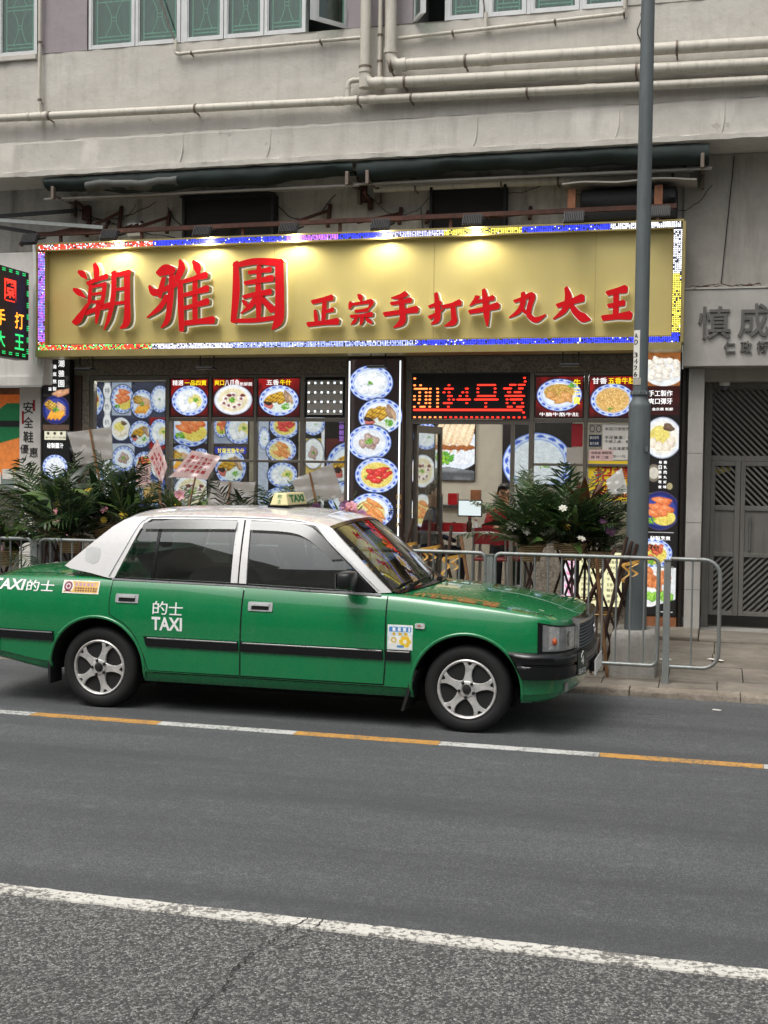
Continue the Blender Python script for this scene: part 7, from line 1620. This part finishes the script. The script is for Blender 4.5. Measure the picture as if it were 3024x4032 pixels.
first = lambda test: next(i for i, p in enumerate(RING) if test(p))
ih0 = first(lambda p: p.x > 3.275); ih1 = first(lambda p: p.x > 3.4 and p.y < .50); ihm = first(lambda p: p.x > 3.3 and p.y < .72)
hlo = lambda u, y: .592; hhi = lambda u, y: z1f(u)-.048
for s in (-1, 1):
    O = []
    O.append(band('headlamp', ih0-1, ih1, lambda u,y: hlo(u,y)-.010, lambda u,y: hhi(u,y)+.010, .0015, 'trim_black')); O.append(band('lamp_back', ih0, ih1-1, hlo, hhi, .004, 'lamp_grey'))
    O.append(band('reflector', ih0+1, ihm-1, lambda u,y: .602, lambda u,y: hhi(u,y)-.006, .006, 'lamp_silver', 3)); O.append(band('reflector', ihm+1, ih1-1, lambda u,y: .602, lambda u,y: hhi(u,y)-.006, .006, 'lamp_silver', 3))
    O.append(band('lens', ih0, ih1, hlo, hhi, lambda t: .020+.006*math.sin(PI*t), 'lens_glass', 4))
    mx = (ih0+ihm)//2; x_, y_ = ring_pt(mx, .008); m = MB(); m.lathe([(.0001,-.02),(.022,-.012),(.026,0),(.018,.012),(.0001,.018)],12,(x_,y_,.655),'x'); O.append(m.build('bulb','lamp_amber',T,smooth=60,local=True))
    mx = (ihm+ih1)//2; x_, y_ = ring_pt(mx, -.004); m = MB(); m.lathe([(.066,.012),(.05,-.0),(.02,.008),(.0001,.012)],18,(x_,y_,.672),'x'); O.append(m.build('lamp_bowl','chrome',T,smooth=60,local=True))
    if s > 0:
        for o in O: o.scale = (1,-1,1)
# grille follows the nose
def nose(y, off): 
    a = abs(y); i = min((i for i in idx), key=lambda i: abs(RING[i].y-a)+(0 if RING[i].x > 3.3 else 9)); p = RING[i]
    j = i+1 if i+1 < len(RING) and RING[i].y > a else i-1; q = RING[max(min(j,len(RING)-1),0)]; t = 0 if abs(q.y-p.y) < 1e-6 else (a-p.y)/(q.y-p.y); return p.x+(q.x-p.x)*t+off
def gbar(name, z0, z1, off, mt, yw=.485, n=20, dep=.03):
    rows = []
    for i in range(n+1):
        y = -yw+2*yw*i/n; x = nose(y,0); rows.append([(x-dep,y,z0),(x+off,y,z0),(x+off+.004,y,(z0+z1)/2),(x+off,y,z1),(x-dep,y,z1)])
    m = MB().grid(rows, close=True); m.f += [(0,1,2,3,4)[::-1], tuple(range(len(m.v)-5,len(m.v)))]; m.m += [0,0]; return m.build(name, mt, T, smooth=40, local=True, fix=True)
gbar('grille_back', .572, .752, .010, 'under_black'); gbar('grille_surround', .754, .792, .034, 'chrome', .50); gbar('grille_surround', .562, .571, .030, 'chrome', .49)
for k_ in range(8): gbar('grille_bar', .577+k_*.0222, .590+k_*.0222, .028, 'lamp_paint')
for s in (-1, 1): MB().box(nose(.487,0)-.02,nose(.487,0)+.030,s*.487-.006,s*.487+.006,.572,.754).build('grille_side','chrome',T,local=True)
MB().tube([(3.562,.05*math.cos(a),.672+.036*math.sin(a)) for a in [2*PI*i/24 for i in range(25)]],.006,6,caps=False).tube([(3.562,.022*math.cos(a),.672+.034*math.sin(a)) for a in [2*PI*i/24 for i in range(25)]],.004,6,caps=False).build('emblem','chrome',T,smooth=60,local=True)
BP = [(-.02,.400),(.030,.398),(.050,.408),(.056,.45),(.054,.486),(.046,.493),(.046,.500),(.056,.508),(.058,.545),(.048,.568),(.020,.580),(-.02,.582)]
def bumper(i0, i1, sel):
    rows = []
    def mk(i, s, f):
        R_ = [(ring_pt(i, (o_*f if o_ > 0 else o_)), z) for o_, z in BP]
        return [(max(p[0], 2.783+math.sqrt(max(0,.39**2-(z-.308)**2))) if sel else p[0], s*p[1], z) for p, z in R_]
    n = i1-i0
    for i in range(i0, i1+1): rows.append(mk(i, 1, min(1,.35+abs(i-(i0 if sel else i1))*.16)))
    for i in range(i1-1, i0-1, -1) if sel else range(i0+1, i1+1): pass
    if sel: rows += [mk(i, -1, min(1,.35+abs(i-i0)*.16)) for i in range(i1-1, i0-1, -1)]
    else: rows = [mk(i, -1, min(1,.35+abs(i-i1)*.16)) for i in range(i1, i0, -1)]+rows
    m = MB().grid(rows); k_ = len(BP); m.f += [tuple(range(k_)), tuple(range(len(m.v)-k_, len(m.v)))[::-1]]; m.m += [0,0]
    return m.build('bumper','trim_black',T,smooth=45,local=True,fix=True)
bumper(first(lambda p: p.x > 3.03), len(RING)-1, True); bumper(0, first(lambda p: p.x > -.84), False)
# small lamps in the valance
i = first(lambda p: p.x > 3.3 and p.y < .66)
for s in (-1,1):
    o = band('fog_lamp', i, i+1, lambda u,y: .305, lambda u,y: .362, .004, 'lamp_grey'); o.scale = (1,-s if s > 0 else 1,1)
# plates
y0p, y1p = -.60, -.43
rows = [[(nose(y0p+(y1p-y0p)*i/6,.062), y0p+(y1p-y0p)*i/6, z) for i in range(7)] for z in (.405,.56)]
MB().grid(rows).build('seat_plate','plate_green',T,local=True)
fnf = lambda a, z, e=0: (nose(a,.0645), a, z)
m = MB(); text_into(m,'4',-.545,-.485,.475,.535,0,0,.02,fn=fnf); text_into(m,'SEATS',-.585,-.445,.415,.450,0,0,.01,fn=fnf)
for i in range(9):
    a = PI*i/8; m.box(nose(-.515,.063),nose(-.515,.066),-.515-.075*math.cos(a)-.008,-.515-.075*math.cos(a)+.008,.533+.024*math.sin(a),.543+.024*math.sin(a))
m.build('lettering','ink_white',T,local=True)
MB().box(3.592,3.60,-.26,.26,.36,.47).build('number_plate','white_gloss',T,local=True); MB().box(3.55,3.592,-.2,.2,.38,.45).build('plate_holder','black_plastic',T,local=True)
# ---- door handles, mirror, side lamp, badges
def handle(u, z, par):
    t = patch('handle', [(u-.088,z-.032),(u+.088,z-.032),(u+.092,z-.026),(u+.092,z+.026),(u+.086,z+.032),(u-.086,z+.032),(u-.092,z+.026),(u-.092,z-.026)], .010, 'bright_metal', parent=par, thick=.012, smooth=30)
    patch('handle_recess', [(u-.066,z-.022),(u+.066,z-.022),(u+.066,z+.004),(u-.066,z+.004)], .0115, 'under_black', parent=par, thick=0); patch('handle_lever', [(u-.066,z+.006),(u+.066,z+.006),(u+.066,z+.022),(u-.066,z+.022)], .018, 'bright_metal', parent=par, thick=.012)
handle(.246,.832,DR); handle(1.285,.815,DF)
def rbox(name, mt, c, sx, sy, sz, par=T, pw=.45, n=10):
    rows = []
    for i in range(n+1):
        a = -PI/2+PI*i/n; rows.append([])
        for j in range(2*n):
            b = 2*PI*j/(2*n); f = lambda v: math.copysign(abs(v)**pw, v); rows[-1].append((c[0]+sx*f(math.cos(a))*f(math.cos(b)), c[1]+sy*f(math.cos(a))*f(math.sin(b)), c[2]+sz*f(math.sin(a))))
    return MB().grid(rows, close=True).build(name, mt, par, smooth=60, local=True, fix=True)
for s in (-1,1):
    rbox('door_mirror','black_plastic',(1.955,s*.93,1.035),.055,.105,.062); MB().box(1.945,1.985,s*.86-.05,s*.86+.05,.962,.99).build('mirror_arm','black_plastic',T,local=True,bevel=.01)
    MB().prism([(1.95,.945),(2.11,.945),(1.99,1.06)], s*.772-.012, s*.772+.012).build('mirror_base','black_plastic',T,local=True)
    MB().box(1.893,1.898,s*.93-.085,s*.93+.085,.985,1.085).build('mirror_glass','chrome',T,local=True)
sl_ = patch('side_lamp', [(2.424,.714),(2.484,.712),(2.488,.718),(2.488,.742),(2.482,.748),(2.424,.748),(2.419,.742),(2.419,.718)], .010, 'lamp_silver', thick=.01); patch('side_lamp_lens', [(2.432,.722),(2.475,.722),(2.475,.740),(2.432,.740)], .012, 'lens_glass', thick=0); patch('side_bulb', [(2.44,.726),(2.458,.726),(2.458,.737),(2.44,.737)], .0112, 'lamp_amber', thick=0)
fns = lambda off: (lambda u, z, e=0: (u, -(S(u,z)+off-e), z))
m = MB(); text_into(m,'的',.456,.572,.727,.822,0,0,.018,fn=fns(.0055)); text_into(m,'士',.584,.692,.727,.818,0,0,.018,fn=fns(.0055)); text_into(m,'TAXI',.450,.690,.612,.709,0,0,.03,fn=fns(.0055)); m.build('lettering','ink_white',DR,local=True)
m = MB(); text_into(m,'TAXI',-.905,-.615,.858,.938,0,0,.03,fn=fns(.003),shear=.12); text_into(m,'的士',-.60,-.365,.855,.935,0,0,.012,fn=fns(.003)); m.build('lettering','ink_white',T,local=True)
def decal(name, C, u0, ztop, off): return C.to_mesh(name,'print_paper',T,0,0,0,P=lambda a,b: (u0+a+TX, np.array([-(S(float(p),float(q))+off) for p,q in zip(u0+a, ztop-b)])+TY, ztop-b))
C = Canvas(.30,.094,(226,184,96),res=.004,seed=60); C.mixc(((C.X<.012)|(C.X>.288)|(C.Y<.008)|(C.Y>.086)).astype(float),(240,236,226)); C.ell(.045,.045,.045,.045,(240,238,232)); C.ell(.045,.043,.034,.034,(120,24,50)); C.ell(.045,.043,.022,.022,(235,230,228)); C.ell(.045,.043,.012,.012,(120,24,50)); C.rect(.02,.076,.07,.083,(120,24,50))
C.mixc(((C.X>.10)&(C.X<.27)&(C.Y>.014)&(C.Y<.042)&(np.sin(C.X*190)>-.4)).astype(float),(190,150,170)); C.mixc(((C.X>.10)&(C.X<.28)&(((C.Y>.050)&(C.Y<.060))|((C.Y>.066)&(C.Y<.077)))&(np.sin(C.X*300)>-.5)).astype(float),(120,70,60)); decal('notice_sticker',C,-.292,.945,.003)
C = Canvas(.178,.172,(236,236,230),res=.004,seed=61); C.rect(.008,.008,.170,.164,(214,230,240)); C.rect(.012,.014,.166,.05,(70,130,190)); C.mixc(((C.Y>.02)&(C.Y<.043)&(np.sin(C.X*170)>.0)&(C.X>.02)&(C.X<.158)).astype(float),(235,240,245)); C.mixc(((C.Y>.052)&(C.Y<.072)&(np.sin(C.X*150+1)>-.2)&(C.X>.03)&(C.X<.15)).astype(float),(220,180,60)); C.rect(.012,.076,.166,.16,(240,242,238))
for k_ in range(6): C.ell(.125+.026*math.cos(k_*PI/3),.115+.026*math.sin(k_*PI/3),.017,.017,(238,196,50))
C.ell(.125,.115,.014,.014,(250,246,225)); C.ell(.045,.105,.02,.02,(215,180,70)); C.ell(.045,.105,.011,.011,(245,240,225)); C.mixc(((C.Y>.142)&(C.Y<.156)&(C.X>.07)&(C.X<.12)).astype(float),(90,150,200)); decal('flower_sticker',C,2.226,.732,.003)
shd = patch('shield_mark', [(-.14,1.085),(-.075,1.068),(-.03,1.09),(-.02,1.15),(-.03,1.185),(-.09,1.195),(-.15,1.18),(-.155,1.13)], .0055, 'aluminium', G, .05, .04, 0)
# ---- mud flaps
for s in (-1,1):
    MB().box(-.405,-.385,s*.74-.085,s*.74+.085,.165,.36).build('mud_flap','rubber',T,local=True)
    MB().add([(2.405,s*.838,.42),(2.42,s*.55,.42),(2.345,s*.55,.135),(2.325,s*.838,.135),(2.435,s*.838,.42),(2.45,s*.55,.42),(2.365,s*.55,.135),(2.345,s*.838,.135)],[(0,1,2,3),(7,6,5,4),(0,4,5,1),(2,6,7,3),(0,3,7,4),(1,5,6,2)]).build('mud_flap','rubber',T,local=True,fix=True)
MB().box(-.25,3.1,-.62,.62,.17,.30).build('underbody_light_block','under_black',T,local=True)  # dark box added under the closed shell to block light
# ---- wheels
def wheel(u, s, first_):
    w = bpy.data.objects.new('wheel', None); COL.objects.link(w); w.parent = T; w.location = (u, s*.795, .303); w.empty_display_size = .1
    if s > 0: w.rotation_euler = (0,0,PI)
    return w
tp = [(.205,.02),(.212,.006),(.235,-.004),(.262,-.004),(.283,.004),(.297,.018),(.303,.04),(.304,.09),(.303,.145),(.297,.168),(.28,.182),(.24,.188),(.205,.17)]
MT = MB().lathe(tp,56,axis='y'); 
for g_ in (.055,.085,.12): pass
MT = MT.mesh('tyre','rubber',smooth=50)
rp = [(.186,.022),(.190,.004),(.199,-.001),(.206,.004),(.207,.02),(.200,.03),(.185,.06),(.180,.15)]
MR = MB().lathe(rp,56,axis='y')
sp = [(.040,.044),(.075,.030),(.105,.024),(.135,.025),(.160,.034),(.178,.047),(.189,.056)]
for k_ in range(5):
    a = 2*PI*k_/5+PI/2; c, s = math.cos(a), math.sin(a)
    L = [(r_, h) for r_, h in sp]+[(.190,.024),(.166,.007),(.166,-.007),(.190,-.024)]+[(r_,-h) for r_, h in sp[::-1]]
    rows = []
    for q in ((.014,1.0),(.004,.97),(.0,.86)): rows.append([(x*c-y*q[1]*s, q[0]+.010-.012*math.sin(PI*min(1,max(0,(x-.03)/.17))), x*s+y*q[1]*c) for x, y in L])
    MR.grid(rows, close=True); MR.f.append(tuple(range(len(MR.v)-len(L), len(MR.v)))); MR.m.append(0)
MR.lathe([(.062,.02),(.060,.004),(.052,-.001),(.036,-.002),(.034,.006),(.0001,.006)],30,axis='y'); MR = MR.mesh('rim','rim_silver',smooth=40,fix=True)
MD = MB().lathe([(.0001,.075),(.13,.075),(.135,.08),(.135,.10),(.178,.11),(.178,.15)],36,axis='y').mesh('brake_disc','brake_dark',smooth=40)
MC = MB(); MC.lathe([(.030,.004),(.027,-.010),(.018,-.013),(.0001,-.013)],20,axis='y')
for k_ in range(5):
    a = 2*PI*k_/5-PI/2; MC.lathe([(.011,.004),(.011,-.010),(.007,-.014),(.0001,-.014)],8,(.053*math.cos(a),0,.053*math.sin(a)),'y')
MC = MC.mesh('hub_and_nuts','brake_dark',smooth=40)
for u in (0.,2.777):
    for s in (-1,1):
        w = wheel(u, s, True)
        for nm, me_ in (('tyre',MT),('rim',MR),('brake_disc',MD),('hub_and_nuts',MC)):
            o = bpy.data.objects.new(nm, me_); COL.objects.link(o); o.parent = w; o.rotation_euler = (0,.35 if u == 0 else .1,0)
# ---- roof sign
RS = MB(); b0 = 1.505
rows = [[(1.20+.075*a,.235*b,b0+.012) for a,b in ((-1,-1),(1,-1),(1,1),(-1,1))],[(1.20+.070*a,.230*b,b0+.026) for a,b in ((-1,-1),(1,-1),(1,1),(-1,1))],[(1.20+.050*a,.205*b,b0+.105) for a,b in ((-1,-1),(1,-1),(1,1),(-1,1))]]
RS.grid(rows, close=True); RS.f += [(0,3,2,1)]; n=len(RS.v); RS.f += [(n-4,n-3,n-2,n-1)]; RS.m += [0,0]
rs = RS.build('roof_sign','cream_plastic',T,local=True,fix=True,bevel=.008)
MB().box(1.115,1.285,-.245,.245,b0-.012,b0+.0118).build('roof_sign_base','trim_black',rs,local=True)
fnt = lambda a, z, e=0: (1.20+.0715-.0253*(z-b0-.026)/.1*1.0+.0015-.0*a, a, z)
m = MB(); text_into(m,'TAXI',-.165,.165,b0+.036,b0+.092,0,0,.05,fn=lambda a,z,e=0: (1.273-(z-b0-.026)*.253, a, z)); m.build('lettering','sign_green',rs,local=True)
m = MB(); column_text(m,'的士',1.20,.036,b0+.098,.036,0,0,.01,fn=lambda u,z,e=0: (u, -.2335+(z-b0-.026)*.317+e, z)); m.build('lettering','sign_green',rs,local=True)
# ---- tail lamps wrapped round the rear corners
it1 = max(i for i, p in enumerate(RING) if p.x < -1.0); it0 = next(i for i, p in enumerate(RING) if p.y > .42)
for s in (-1, 1):
    o = band('tail_lamp', it0, it1, lambda u,y: .66, lambda u,y: .84, .006, 'paper_red'); o.scale = (1,-s if s > 0 else 1,1)
    o = band('reversing_lamp', it0, it0+2, lambda u,y: .665, lambda u,y: .73, .009, 'lamp_silver'); o.scale = (1,-s if s > 0 else 1,1)
